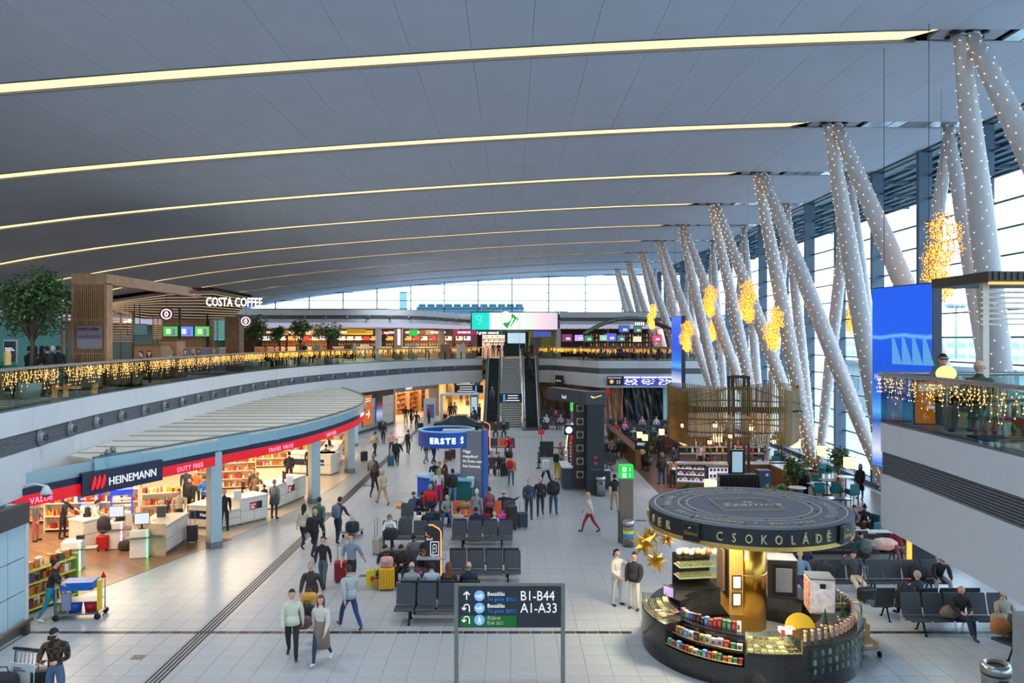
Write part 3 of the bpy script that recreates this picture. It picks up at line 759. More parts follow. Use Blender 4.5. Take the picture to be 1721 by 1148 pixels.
# glass railings
def railing(path,label,z0=ZL+.04,z1=ZT,step=1.5,flip=1,lights=None,dens=52,lgroup=None):
    t = thing('glass_railing',label,'railing',(0,0,0),0,'glass railings of the galleries')
    rs = resample(path,.5)
    if (Vector(path[-1]) - rs[-1]).length > .05: rs.append(Vector(path[-1]))
    k = int(step / .5)
    for i in range(0,len(rs) - 1,k):
        seg = [rs[i],rs[min(i+k,len(rs) - 1)]]
        e = (seg[1] - seg[0]) *.008
        m2 = MB();m2.wall([seg[0] +e,seg[1] - e],z0,z1 - .05,-.016*flip);m2.build('pane',RAILG,t)
    m2 = MB();m2.tube([(p.x - .01,p.y,z1) for p in rs],.045,0,8);m2.build('handrail',M((150,156,162),.3,.7),t)
    if lights:
        r = random.Random(lights);m3 = MB();m4 = MB();L = sum((b - a).length for a,b in zip(rs,rs[1:]))
        n = int(L*dens / 4.6)
        for _ in range(n):
            i = r.randrange(len(rs) - 1);p = rs[i].lerp(rs[i+1],r.random());dn = (rs[i+1] - rs[i]).normalized();nrm = Vector((dn.y,-dn.x)) *flip
            o = p+nrm*r.uniform(.03,.09);ln = r.choice([.2,.3,.38,.3,.48,.25]) *(1.25 if rs[i].y < 40 else 1)
            z = z1 - .04;q = [(o.x,o.y,z)]
            for s in range(4):
                zz = z - ln*(s+1) / 4;o2 = (o.x+r.uniform(-.035,.035),o.y+r.uniform(-.035,.035),zz);q.append(o2)
                br = .014 if rs[i].y < 45 else .018
                m3.octa(o2,br)
            if rs[i].y < 50: m4.tube(q,.004,0,3,False,False)
        lt = thing('icicle_lights','warm white icicle lights hanging along '+lgroup,'string lights')
        tag(m3.build('bulbs',BULB,lt),kind='stuff')
        if m4.v: tag(m4.build('wires',M((200,190,170),.6),lt),kind='stuff')
railing(LP,'long curved glass railing of the left gallery below the coffee bar',lights=5,lgroup='the curved left gallery railing')
railing(RPB,'glass railing of the far gallery in front of the sports pub',lights=6,lgroup='the far railing in front of the pub',dens=60)
railing(RP[::-1],'glass railing of the near right gallery with seated guests behind',flip=-1,lights=9,lgroup='the near right gallery railing',dens=48)
railing([(8.68,18.2),(19.2,18.2)],'rear glass railing of the near right gallery facing the windows',flip=-1)
railing([(2.75,81.3),(-3.0,81.3)][:0] or [(-3.0,84),(-3.0,80.2)],'short glass railing beside the top of the left escalator')
# columns standing under the galleries
mb = MB();mb.box((8.35,12.4,1.7),(.4,.4,3.4));struct('column_1',mb,M((150,152,156),.6),None,'grey pillar under the near right gallery')
# ------------------------------------------------------------------ slanted roof columns with fairy lights
COLM = M((206,202,203),.4,0,0,.01,2)
def slant(a,b,label,seed,rmid=.40,r0=.19,bulbs=240):
    t = thing('slanted_column',label,'column',(b[0],b[1],0),0,'slanted steel columns along the glass wall')
    A = Vector(a);B = Vector(b);off = Vector((b[0],b[1],0));pts = [];rs = []
    for i in range(13):
        u = i / 12;pts.append(A.lerp(B,u) - off);rs.append(r0+(rmid - r0) *math.sin(PI*min(1,max(0,u))) ** .8)
    m2 = MB();m2.tube(pts,rs,0,18);m2.build('shaft',COLM,t)
    m2 = MB()
    for u,rr in ((0,.26),(1,.3)):
        p = A.lerp(B,u) - off;m2.lathe([(rr,-.06),(rr,.06)],tuple(p),0,14)
    m2.build('end_plate',M((150,156,164),.4,.5),t)
    r = random.Random(seed);m3 = MB();ax = (B - A).normalized();x = ax.cross(Vector((0,1,0))).normalized();y = ax.cross(x)
    for i in range(bulbs):
        u = (i+r.random()) / bulbs;ang = i*2.39996+r.uniform(-.3,.3)
        rr = r0+(rmid - r0) *math.sin(PI*u) ** .8+.02
        c = A.lerp(B,u) - off+(x*math.cos(ang) +y*math.sin(ang)) *rr
        br = .014 if b[1] < 42 else .02
        m3.octa(c,br)
    tag(m3.build('fairy_lights',BULBW,t),kind='stuff')
XI,XO,XBS = 13.13,18.05,18.0
for n in range(1,10):
    d = D(n);o = ORD[n - 1]
    dn_,up_ = D(n) - S / 2,D(n) +S / 2
    nb = 300 if n < 5 else 170
    slant((XI,d,16.72),(XBS,up_,.1),f'inner slanted column leaning to the far side, {o} pair from the camera',n,bulbs=nb)
    slant((XI+.25,d - .1,16.72),(XBS,dn_,.1),f'inner slanted column leaning to the near side, {o} pair from the camera',n+20,bulbs=nb)
    if n > 1: slant((XO,d,16.72),(XBS+.15,dn_+.35,.1),f'outer slanted column next to the glass leaning near, {o} pair',n+40,.33,bulbs=nb*2 // 3)
    slant((XO+.1,d,16.72),(XBS+.15,up_ - .35,.1),f'outer slanted column next to the glass leaning away, {o} pair',n+60,.33,bulbs=nb*2 // 3)
# spots at the strip-end downlights, plus added unseen fill spots at mid-hall and left
for n in range(-1,10):
    for i,x in enumerate((13.2,1.0,-10.5)):
        l = bpy.data.lights.new('downlight_and_fill_spot','SPOT');l.energy = (800,1500,2200)[i];l.spot_size = rad(100);l.spot_blend = .8;l.shadow_soft_size = .12
        l.color = (.92,.96,1);o = link('downlight_and_fill_spot',l);o.location = (x,D(n),zc(x) - .12)
# ------------------------------------------------------------------ escalators and stairs
Y0,Y1 = 68.9,79.2
def incl(y): return max(0.,min(ZF,(y - Y0) / (Y1 - Y0) *ZF))
SIDE = M((120,140,142),.3,.3);RUB = M((22,22,24),.5);STEPM = M((58,60,64),.5,.4);RISE = M((36,37,40),.6,.3)
def escalator(x0,x1,label):
    t = thing('escalator',label,'escalator',((x0+x1)/2,Y0,0),0,'escalators to the upper gallery');w = (x1 - x0) / 2
    n = 44;ys = [(Y1 - Y0) *i / n for i in range(n+1)]
    m2 = MB()
    for i in range(n):
        z = ZF*(i+1) / n;y = (Y1 - Y0) *(i+.5) / n
        m2.box((0,y,z - .04),(2*w - .56,(Y1-Y0)/n,.08),0)
        m2.box((0,y - (Y1-Y0)/n/2 - .004,z - .10),(2*w - .56,.012,.1),1)
    m2.box((0,-.9,.01),(2*w - .5,1.8,.03),0)
    tag(m2.build('steps',[STEPM,RISE],t),kind='stuff')
    for s in (-1,1):
        P = [(-1.6,0),(0,0),(Y1 - Y0,ZF),(Y1 - Y0+1.4,ZF)]
        m2 = MB();X = s*(w - .18)
        vs = []; 
        for (y,z) in P: vs += [(X - .13,y,z - .35 if z > .3 else 0),(X - .13,y,z+.22),(X+.13,y,z+.22),(X+.13,y,z - .35 if z > .3 else 0)]
        fs = []
        for i in range(3):
            a = 4*i;b = a+4;fs += [(a,a+1,b+1,b),(a+1,a+2,b+2,b+1),(a+2,a+3,b+3,b+2),(a+3,a,b,b+3)]
        fs += [(3,2,1,0),(12,13,14,15)]
        m2.add(vs,fs);m2.build('skirt',SIDE,t)
        m2 = MB();vs = []
        for (y,z) in P: vs += [(X - .01,y,z+.2),(X - .01,y,z+.95),(X+.01,y,z+.95),(X+.01,y,z+.2)]
        m2.add(vs,fs);m2.build('balustrade',RAILG,t)
        m2 = MB();pts = [(X,-1.75,.55),(X,-1.85,.8),(X,-1.6,.98)] +[(X,y,z+.98) for y,z in P[1:]]
        m2.tube(pts,.05,0,6);m2.build('handrail',RUB,t)
    m2 = MB();m2.add([(-w,0,0),(w,0,0),(w,Y1-Y0,ZF - .35),(-w,Y1-Y0,ZF - .35),(-w,Y1-Y0,0),(w,Y1-Y0,0)],[(0,1,2,3),(0,3,4),(1,5,2),(3,2,5,4)])
    m2.build('truss',M((150,152,150),.6),t)
    m2 = MB();m2.box((0,-1.6,.012),(2*w+.1,1.4,.02));m2.build('comb_plate',M((46,48,52),.5,.5),t)
escalator(-2.62,-1.0,'left escalator with dark steps rising to the upper gallery')
escalator(.90,2.62,'right escalator with dark steps beside the brown tarpaulin')
t = thing('staircase','wide pale stone staircase between the two escalators','stairs',(-.06,Y0,0))
n = 34;ST = M((150,156,156),.5,0,0,.05);m0 = MB();m0.box((0,0,0),(1.82,(Y1-Y0)/n+.03,.05),0,0,None);sme = m0.mesh('tread');sme.materials.append(M((172,178,178),.5))
m2 = MB()
for i in range(n):
    z = ZF*(i+1) / n;y = (Y1 - Y0) *(i+.5) / n;link('tread',sme,t,(0,y,z - .02));m2.box((0,y+.06,z / 2 - .03),(1.8,(Y1-Y0)/n,z - .05))
m2.build('stair_body',ST,t)
for s in (-1,1):
    m2 = MB();pts = [(s*.9,0,.95),(s*.9,Y1-Y0,ZF+.95),(s*.9,Y1-Y0+1,ZF+.95)];m2.tube(pts,.03,0,6)
    for i in range(9): y = (Y1-Y0) *i / 8;m2.tube([(s*.9,y,incl(Y0+y)),(s*.9,y,incl(Y0+y) +.95)],.02,0,5)
    m2.build('handrail',STEEL,t)
    m2 = MB();r = random.Random(4)
    for i in range(150):
        y = (Y1-Y0) *r.random();m2.ball((s*.93,y,incl(Y0+y) +r.uniform(.3,.95)),.022,0,4,2)
    tag(m2.build('fairy_lights',BULB,t),kind='stuff')
# ------------------------------------------------------------------ beam seating
SEATM = M((54,60,70),.55,0,0,.12,40);LEGM = M((40,42,46),.4,.7);ORANGE = M((206,92,40),.5)
def seat_meshes():
    a = MB();P = [(-.30,.425),(-.26,.445),(.0,.42),(.18,.415)]
    vs = []; 
    for (y,z) in P: vs += [(-.265,y,z),(.265,y,z),(.265,y,z - .035),(-.265,y,z - .035)]
    fs = []
    for i in range(3): q = 4*i;fs += [(q,q+1,q+5,q+4),(q+2,q+3,q+7,q+6),(q+1,q+2,q+6,q+5),(q+3,q,q+4,q+7)]
    fs += [(3,2,1,0),(12,13,14,15)];a.add(vs,fs);s = a.mesh('seat')
    a = MB();P = [(.17,.43),(.23,.62),(.29,.88),(.31,.97)];vs = []
    for i,(y,z) in enumerate(P): w = .265 - (.012 if i == 3 else 0);vs += [(-w,y,z),(w,y,z),(w,y+.035,z),(-w,y+.035,z)]
    a.add(vs,fs);b = a.mesh('backrest')
    a = MB();a.tube([(0,-.25,.0),(0,-.06,.36)],[.022,.03],0,6);a.tube([(0,.25,.0),(0,.06,.36)],[.022,.03],0,6);a.box((0,0,.36),(.07,.2,.07))
    a.ball((0,-.26,.015),.04,0,8,4,(1.3,1.3,.4));a.ball((0,.26,.015),.04,0,8,4,(1.3,1.3,.4));l = a.mesh('leg')
    a = MB();a.box((0,-.06,.62),(.035,.34,.03));a.box((0,.1,.5),(.035,.04,.24));r = a.mesh('armrest')
    return s,b,l,r
_SE,_BK,_LG,_AR = seat_meshes()
for m_ in (_SE,_BK): m_.materials.append(SEATM)
for m_ in (_LG,_AR): m_.materials.append(LEGM)
def bench(n,x,y,rz,label,group='rows of dark beam seating',orange=(),z=0.,legs=None):
    """n seats; x,y centre of the row; rz 0 faces the camera"""
    t = thing('beam_seating',label,'seating',(x,y,z),rz,group);p = .585
    for i in range(n):
        xx = (i - (n - 1) / 2) *p
        for nm,me in (('seat',_SE),('backrest',_BK)):
            o = link(nm,me,t,(xx,0,0));o.material_slots[0].link = 'OBJECT';o.material_slots[0].material = ORANGE if i in orange else SEATM
    for i in range(0): link('armrest',_AR,t,((i - n / 2) *p,0,0))
    m2 = MB();m2.box((0,0,.37),(n*p - .1,.06,.05));m2.build('beam',LEGM,t)
    for xx in (-(n / 2 - .75) *p,(n / 2 - .75) *p): link('leg',_LG,t,(xx,0,0))
    return t
def benchpx(n,px0,px1,py,rz,label,**k):
    x,y,_ = G((px0+px1) / 2,py);return bench(n,x,y+.25,rz,label,**k)
benchpx(4,662,802,1051,0,'row of dark seats nearest the directional sign, facing the camera')
b_x,b_y,_ = G(732,1051);bench(4,b_x+.05,b_y+1.15,PI,'dark seats back to back with the row nearest the directional sign')
benchpx(4,755,875,985,0,'second row of dark seats from the sign, right of the charging pillar')
benchpx(3,640,735,985,0,'dark seats left of the charging pillar where two passengers sit')
bench(4,G(815,985)[0] - .05,G(815,985)[1] +1.2,PI,'empty dark seats turned away behind the second row',)
benchpx(4,752,868,925,0,'third row of dark seats, four empty places right of the pillar')
benchpx(4,640,742,925,0,'third row of dark seats at the left beside the reading woman')
bench(4,G(810,925)[0],G(810,925)[1] +1.2,PI,'seats facing away behind the third row, with a family on them')
benchpx(4,744,820,885,0,'row with orange seats in front of the blue bank counter',orange=(1,2))
benchpx(1,664,700,890,0,'single dark seat at the left end of the orange row')
benchpx(2,822,866,885,0,'dark seats at the right end of the orange row beside black luggage',orange=(0,))
benchpx(3,800,850,800,0,'far dark seats behind the grey bank panel',orange=())
benchpx(3,822,868,762,.1,'far seats with an orange place behind the bank booth',orange=(1,))
benchpx(4,800,866,730,0,'farthest dark seats in front of the left escalator')
for i,(a,b,py) in enumerate(((912,950,706),(905,948,715),(910,952,722))): benchpx(4,a,b,py,PI*(i % 2),['rearmost dark seats beside the brown tarpaulin','middle dark seats beside the brown tarpaulin','front dark seats beside the right escalator'][i])
for i,(a,b,py,n) in enumerate(((1020,1080,735,5),(1018,1110,748,6),(1085,1150,738,5),(1020,1075,725,4),(1070,1140,726,5),(1016,1050,770,3))):
    benchpx(n,a,b,py,PI*(i % 2),['waiting seats beneath the tan sheeting','waiting seats behind the brown cafe bench','waiting seats at the foot of the black sheeting','rear waiting seats left under the departure board','rear waiting seats right under the departure board','waiting seats beside the black advertising column'][i])
benchpx(3,1000,1034,790,-1.1,'seats turned sideways along the slatted cafe fence')
# right-hand waiting area
benchpx(5,1335,1500,1003,0,'row of dark seats right behind the chocolate kiosk',)
benchpx(3,1500,1590,1003,0,'dark seats continuing under the right gallery')
benchpx(5,1325,1480,945,0,'rearmost dark seats against the lit cafe plinth')
benchpx(2,1480,1545,950,0,'rearmost seats under the gallery with a passenger in red')
bench(5,G(1600,1070)[0] +.35,G(1600,1070)[1] +.25,0,'nearest dark seats at the right where the bald man sits')
bench(5,G(1600,1070)[0] - .1,G(1600,1070)[1] +1.3,PI,'dark seats back to back with the nearest right row')
benchpx(3,1697,1800,1128,-1.2,'dark seats beside the steel bin at the lower right')
# ------------------------------------------------------------------ directional sign
SD = 17.05;sx0,sx1 = XD(767,SD),XD(946,SD);sz1,sz0 = ZD(984,SD),ZD(1054,SD)
t = thing('directional_sign','free-standing dark directional sign B1-B44 and A1-A33 on two posts','sign',((sx0+sx1)/2,SD,0));hw = (sx1 - sx0) / 2
m2 = MB();m2.box((0,0,(sz0+sz1)/2),(2*hw - .08,.08,sz1 - sz0),0,0,None,.01);m2.build('panel',M((40,44,52),.45),t)
for s in (-1,1): m2 = MB();m2.box((s*hw,0,sz1 / 2),(.09,.1,sz1));m2.box((s*hw,0,.02),(.3,.5,.03));m2.build('post',M((128,128,126),.4,.5),t)
m2 = MB();m2.box((0,0,sz1+.02),(2*hw+.09,.1,.04));m2.build('top_rail',M((128,128,126),.4,.5),t)
SW = M((240,244,248),.5,0,.85,0);SBL = M((120,178,235),.5,0,.8,0);SGR = M((8,96,36),.5,0,.7,0);SB2 = M((30,110,200),.5,0,.8,0)
PXM = SD / F;sxp = lambda px: (px - 856.5) *PXM;szp = lambda py: ZD(py,SD)
m2 = MB();m2.box((sxp(821),-.045,szp(1043)),(94*PXM,.012,19*PXM));m2.build('exit_field',SGR,t)
for k,py in enumerate((1000,1020.5,1040.5)):
    m2 = MB();m2.lathe([(8.8*PXM,0),(8.8*PXM,.012)],(0,0,0),0,28,False,MT((sxp(806),-.052,szp(py))) @ X90); 
    m2.build('pictogram_disc',SBL,t)
    m2 = MB();c = (sxp(806),-.07,szp(py));u = PXM
    if k < 2:
        m2.bar((c[0]-5*u,c[1],c[2]-.5*u),(c[0]+6*u,c[1],c[2]+.2*u),1.6*u,1.3*u);m2.bar((c[0]-1*u,c[1],c[2]-.3*u),(c[0]+3.5*u,c[1],c[2]+3.6*u),1*u,1.1*u);m2.bar((c[0]-5*u,c[1],c[2]-.2*u),(c[0]-6*u,c[1],c[2]+1.8*u),1*u,1*u)
        m2.bar((c[0]-4*u,c[1],c[2]-3.4*u),(c[0]+5*u,c[1],c[2]-3.4*u),1*u,.7*u)
    else:
        m2.ball((c[0],c[1],c[2]+4.6*u),1.4*u,0,8,6);m2.bar((c[0],c[1],c[2]+3*u),(c[0],c[1],c[2]-1*u),1.6*u,2*u,0,(1,0,0))
        for s in (-1,1): m2.bar((c[0],c[1],c[2]-.6*u),(c[0]+s*2.6*u,c[1],c[2]-5.6*u),1*u,1.1*u);m2.bar((c[0],c[1],c[2]+2.4*u),(c[0]+s*3*u,c[1],c[2]-.6*u),1*u,.9*u)
    m2.build('pictogram',SW,t)
    m2 = MB();c = (sxp(784.5),-.05,szp(py))
    if k == 0: m2.bar((c[0],c[1],c[2]-6.5*u),(c[0],c[1],c[2]+6*u),1.5*u,1.8*u,0,(1,0,0));[m2.bar((c[0],c[1],c[2]+6.5*u),(c[0]+s*5*u,c[1],c[2]+1.5*u),1.5*u,1.8*u) for s in (-1,1)]
    else:
        m2.bar((c[0]+4.5*u,c[1],c[2]-6.5*u),(c[0]+4.5*u,c[1],c[2]+2*u),1.5*u,1.8*u,0,(1,0,0));pa = [(c[0]+4.5*u*math.cos(a),c[1],c[2]+2*u+4*u*math.sin(a)) for a in [PI*q/6 for q in range(7)]]
        m2.tube(pa,.9*u,0,6);m2.bar((c[0]-4.5*u,c[1],c[2]+2*u),(c[0]-4.5*u,c[1],c[2]-2.5*u),1.5*u,1.8*u,0,(1,0,0))
        for s in (-1,1): m2.bar((c[0]-4.5*u,c[1],c[2]-3.6*u),(c[0]-4.5*u+s*3.6*u,c[1],c[2]+.2*u),1.4*u,1.6*u)
    m2.build('arrow',SW,t)
for s_,px,py,sz,mt in (('Beszállás',819,1000,9,SW),('To gates',819,1008.5,8.6,SB2),('登机口',850,1008.5,6.6,SB2),('Beszállás',819,1020,9,SW),('To gates',819,1028.5,8.6,SB2),('登机口',850,1028.5,6.6,SB2),
                        ('Kijárat',819,1040,9,SW),('Exit',819,1048,8.6,SW),('出口',834,1048,6.6,SW),('B1-B44',874,1008,23,SW),('A1-A33',874.5,1028.5,23,SW)):
    text(s_,sz*PXM,mt,t,(sxp(px),-.047,szp(py)),offset=.0004 if sz < 20 else 0,sx=.93 if sz < 20 else .86)
# ------------------------------------------------------------------ charging pillars
def charging(px,py,hgt,label,group='charging pillars',s=1.):
    x,y,_ = G(px,py);t = thing('charging_pillar',label,'charging station',(x,y,0),0,group)
    w = .26;P = [(-w,0),(w,0),(w,hgt - .22),(w - .06,hgt - .12),(w - .26,hgt),(-w,hgt)]
    T = Matrix(((1,0,0,0),(0,0,1,0),(0,1,0,0),(0,0,0,1)))
    m2 = MB();m2.prism(P,-.12,.12,0,T);m2.build('body',M((38,40,46),.5),t)
    m2 = MB();m2.tube([(w,-.125,.3),(w,-.125,hgt - .22),(w - .06,-.125,hgt - .12),(w - .26,-.125,hgt),(-w*.5,-.125,hgt)],.014,0,6);m2.build('light_edge',M((255,110,40),.5,0,6.,0),t)
    m2 = MB(); 
    for (cx_,cz_,ww,hh,th) in ((.06,hgt - .74,.26,.42,.022),(.06,hgt - .74,.11,.23,.014)):
        m2.box((cx_,-.13,cz_+hh/2),(ww,.01,th));m2.box((cx_,-.13,cz_ - hh/2),(ww,.01,th));m2.box((cx_ - ww/2,-.13,cz_),(th,.01,hh));m2.box((cx_+ww/2,-.13,cz_),(th,.01,hh))
    m2.box((.06,-.13,hgt - .74),(.05,.01,.015));m2.box((.06,-.13,hgt - .74),(.015,.01,.05));m2.box((.06,-.13,hgt - .61),(.05,.01,.02));m2.build('battery_symbol',SW,t)
    text('bud',.13,SW,t,(-.2,-.125,hgt - .48));m2 = MB();m2.bar((-.24,-.13,hgt - .3),(-.1,-.13,hgt - .36),.01,.03);m2.bar((-.2,-.13,hgt - .3),(-.22,-.13,hgt - .22),.01,.03);m2.build('logo',M((235,90,50),.5,0,1,0),t)
    if s > .9:
        m2 = MB();m2.box((-.02,-.2,.95),(.92,.5,.04));m2.build('shelf',M((150,152,156),.4),t)
        m2 = MB();m2.cyl((.02,-.3,.97),.03,.17,0,10);m2.cyl((.02,-.3,1.14),.012,.05,0,8);o = m2.build('water_bottle',M((190,205,215),.15),None,(x,y,0));tag(o,'clear water bottle on the charging pillar shelf','bottle')
    return t
charging(728,984,1.95,'dark charging pillar with an orange glowing edge among the seats')
charging(817,764,2.2,'distant dark charging pillar right of the bank booth',s=.5)
# ------------------------------------------------------------------ bank booth
x,y,_ = G(795,838);BB = (x,y)
t = thing('bank_booth','bank promotion booth with a blue ring canopy and a tall grey panel','booth',(x,y,0));BLU = M((18,82,176),.4);ERS = M((225,238,255),.5,0,3.,0)
m2 = MB();m2.prism([(-.62,-.1),(.42,-.45),(.62,.1),(-.45,.25)],0,3.35);m2.build('panel',M((128,130,136),.55),t)
m2 = MB();m2.prism([(.43,-.46),(.66,.1),(.75,.1),(.55,-.5)],0,3.4);m2.build('blue_edge',M((52,92,170),.4),t)
m2 = MB();r_o = 1.42;cx_ = -1.35
ring = [(cx_+r_o*math.cos(a),.75+r_o*math.sin(a)) for a in [2*PI*i/40 for i in range(40)]]
m2.wall(ring,2.55,3.3,-.12,0,True);m2.build('ring_canopy',BLU,t)
m2 = MB();m2.wall([(cx_+(r_o+.005) *math.cos(a),.75+(r_o+.005) *math.sin(a)) for a in [2*PI*i/40 for i in range(40)]],3.3,3.36,-.16,0,True);m2.build('ring_rim',M((150,200,235),.4),t)
m2 = MB();m2.box((cx_+.6,.75,3.28),(1.6,.9,.06));m2.build('canopy_bridge',M((190,196,200),.5),t)
for i,ch in enumerate('ERSTE'):
    a = rad(-116+i*11.);text(ch,.38,ERS,t,(cx_+(r_o+.02) *math.cos(a),.75+(r_o+.02) *math.sin(a),2.78),a+rad(90),.02,'CENTER',offset=.012)
a = rad(-116+5.6*11.);text('Š',.36,ERS,t,(cx_+(r_o+.02) *math.cos(a),.75+(r_o+.02) *math.sin(a),2.78),a+rad(90),.02,'CENTER')
for i,s_ in enumerate(('Higgy','magadban!','Az Erste már','hisz benned.')): text(s_,.19,SW,t,(-.5,-.15 - .0,2.3 - i*.24),rad(-18.6),.004)
m2 = MB();m2.prism([(-2.9,-.2),(-1.75,-.9),(-1.35,.3),(-2.6,.9)],1.0,1.08,1);m2.prism([(-2.8,-.15),(-1.8,-.8),(-1.5,.2),(-2.5,.8)],0,1.0,0)
c1 = m2.build('counter',[M((20,84,190),.4),M((170,205,235),.4)],None,(x,y+.6,0));tag(c1,'blue promotional counter left in front of the bank booth','counter')
m2 = MB();m2.box((-1.0,-.35,.52),(1.9,.6,1.0),0,-.1);m2.box((-1.0,-.35,1.06),(2.05,.7,.07),1,-.1)
c2 = m2.build('counter',[M((10,96,96),.4),M((120,190,220),.4)],None,(x,y - .25,0));tag(c2,'teal promotional counter in front of the grey bank panel','counter')
m2 = MB();m2.box((-.6,1.2,.98),(1.7,.6,.06),1);m2.box((-.6,1.25,.48),(1.5,.4,.95),0);c3 = m2.build('counter',[M((200,204,208),.4),M((60,130,200),.4)],None,(x,y,0));tag(c3,'white and blue rear counter under the ring canopy','counter')
t = thing('bar_stool','white high stool beside the grey bank panel','stool',(x - .15,y - .75,0));WH = M((226,228,230),.4)
m2 = MB();m2.box((0,0,.75),(.4,.38,.04),0,0,None,.01);m2.build('seat',WH,t);m2 = MB();m2.box((.05,.2,.98),(.36,.04,.42),0,0,None,.01);m2.build('backrest',WH,t)
for a in (-1,1):
    for b in (-1,1): m2 = MB();m2.tube([(a*.14,b*.13,.74),(a*.2,b*.19,0)],.012,0,6);m2.build('leg',STEEL,t)
# ------------------------------------------------------------------ exit totems, bins
GRN = M((16,190,60),.4,0,1.3,0)
def totem(px,py,w,h,gh,label):
    x,y,_ = G(px,py);t = thing('exit_totem',label,'sign',(x,y,0),0,'green exit totems')
    m2 = MB();m2.box((0,0,(h - gh) / 2),(w,w*.8,h - gh));m2.build('pillar',M((128,122,118),.35,.7),t)
    m2 = MB();m2.box((0,0,h - gh / 2),(w*1.06,w*.86,gh));m2.build('lamp_box',GRN,t)
    m2 = MB()
    for k in (0,1):
        z = h - gh*(.28+.46*k);m2.box((-w*.18,-w*.44,z),(w*.3,.01,gh*.34))
        m2.bar((w*.25,-w*.44,z+gh*.15),(w*.25,-w*.44,z - gh*.15),.01,w*.06,0,(1,0,0))
    m2.build('pictogram',SW,t)
    m2 = MB()
    for k in (0,1):
        z = h - gh*(.28+.46*k);m2.bar((-w*.24,-w*.455,z - gh*.1),(-w*.12,-w*.455,z+gh*.1),.01,w*.06);m2.ball((-w*.13,-w*.455,z+gh*.13),w*.03,0,6,4)
    tag(m2.build('running_figure',GRN,t),kind='stuff')
    m2 = MB();m2.box((-w*.56,0,h*.2),(.05,.16,h*.4));m2.build('side_plate',M((90,96,104),.4,.6),t)
totem(1052,912,.50,3.0,.50,'steel exit totem with a green light box beside the chocolate kiosk')
totem(967,768,.62,3.75,.68,'distant steel exit totem with a green light box near the black column')
def bin_(x,y,z,label,r=.27,h=.98,band=None):
    t = thing('waste_bin',label,'bin',(x,y,z),0,'steel waste bins');SS = M((178,180,182),.28,.9,0,.04)
    m2 = MB();m2.lathe([(r*.94,.02),(r*.94,h*.74),(r,h*.76)],(0,0,0),0,26);m2.build('body',SS,t)
    m2 = MB();m2.lathe([(r*1.0,h*.76),(r*1.02,h*.80)],(0,0,0),0,26);m2.build('dark_rim',BLACK,t)
    m2 = MB();m2.lathe([(r*1.02,h*.80),(r*1.03,h*.9),(r*.95,h*.97),(r*.8,h),(r*.66,h*.98),(r*.6,h*.93)],(0,0,0),0,26);m2.build('ring_lid',SS,t)
    m2 = MB();m2.lathe([(.001,h*.9),(r*.62,h*.94)],(0,0,0),0,20);m2.build('opening',BLACK,t)
    m2 = MB();m2.lathe([(r*.96,0),(r*.96,.03)],(0,0,0),0,20);m2.build('base',BLACK,t)
    if band:
        for z0,z1,c in band: m2 = MB();m2.lathe([(r*.955,z0*h),(r*.955,z1*h)],(0,0,0),0,26,True,None,-PI*.95,-PI*.05);m2.build('label_band',M(c,.5),t)
    else: m2 = MB();m2.box((0,-r*.95,h*.66),(.2,.03,.07));m2.build('sign_plate',M((40,40,42),.5),t)
x,y,_ = G(1056,918);bin_(x,y,0,'steel bin with yellow and blue bands in front of the exit totem',.22,1.0,((.5,.62,(232,214,40)),(.36,.5,(40,140,205))))
x,y,_ = G(1009,833);bin_(x,y,0,'steel bin at the foot of the black advertising column',.25)
x,y,_ = G(917,720);bin_(x,y,0,'distant steel bin at the foot of the right escalator',.32)
bin_(10.2,16.3,0,'large steel bin at the lower right corner',.29,1.02)
# ------------------------------------------------------------------ black advertising column, information desk
x,y,_ = G(1001,832);y += .3;t = thing('advertising_column','tall black advertising column with a tick emblem on its head','column',(x,y,0));BK = M((38,42,48),.5)
m2 = MB();m2.box((0,0,2.3),(.86,.7,4.6));m2.build('shaft',BK,t)
m2 = MB();m2.prism([(-.52,-.45),(.5,-.45),(.5,.5),(-.2,.5),(-1.6,3.6),(-2.3,3.4),(-1.2,1.2)],4.55,5.2);m2.build('head_box',M((60,64,72),.45),t)
m2 = MB();m2.bar((-.25,-.47,4.98),(-.1,-.47,4.9),.01,.07);m2.bar((-.12,-.47,4.9),(.28,-.47,5.03),.01,.04);m2.build('tick_emblem',M((236,190,80),.5,0,1.6,0),t)
text('bud',.2,M((120,70,60),.5),t,(-.1,-.46,4.65));text('bud',.3,SW,t,(-1.6,1.3,4.75),rad(-63))
m2 = MB();[m2.box((.0,-.36,1.9 - .3*k),(.16,.02,.14)) for k in (0,1)];m2.build('warning_sign',M((170,60,50),.5),t)
m2 = MB();m2.box((0,-.36,1.3),(.5,.02,.05));m2.build('notice',M((30,90,170),.5),t)
for k in range(6):
    m2 = MB();m2.box((-.72,.5,.9+.68*k),(.5,.08,.5),0);m2.box((-.72,.45,.9+.68*k),(.36,.03,.36),1);m2.lathe([(.12,0),(.14,.0),(.14,.02)],(0,0,0),0,12,False,MT((-.72,.42,.9+.68*k)) @ X90);m2.build('shoe_panel',[M((30,30,32),.5),M((176,160,128),.5)],t)
m2 = MB();m2.box((-.72,.58,2.4),(.7,.08,4.3));m2.build('back_panel',BK,t)
for i,(px,y0_,y1_) in enumerate(((982,690,800),(991,702,800))):
    d = (44,42)[i];t = thing('display_screen',['rear slim standing screen left of the black column','front slim standing screen left of the black column'][i],'screen',(XD(px,d),d,0),.35)
    m2 = MB();m2.box((0,0,(ZD(y0_,d)) / 2),(.1,.9,ZD(y0_,d)));m2.build('frame',BK,t);m2 = MB();m2.box((-.06,0,ZD(y0_,d) *.55),(.02,.8,ZD(y0_,d) *.8));m2.build('screen',M((120,150,200),.3,0,.6,0),t)
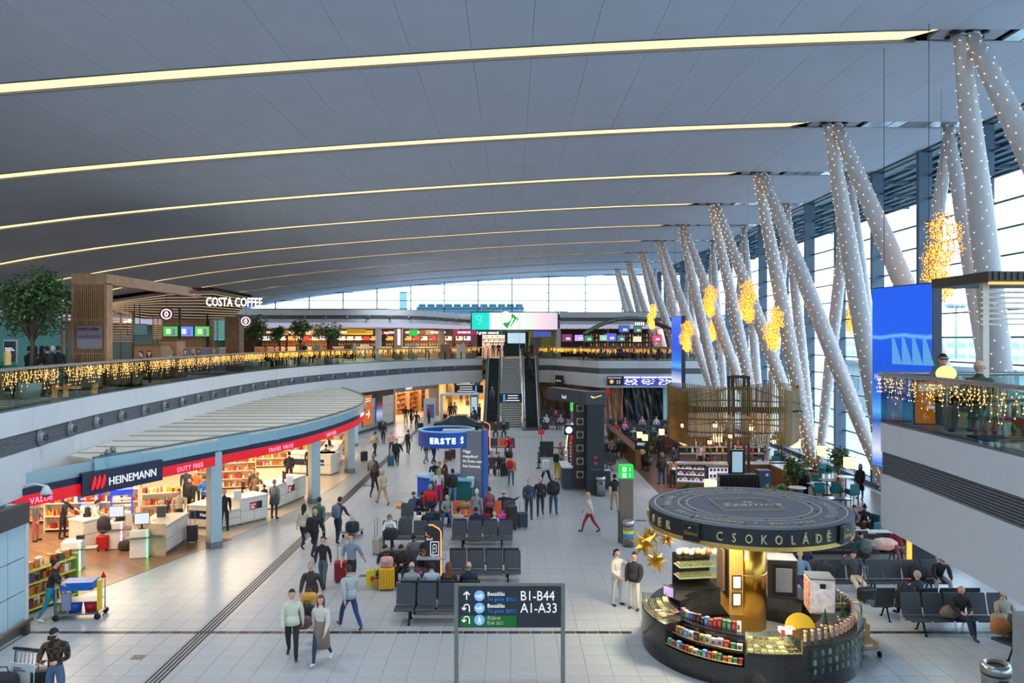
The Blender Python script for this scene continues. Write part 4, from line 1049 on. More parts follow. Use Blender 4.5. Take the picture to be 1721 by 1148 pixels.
x0,yy,_ = G(945,824);t = thing('information_desk','dark blue information desk with a white top left of the black column','desk',(x0,yy,0));NB = M((48,60,76),.5)
m2 = MB();m2.prism([(0,.2),(.1,-.05),(2.5,-.05),(2.5,.35),(.45,.35),(.35,1.9),(0,1.9)],.08,1.02);m2.build('front',NB,t)
m2 = MB();m2.prism([(-.05,.15),(.05,-.12),(.9,-.12),(.9,.4),(.5,.4),(.4,2.0),(-.05,2.0)],1.15,1.22);m2.prism([(-.0,.2),(.1,-.05),(.85,-.05),(.85,.35),(.45,.35),(.35,1.9),(0,1.9)],1.02,1.15,1);m2.build('worktop',[M((212,214,216),.4),NB],t)
m2 = MB();m2.prism([(.03,.2),(.13,-.02),(2.5,-.02),(2.5,.3),(.4,.3),(.3,1.9),(.03,1.9)],0,.08);m2.build('plinth',M((150,130,120),.5),t)
m2 = MB();m2.box((1.75,-.02,1.05),(1.5,.3,.05));m2.build('low_top',WHITE,t)
x,y,_ = G(956,798);t = thing('round_sign','round glowing white sign on a dark post above the information desk','sign',(x,y,0));m2 = MB();m2.box((0,0,1.3),(.08,.08,2.6));m2.build('post',M((30,40,80),.5),t);m2 = MB();m2.box((0,0,2.6),(.55,.2,.58));m2.build('box',M((24,44,92),.5),t)
m2 = MB();m2.lathe([(.19,0),(.19,.02)],(0,0,0),0,20,False,MT((0,-.1,2.6)) @ X90);m2.build('disc',M((250,250,250),.5,0,2,0),t)
# festive figure with candy and lights
x,y,_ = G(968,792);t = thing('festive_display','red and white festive candy arch wrapped in bulbs behind the desk','decoration',(x,y,0));RD = M((176,24,26),.4)
m2 = MB();m2.box((0,0,1.0),(.8,.6,2.0),0,0,None,.08);m2.build('pillar_box',RD,t)
m2 = MB();m2.ball((0,0,2.25),.52,0,14,8,(1,.6,.75));m2.build('bow',M((214,30,30),.35),t)
m2 = MB();m2.ball((.05,0,2.75),.5,0,14,8,(.9,.5,.4));m2.build('snow_cap',WHITE,t)
for s in (-1,1): m2 = MB();[m2.box((s*.36,-.02,.12+.2*k),(.14,.66,.1)) for k in range(9)];m2.build('candy_stripe',WHITE,t)
m2 = MB();m2.ball((-.52,0,2.5),.3,0,12,8,(1,.4,1));[m2.bar((-.52,-.12,2.5),(-.52+.26*math.cos(a),-.12,2.5+.26*math.sin(a)),.02,.06,1) for a in [PI*q/3 for q in range(6)]];m2.build('candy_disc',[M((230,230,228),.4),RD],t)
m2 = MB();r = random.Random(2)
for k in range(60): a = PI*k / 59;m2.ball((.62*math.cos(a) *1.0,-.32,(1.2+1.75*math.sin(a)) if 0 < a < PI else 1),.03,0,5,3)
for k in range(30): m2.ball((r.choice([-.45,.45]),-.32,r.uniform(.1,2)),.03,0,5,3)
tag(m2.build('bulbs',BULBW,t),kind='stuff')
x,y,_ = G(905,787);t = thing('queue_barrier','retractable belt barrier left of the information desk','barrier',(x,y,0))
for xx,yy in ((0,0),(.15,2.2),(2.6,2.0)): m2 = MB();m2.tube([(xx,yy,0),(xx,yy,1.0)],.04,0,8);m2.lathe([(.18,0),(.18,.03)],(xx,yy,0),0,14);m2.build('post',M((70,72,76),.4,.7),t)
m2 = MB();m2.box((1.35,2.1,.95),(2.5,.02,.07));m2.box((.08,1.1,.95),(.02,2.2,.07));m2.build('belt',M((40,42,46),.6),t)
x,y,_ = G(910,768);t = thing('leaflet_stand','small dark stand with a red sign behind the belt barrier','stand',(x,y,0));m2 = MB();m2.box((.35,.2,.5),(.9,.5,1.));m2.build('cabinet',BK,t);m2 = MB();m2.box((0,0,1.65),(.4,.06,.3));m2.build('red_sign',M((200,30,36),.5,0,.5,0),t);m2 = MB();m2.box((0,0,1.2),(.05,.05,.9));m2.build('post',BK,t)
# ------------------------------------------------------------------ left ground floor: duty free shop
PB = M((176,202,212),.22,0,0,.01,1);REDS = M((226,10,34),.4,0,.75,0);NAVY = M((22,30,62),.4);PINKL = M((255,150,190),.5,0,1.2,0)
def back_panels(path,z0,z1,name,label,w=1.5,rows=3):
    root = link(name,None);root['kind'] = 'structure';root['label'] = label
    rs = resample(path,w)
    if (Vector(path[-1]) - rs[-1]).length > .2: rs.append(Vector(path[-1]))
    for a,b in zip(rs,rs[1:]):
        e = (b - a).normalized() *.012
        for k in range(rows):
            h = (z1 - z0) / rows;m2 = MB();m2.wall([a+e,b - e],z0+h*k+.012,z0+h*(k+1) - .012,-.05);m2.build('panel',PB,root)
    m2 = MB();m2.wall(rs,z0,z1,-.12); 
    m2 = MB();m2.wall([p - Vector((.1,0)) for p in rs],0,z1,-.1);m2.build('backing',M((70,80,88),.6),root)
    m2 = MB();m2.wall([p+Vector((.03,0)) for p in rs],0,.22,-.05);m2.build('baseboard',M((104,98,94),.5,.4),root)
    return root
back_panels([(-12.55,8),(-12.9,14),(-13.05,20.8)],.22,2.9,'wall_left_lower','pale blue glass wall panels at the lower left')
mb = MB();mb.wall([(-12.5,8),(-12.85,14),(-13.0,20.85)],2.9,ZB+.02,-.2);struct('trim_10',mb,M((72,68,68),.5),None,'dark band above the pale wall panels')
mb = MB();mb.box((-14.6,20.75,1.7),(3.2,.12,3.4));struct('wall_shop_end',mb,M((200,206,208),.5))
t = thing('wall_guard','brown metal bumper rail at the foot of the pale wall','rail',(-12.8,19.6,0));m2 = MB();m2.tube([(0,-1.2,.35),(-.05,1.1,.35)],.05,0,8);m2.build('rail',M((110,98,92),.4,.5),t)
for yy in (-.9,.9): m2 = MB();m2.box((-.08,yy,.18),(.14,.14,.36));m2.build('bracket',M((90,82,78),.4,.5),t)
back_panels([(-12.95,59.6),(-12.8,63.5),(-11.05,72)],.1,2.75,'wall_left_far','pale blue glass wall panels beyond the shop canopy',1.6,3)
mb = MB();mb.wall([(-12.9,59.6),(-12.75,63.5),(-11.0,72)],2.75,3.45,-.2);struct('trim_11',mb,M((38,38,44),.5),None,'black band above the far pale panels')
def poster(name,label,x,y,z0,w,h,rz,mat,cat='poster',frame=(60,64,70)):
    t = thing(name,label,cat,(x,y,z0),rz);m2 = MB();m2.box((0,0,h/2),(w+.06,.05,h+.06));m2.build('frame',M(frame,.5),t)
    m2 = MB();m2.box((0,-.032,h/2),(w,.012,h));m2.build('print',mat,t);return t
ORP = M((232,120,40),.5,0,.6,0)
dirw = math.atan2(8.5,1.75)
t = poster('poster','orange lit poster with a white arrow on the far pale wall',-12.28,65.6,.55,2.0,2.55,dirw,ORP)
m2 = MB();m2.box((0,-.05,.95),(.75,.02,.14));m2.bar((.4,-.05,.95),(.1,-.05,1.25),.02,.14);m2.bar((.4,-.05,.95),(.1,-.05,.65),.02,.14);m2.build('arrow',SW,t)
lines(t,-.85,-.05,2.25,(1.5,1.5,.5,.45),.1,SW,2.)
t = poster('poster','dark poster with a blue and pink picture beside the orange one',-11.75,68.4,.55,1.5,2.55,dirw,ramp_mat([(0,(40,90,200)),(.35,(225,225,240)),(.5,(90,130,220)),(.62,(150,30,70)),(.8,(20,20,30)),(1,(14,14,20))],'Object','Z',.5,.7,.39,0,.1))
# canopy over the shop front
FR = curve_pts([(-13.75,21.4),(-12.95,24.0),(-12.1,26.1),(-10.95,29.4),(-9.3,34.3),(-8.5,41.7),(-9.1,48),(-10.6,53.5),(-13.0,59.4)],6)
FRc = [p for p in FR if p[1] > 23.9]
t = thing('shop_canopy','lens-shaped canopy roof with a pale glass edge over the duty free shop','canopy')
bk = [p for p in LP if 24.2 < p[1] < 59.2]
m2 = MB();m2.prism([tuple(p) for p in FRc] +[(p[0] +.1,p[1]) for p in bk[::-1]],4.02,4.12);m2.build('roof',M((196,198,192),.6,0,0,.04,2),t)
def xat(path,y):
    for a,b in zip(path,path[1:]):
        if (a[1] - y) *(b[1] - y) <= 0 and a[1] != b[1]: return a[0] +(b[0] - a[0]) *(y - a[1]) / (b[1] - a[1])
    return path[-1][0]
y = 25.2
while y < 58.8:
    xa,xb = xat(LP,y) +.15,xat(FRc,y) - .06;m2 = MB();m2.box(((xa+xb) / 2,y,4.135),(xb - xa,.07,.03));m2.build('rib',M((150,152,150),.5),t);y += 1.5
m2 = MB();m2.wall(FRc,4.12,4.18,-.1);m2.build('edge_strip',M((96,110,108),.4),t)
rs = resample(FRc,1.8)
for a,b in zip(rs,rs[1:]): e = (b - a) *.004;m2 = MB();m2.wall([a+e,b - e],3.63,4.12,-.06);m2.build('glass_panel',M((150,188,200),.2,0,0,.01),t)
rs = resample(FR,.5);sg = thing('shop_sign','curved red and navy sign band along the duty free shop front','sign')
m2 = MB();m2.wall(rs,3.45,3.65,-.08);m2.build('navy_band',NAVY,sg); 
rs2 = resample(FR,1.6)
for a,b in zip(rs2,rs2[1:]): e = (b - a) *.002;m2 = MB();m2.wall([a+e,b - e],3.10,3.45,-.09);m2.build('red_panel',REDS,sg)
m2 = MB();m2.wall([p - Vector((.1,.0)) for p in rs],3.1,4.05,-.05);m2.build('backing',M((150,176,186),.5,0,0,.01),sg)
def on_front(y0,s,size,z,mt,sp=1.0):
    x0 = xat(FR,y0);x1 = xat(FR,y0+1.5);a = math.atan2(1.5,x1 - x0)
    text(s,size,mt,sg,(x0+.09,y0,z),a,.008,spacing=sp)
on_front(21.75,'VALUE',.24,3.19,PINKL,1.1);on_front(27.0,'DUTY FREE',.24,3.19,PINKL,1.1);on_front(31.7,'TRAVEL VALUE',.24,3.19,PINKL,1.1);on_front(36.8,'DUTY FREE',.24,3.19,PINKL,1.1);on_front(43,'HEINEMANN',.28,3.5,SW)
x0,x1 = xat(FR,23.4),xat(FR,26.3);a = math.atan2(2.9,x1 - x0);L = math.hypot(2.9,x1 - x0)
hb = thing('shop_sign','navy sign box lettered Heinemann with a red wave emblem','sign',(x0+.15,23.4,0),a)
m2 = MB();m2.prism([(0,0),(L,0),(L - .12,.3),(.12,.3)],3.05,3.75);m2.build('box',NAVY,hb);text('HEINEMANN',.36,SW,hb,(.92,-.02,3.25),0,.01,sx=.92)
m2 = MB()
for k in range(3):
    pts = [(.32+.17*k+.12*math.sin(q / 6*1.3),-.02,3.2+.42*q / 6) for q in range(7)];m2.tube(pts,[.02,.05,.06,.06,.055,.045,.02],0,6)
m2.build('wave_emblem',M((226,30,44),.5,0,.9,0),hb)
# reflected stair-like blue prints near the second pillar are left as glass glitter: canopy pillars
for i,(px,py,lb) in enumerate(((360,920,'nearest'),(528,845,'middle'),(588,794,'far'),(597,750,'farthest slim'))):
    x,y,_ = G(px,py);x = x if i == 0 else x;w = .42 if i < 3 else .3
    t = thing('canopy_pillar',f'{lb} pale blue-grey pillar carrying the shop canopy','pillar',(x,y,0),.75,'pillars of the shop canopy')
    m2 = MB();m2.box((0,0,1.85),(w,w,3.5),0);m2.build('shaft',M((164,188,198),.3,.1,0,.01),t);m2 = MB();m2.box((-w*.51,0,1.85),(.03,w*.9,3.4));m2.build('cover_plate',M((176,172,166),.5),t)
    m2 = MB();m2.box((0,0,.12),(w+.04,w+.04,.24));m2.build('foot',M((116,118,122),.5),t)
    if i < 2: m2 = MB();m2.tube([(-.3,-.3,.05),(-.3,-.3,.4),(-.3,-.05,.4)],.03,0,6);m2.build('guard',STEEL,t)
t = thing('security_camera','white dome camera on a curved arm beside the red sign','camera',(-13.2,21.9,3.62));m2 = MB();m2.tube([(-.4,-.35,.1),(-.1,-.4,.2),(.15,-.3,.12)],.03,0,6);m2.build('arm',WHITE,t)
m2 = MB();m2.lathe([(.14,0),(.15,.05),(.08,.2),(.02,.26)],(.18,-.28,-.12),0,14);m2.build('housing',WHITE,t);m2 = MB();m2.ball((.18,-.28,-.13),.12,0,12,6,(1,1,.6));m2.build('dome',M((60,66,74),.2),t)
t = thing('security_camera','pair of small grey floodlights above the Heinemann sign','lamp',(-12.75,24.4,4.18));m2 = MB();[m2.ball((dx,dy,.1),.1,0,8,5) for dx,dy in ((0,0),(-.1,.5))];m2.box((-.1,.2,.02),(.1,.8,.04));m2.build('heads',STEEL,t)
# shop floor
def wood_mat(c1,c2):
    m = bpy.data.materials.new('wood_floor');m.use_nodes = True;nt = m.node_tree;b = nt.nodes['Principled BSDF']
    tc = nt.nodes.new('ShaderNodeTexCoord');mp = nt.nodes.new('ShaderNodeMapping');mp.inputs['Rotation'].default_value = (0,0,rad(35));bk = nt.nodes.new('ShaderNodeTexBrick')
    bk.inputs['Scale'].default_value = 1.;bk.inputs['Brick Width'].default_value = 1.6;bk.inputs['Row Height'].default_value = .18;bk.inputs['Mortar Size'].default_value = .004
    bk.inputs['Color1'].default_value = (*lin(c1),1);bk.inputs['Color2'].default_value = (*lin(c2),1);bk.inputs['Mortar'].default_value = (*[v*.6 for v in lin(c2)],1)
    nt.links.new(tc.outputs['Object'],mp.inputs[0]);nt.links.new(mp.outputs[0],bk.inputs['Vector']);nt.links.new(bk.outputs[0],b.inputs['Base Color']);b.inputs['Roughness'].default_value = .3
    return m
WF = wood_mat((146,114,86),(128,96,70))
g2 = lambda *a: [G(px,py)[:2] for px,py in a]
mb = MB();mb.prism(g2((46,1032),(130,1003),(240,962),(330,927),(391,906),(372,905),(300,893),(240,870)) +[(-24,36),(-26,21)],.001,.006)
struct('floor_shop',mb,WF,None,'wooden floor at the mouth of the duty free shop')
mb = MB();mb.prism(g2((300,893),(372,905)) +[(-11.2,30),(-9.8,36),(-9.3,44),(-10.5,53),(-12.8,59)] +[(-30,60),(-30,36)],.0015,.005)
struct('floor_shop_tiles',mb,M((214,196,170),.3,0,0,.02),None,'warm lit beige floor inside the duty free shop')
mb = MB();mb.box((-31,42,1.7),(.2,44,3.5));mb.box((-22,62,1.7),(18,.2,3.5));struct('wall_shop_back',mb,M((222,200,168),.6),None,'cream rear walls of the shop')
for i,(x,y,sx_,sy_,p) in enumerate(((-15.6,24.5,3,4,300),(-17,31,4,6,520),(-13.5,36,3,6,420),(-15,44,5,7,560),(-13,52,3,5,300),(-22,27,5,6,420),(-22,40,5,9,420))):
    area('shop_lamp',(x,y,3.3),sx_,p,(1,.80,.55),(0,0,0),sy_)
WC = M((228,222,214),.35,0,0,.01);WOODL = M((196,168,140),.5,0,0,.1,4)
def counter(p0,p1,w,h,label,sign=None,cat='counter',end=False,navy=None,top=None):
    x0,y0,_ = G(*p0);x1,y1,_ = G(*p1);a = math.atan2(y1 - y0,x1 - x0);L = math.hypot(x1 - x0,y1 - y0)
    t = thing('checkout_counter',label,cat,(x0,y0,0),a,'white checkout counters of the shop');n = max(1,round(L / .9))
    m2 = MB();m2.box((L/2,w/2+.02,h/2+.04),(L - .02,w - .04,h - .1));m2.build('carcass',WC,t)
    for k in range(n):
        for r_ in range(2): m2 = MB();m2.box((L*(k+.5) / n,.005,.13+(h - .2) *(r_+.5) / 2),(L / n - .02,.03,(h - .2) / 2 - .02));m2.build('front_panel',WC,t)
    m2 = MB();m2.box((L/2,w/2,.05),(L - .1,w - .1,.1));m2.build('plinth',M((120,116,112),.5),t)
    m2 = MB();m2.box((L/2,w/2,h+.01),(L+.04,w+.04,.05));m2.build('worktop',top or M((236,228,216),.3),t)
    if end: m2 = MB();m2.box((-.03,w/2,h/2+.05),(.05,w+.06,h+.12));m2.build('end_panel',WOODL,t)
    if sign:
        m2 = MB();m2.box((L*sign,-.015,h*.68),(.62,.02,.3));m2.build('red_plaque',M((200,24,40),.5),t);m2 = MB();m2.box((L*sign+.18,-.03,h*.68),(.26,.012,.3));m2.build('navy_plaque',NAVY,t);text('DUTY',.1,SW,t,(L*sign - .28,-.03,h*.68));text('FREE',.1,SW,t,(L*sign - .28,-.03,h*.68 - .11))
    if navy: m2 = MB();m2.box((L*.5,-.015,h*.62),(L*navy,.02,.34));m2.build('navy_panel',NAVY,t);text('Heinemann',.2,SW,t,(L*.5+.1,-.03,h*.56))
    return t,a,L,x0,y0
counter((278,934),(316,908),1.15,1.05,'white checkout counter with a wooden end panel beside the near canopy pillar',end=True)
counter((360,893),(404,884),.8,.72,'low rounded white packing counter right behind the near canopy pillar')
counter((404,884),(450,873),1.0,1.1,'white counter with a red plaque between the first two canopy pillars',sign=.55)
counter((462,858),(514,836),1.0,1.1,'second white counter with a red plaque next to the middle pillar',sign=.5)
counter((316,888),(350,890),1.0,.95,'white counter with a navy band behind the near pillar',navy=.9)
counter((482,797),(556,800),1.2,1.2,'long cream counter with a navy panel beyond the middle pillar',navy=.7)
counter((562,798),(576,772),1.0,1.2,'last white counter near the far end of the shop')
counter((140,925),(168,918),.9,1.05,'tall white counter behind the woman in black at the shop entrance')
def monitor(x,y,z,rz,label,col=(190,210,225),w=.42,h=.34,cat='screen'):
    t = thing('monitor',label,cat,(x,y,z),rz);m2 = MB();m2.box((0,0,h/2+.18),(w+.04,.04,h+.04));m2.box((0,.04,.12),(.06,.06,.24));m2.box((0,.04,.01),(.2,.16,.02));m2.build('casing',BLACK,t)
    m2 = MB();m2.box((0,-.022,h/2+.18),(w,.006,h));m2.build('screen',M(col,.3,0,.9,0),t);return t
for i,(px,py,lc,lb) in enumerate(((233,940,(70,240,120),'self checkout kiosk with a green light edge'),(190,925,(190,130,255),'self checkout kiosk with a violet light edge'),(118,962,(110,240,130),'self checkout kiosk with a green edge behind the snack shelf'))):
    x,y,_ = G(px,py);t = thing('self_checkout',lb+' at the shop entrance','self checkout',(x - .1,y+.35,0),.25,'self checkout kiosks')
    m2 = MB();m2.box((0,0,.5),(.62,.55,1.0),0,0,None,.03);m2.build('body',WC,t);m2 = MB();m2.box((.28,-.28,.52),(.035,.03,1.0));m2.build('light_edge',M(lc,.5,0,5.,0),t)
    m2 = MB();m2.prism([(-.45,-.45),(.8,-.35),(.75,.1),(-.4,.1)],.72,.76);m2.build('bag_shelf',M((98,94,92),.4),t)
    if i < 2: monitor(x - .05,y+.35,1.0,.35,f'tilted touch screen on the kiosk with the {"green" if i == 0 else "violet"} edge',(214,226,236),.48,.38)
    m2 = MB();m2.box((.2,.1,1.06),(.22,.2,.16));m2.build('card_reader',DARK,t)
for i,(px,py) in enumerate(((205,905),(152,890))):
    x,y,_ = G(px,py);t = thing('display_stand',['blue lit snack display tower between the kiosks','blue lit snack display tower behind the man in white'][i],'display',(x,y,0),.4);BL = M((40,70,230),.4,0,1.2,0)
    m2 = MB();m2.box((0,0,.5),(.7,.5,1.0));m2.build('base',WC,t);m2 = MB();[m2.box((s*.36,0,1.35),(.04,.4,.8)) for s in (-1,1)];m2.box((0,0,1.85),(.8,.42,.2));m2.build('lit_frame',BL,t)
    for k in range(3): m2 = MB();m2.box((0,0,1.02+.27*k),(.7,.36,.03));m2.build('shelf',M((230,235,250),.4,0,.6,0),t)
PRC = [(200,60,40),(230,180,60),(240,230,210),(180,110,50),(120,40,30),(60,90,60),(220,120,50),(90,60,120),(250,210,120),(30,50,110),(150,20,40)]
_pm = {}
def prodmesh(kind):
    if kind not in _pm:
        m2 = MB()
        if kind == 'box': m2.box((0,0,.11),(.13,.09,.22))
        elif kind == 'bottle': m2.lathe([(.04,0),(.042,.18),(.015,.24),(.015,.31)],(0,0,0),0,8)
        elif kind == 'can': m2.lathe([(.045,0),(.048,.01),(.048,.15),(.04,.16)],(0,0,0),0,8)
        elif kind == 'bag': m2.add([(-.08,-.04,0),(.08,-.04,0),(.08,.04,0),(-.08,.04,0),(-.09,0,.22),(.09,0,.22),(0,-.07,.1),(0,.07,.1)],[(3,2,1,0),(0,1,6),(1,5,6),(5,4,6),(4,0,6),(2,3,7),(3,4,7),(4,5,7),(5,2,7),(0,4,3),(1,2,5)])
        me = m2.mesh(kind);me.materials.append(WC);_pm[kind] = me
    return _pm[kind]
def product(kind,x,y,z,rz,col,label,group,cat):
    o = link({'box': 'gift_box','bottle': 'bottle','can': 'tin','bag': 'sweet_bag'}[kind],prodmesh(kind),None,(x,y,z),rz)
    o.material_slots[0].link = 'OBJECT';o.material_slots[0].material = M(col,.45);tag(o,label,cat,group);return o
NP = [0]
PN = dict(zip(PRC,('red','amber','cream','brown','dark red','green','orange','purple','pale yellow','navy','crimson')))
SHORT = {}
def cl_(c,kd,k,q,n,fill,label):
    lv = 'bottom' if k == 0 else 'top' if k == n - 1 else ('second' if k == 1 else 'third' if k == 2 else 'fourth') +' lowest'
    w = {'yell': 'snack shelf','shel': 'sweet shelf','rear': 'red gift shelf','long': 'bottle shelf','low ': 'low shelf','tall': 'tall shelf','cosm': 'cosmetics shelf','dark': 'dark goods shelf','far ': 'far canopy shelf'}.get(label[:4],label.split()[0] +' lit far shelf')
    return c,f'{PN[c]} {dict(box="box", bottle="bottle", can="tin", bag="bag")[kd]}, {ORD[min(q,11)]} from left, {lv} level, {w}','goods on the '+w,'product'
def shelf_unit(x,y,rz,w,h,label,n=4,col=(220,206,186),prods=('box','bottle','can'),fill=6,dep=.45,pl=None,base=None):
    t = thing('shelf_unit',label,'shelf',(x,y,0),rz,'shelving in the duty free shop');c = M(col,.5)
    m2 = MB();m2.box((0,dep/2 - .015,h/2),(w,.03,h));m2.build('back_panel',c,t)
    for s in (-1,1): m2 = MB();m2.box((s*w/2,0,h/2),(.04,dep,h));m2.build('side_panel',M(base,.5) if base else c,t)
    for k in range(n): m2 = MB();m2.box((0,0,.12+(h - .25) *k / max(1,n - 1)),(w - .05,dep - .04,.035));m2.build('shelf',c,t)
    r = random.Random(int(x*31+y*7))
    for k in range(n):
        z = .14+(h - .25) *k / max(1,n - 1)
        for q in range(fill):
            if NP[0] > 285: break
            lx = -w/2+.12+(w - .24) *(q+r.uniform(.3,.7)) / fill;kd = r.choice(prods);NP[0] += 1
            product(kd,x+lx*math.cos(rz) +.08*math.sin(rz),y+lx*math.sin(rz) - .08*math.cos(rz),z,rz,*cl_(r.choice(PRC),kd,k,q,n,fill,label))
    m2 = MB()
    for k in range(n):
        z = .14+(h - .25) *k / max(1,n - 1)
        for q in range(int(w / .1)): hh = r.uniform(.12,.26);m2.box((-w/2+.08+.1*q,.08,z+hh/2),(.085,.14,hh),r.randrange(4))
    tag(m2.build('packed_goods',[M(PRC[i],.5) for i in (0,1,2,6)],t),kind='stuff')
    return t
shelf_unit(-13.75,22.5,1.25,2.2,1.35,'yellow-green snack shelf at the shop corner beside the cleaner',4,(206,200,90),('can','bag','box'),8,.5,None,(136,176,86))
shelf_unit(-18.5,26.5,.2,3.2,1.7,'shelf of sweets behind the woman in black',4,fill=7)
shelf_unit(-21.5,27.2,.2,2.6,1.9,'rear shelf of red packaged gifts at the left',4,fill=5)
shelf_unit(-17.2,31.8,.15,3.6,1.8,'long bottle shelf under the Duty Free lettering',4,fill=8)
shelf_unit(-15.6,33.5,.35,2.4,1.3,'low shelf of bottles beside the tan-shirted man',3,fill=6)
shelf_unit(-20.8,33,.1,3.0,2.,'tall shelf of boxes deep in the shop',4,fill=5)
shelf_unit(-15.0,40.5,.3,3.,1.5,'cosmetics shelf behind the second checkout',4,fill=5)
shelf_unit(-14.2,47.5,.2,3.,1.6,'dark red goods shelf below Travel Value',4,fill=5)
shelf_unit(-12.3,52.5,.5,3.,1.6,'far shelf at the end of the canopy',4,fill=4)
for i,(px,py,z) in enumerate(((418,850,1.1),(380,862,1.1),(487,829,1.1),(292,888,1.05))):
    x,y,_ = G(px,py+24,0);monitor(x - .35,y+.3,z+.03,2.2,['till screen on the second counter','till screen on the packing counter','till screen on the third counter','till screen on the nearest counter'][i],(150,170,190),.36,.3,'till')
for i,(px,py) in enumerate(((280,902),(409,868),(497,838),(532,782))):
    x,y,_ = G(px,py+20);o = MB();o.box((0,0,.2),(.3,.14,.4));o.tube([(-.06,0,.4),(-.06,0,.52),(.06,0,.52),(.06,0,.4)],.008,0,5)
    q = o.build('shopping_bag',M((235,235,238) if i else (70,66,70),.5),None,(x - .4,y+.45,1.09),.3);tag(q,['grey gift bag on the nearest checkout counter','white gift bag on the second counter','white gift bag on the third counter','white gift bag on the cream counter'][i],'bag')
# the bright shop and corridor further back
mb = MB();mb.wall([(-11.05,72.0),(-10.9,72.4),(-19,74)],0,3.45,-.1);struct('wall_far_shop_left',mb,M((214,196,170),.6))
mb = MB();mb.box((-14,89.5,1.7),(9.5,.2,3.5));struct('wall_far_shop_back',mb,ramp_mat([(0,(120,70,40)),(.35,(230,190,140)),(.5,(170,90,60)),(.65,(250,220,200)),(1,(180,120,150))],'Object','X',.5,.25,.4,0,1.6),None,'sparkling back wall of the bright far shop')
area('shop_lamp',(-12.5,80,3.35),5,900,(1,.82,.66),(0,0,0),10);area('corridor_lamp',(-4.5,92,3.35),5,1100,(1,.84,.58),(0,0,0),18)
mb = MB();mb.wall([(-11.1,72.0),(-9.4,76),(-7.9,79.5)],2.85,3.5,-.2);t = struct('trim_12',mb,M((150,150,158),.5),None,'grey sign band of the bright far shop')
t = thing('shop_sign','white lettering sign over the bright far shop','sign',(-10.2,74.0,2.95),rad(66));m2 = MB();m2.box((1.2,.02,.2),(2.6,.04,.4));m2.build('panel',M((160,160,168),.5),t);text('effilier',.5,SW,t,(.0,-.01,.05),0,.02)
mb = MB();mb.box((-8.1,80.5,1.7),(.9,1.6,3.4));mb.box((-8.9,92,1.7),(.4,22,3.4),1);mb.box((-1.2,93,1.7),(.3,22,3.4),1);mb.box((-4.7,104.3,1.7),(8,.2,3.4),1)
struct('wall_corridor',mb,[M((150,142,138),.6),M((222,196,150),.6)],None,'cream walls of the corridor left of the escalators')
mb = MB();mb.box((-6.7,84,1.7),(.5,.5,3.4));struct('column_2',mb,M((206,184,130),.5),None,'yellowish corridor pillar')
mb = MB();mb.prism([(-8.7,80.5),(-1.4,80.5),(-1.4,104),(-8.7,104)],.001,.006);mb.prism([(-11,72.5),(-8.6,79.8),(-9,89),(-18,89),(-18,74)],.001,.006);struct('floor_corridor',mb,M((214,190,146),.3),None,'warm lit corridor floor')
for i in range(5):
    m_ = shelf_unit(-13.8+i*1.0,76.5+i*2.4,1.2,2.,2.3,['first','second','third','fourth','fifth'][i] +' lit product shelf along the left side of the bright far shop',5,(200,150,100),fill=2)
for i,(px,py,w) in enumerate(((785,644,44),(788,654,48),(858,669,38))):
    d = (84,80,66)[i];W_ = w*d / F;t = thing('overhead_sign',['rear hanging direction sign in the corridor','front hanging direction sign in the corridor','dark direction sign hanging in front of the staircase'][i],'sign',(XD(px,d),d,ZD(py,d)))
    hh = (8,13,15)[i] *d / F;m2 = MB();m2.box((0,0,0),(W_,.1,hh));m2.build('panel',M((22,34,60),.5),t)
    m2 = MB();[m2.lathe([(hh*.13,0),(hh*.13,.01)],(0,0,0),0,12,False,MT((-W_*.28 if i == 2 else W_*.25,-.06,hh*(.28 - .28*k))) @ X90) for k in range(3)];m2.build('disc',SBL,t)
    m2 = MB();[m2.box(((W_*.1 if i == 2 else -W_*.1),-.055,hh*(.28 - .28*k)),(W_*(.45 if k < 2 else .6),.01,hh*.1)) for k in range(3)];m2.build('text_line',SW,t)
    m2 = MB();[m2.bar((s*W_*.4,0,hh/2),(s*W_*.4,0,(3.55 if i < 2 else 16.2) - ZD(py,d)),.03) for s in (-1,1)];m2.build('hanger',STEEL,t)
mb = MB();mb.bar((XD(858,66) - 3,66,4.62),(XD(858,66) +3,66,4.62),.1)
x,y,_ = G(742,722);t = thing('white_frame','white angular frame stand by a dark exhibited car','frame',(x,y,0),.1);m2 = MB();m2.box((-.0,0,1.5),(.28,.3,3.0));m2.build('post',WHITE,t);m2 = MB();m2.prism([(-.1,-.2),(3.4,.2),(3.2,.9),(-.1,.6)],2.95,3.15);m2.build('roof',WHITE,t)
t = thing('information_screen','tall lit information screen left of the escalators','screen',(XD(797,72),72,0));m2 = MB();m2.box((0,0,1.35),(.75,.3,2.7));m2.build('casing',M((70,84,96),.5),t);m2 = MB();m2.box((0,-.16,1.7),(.55,.02,1.6));m2.build('screen',M((170,200,220),.4,0,.9,0),t)
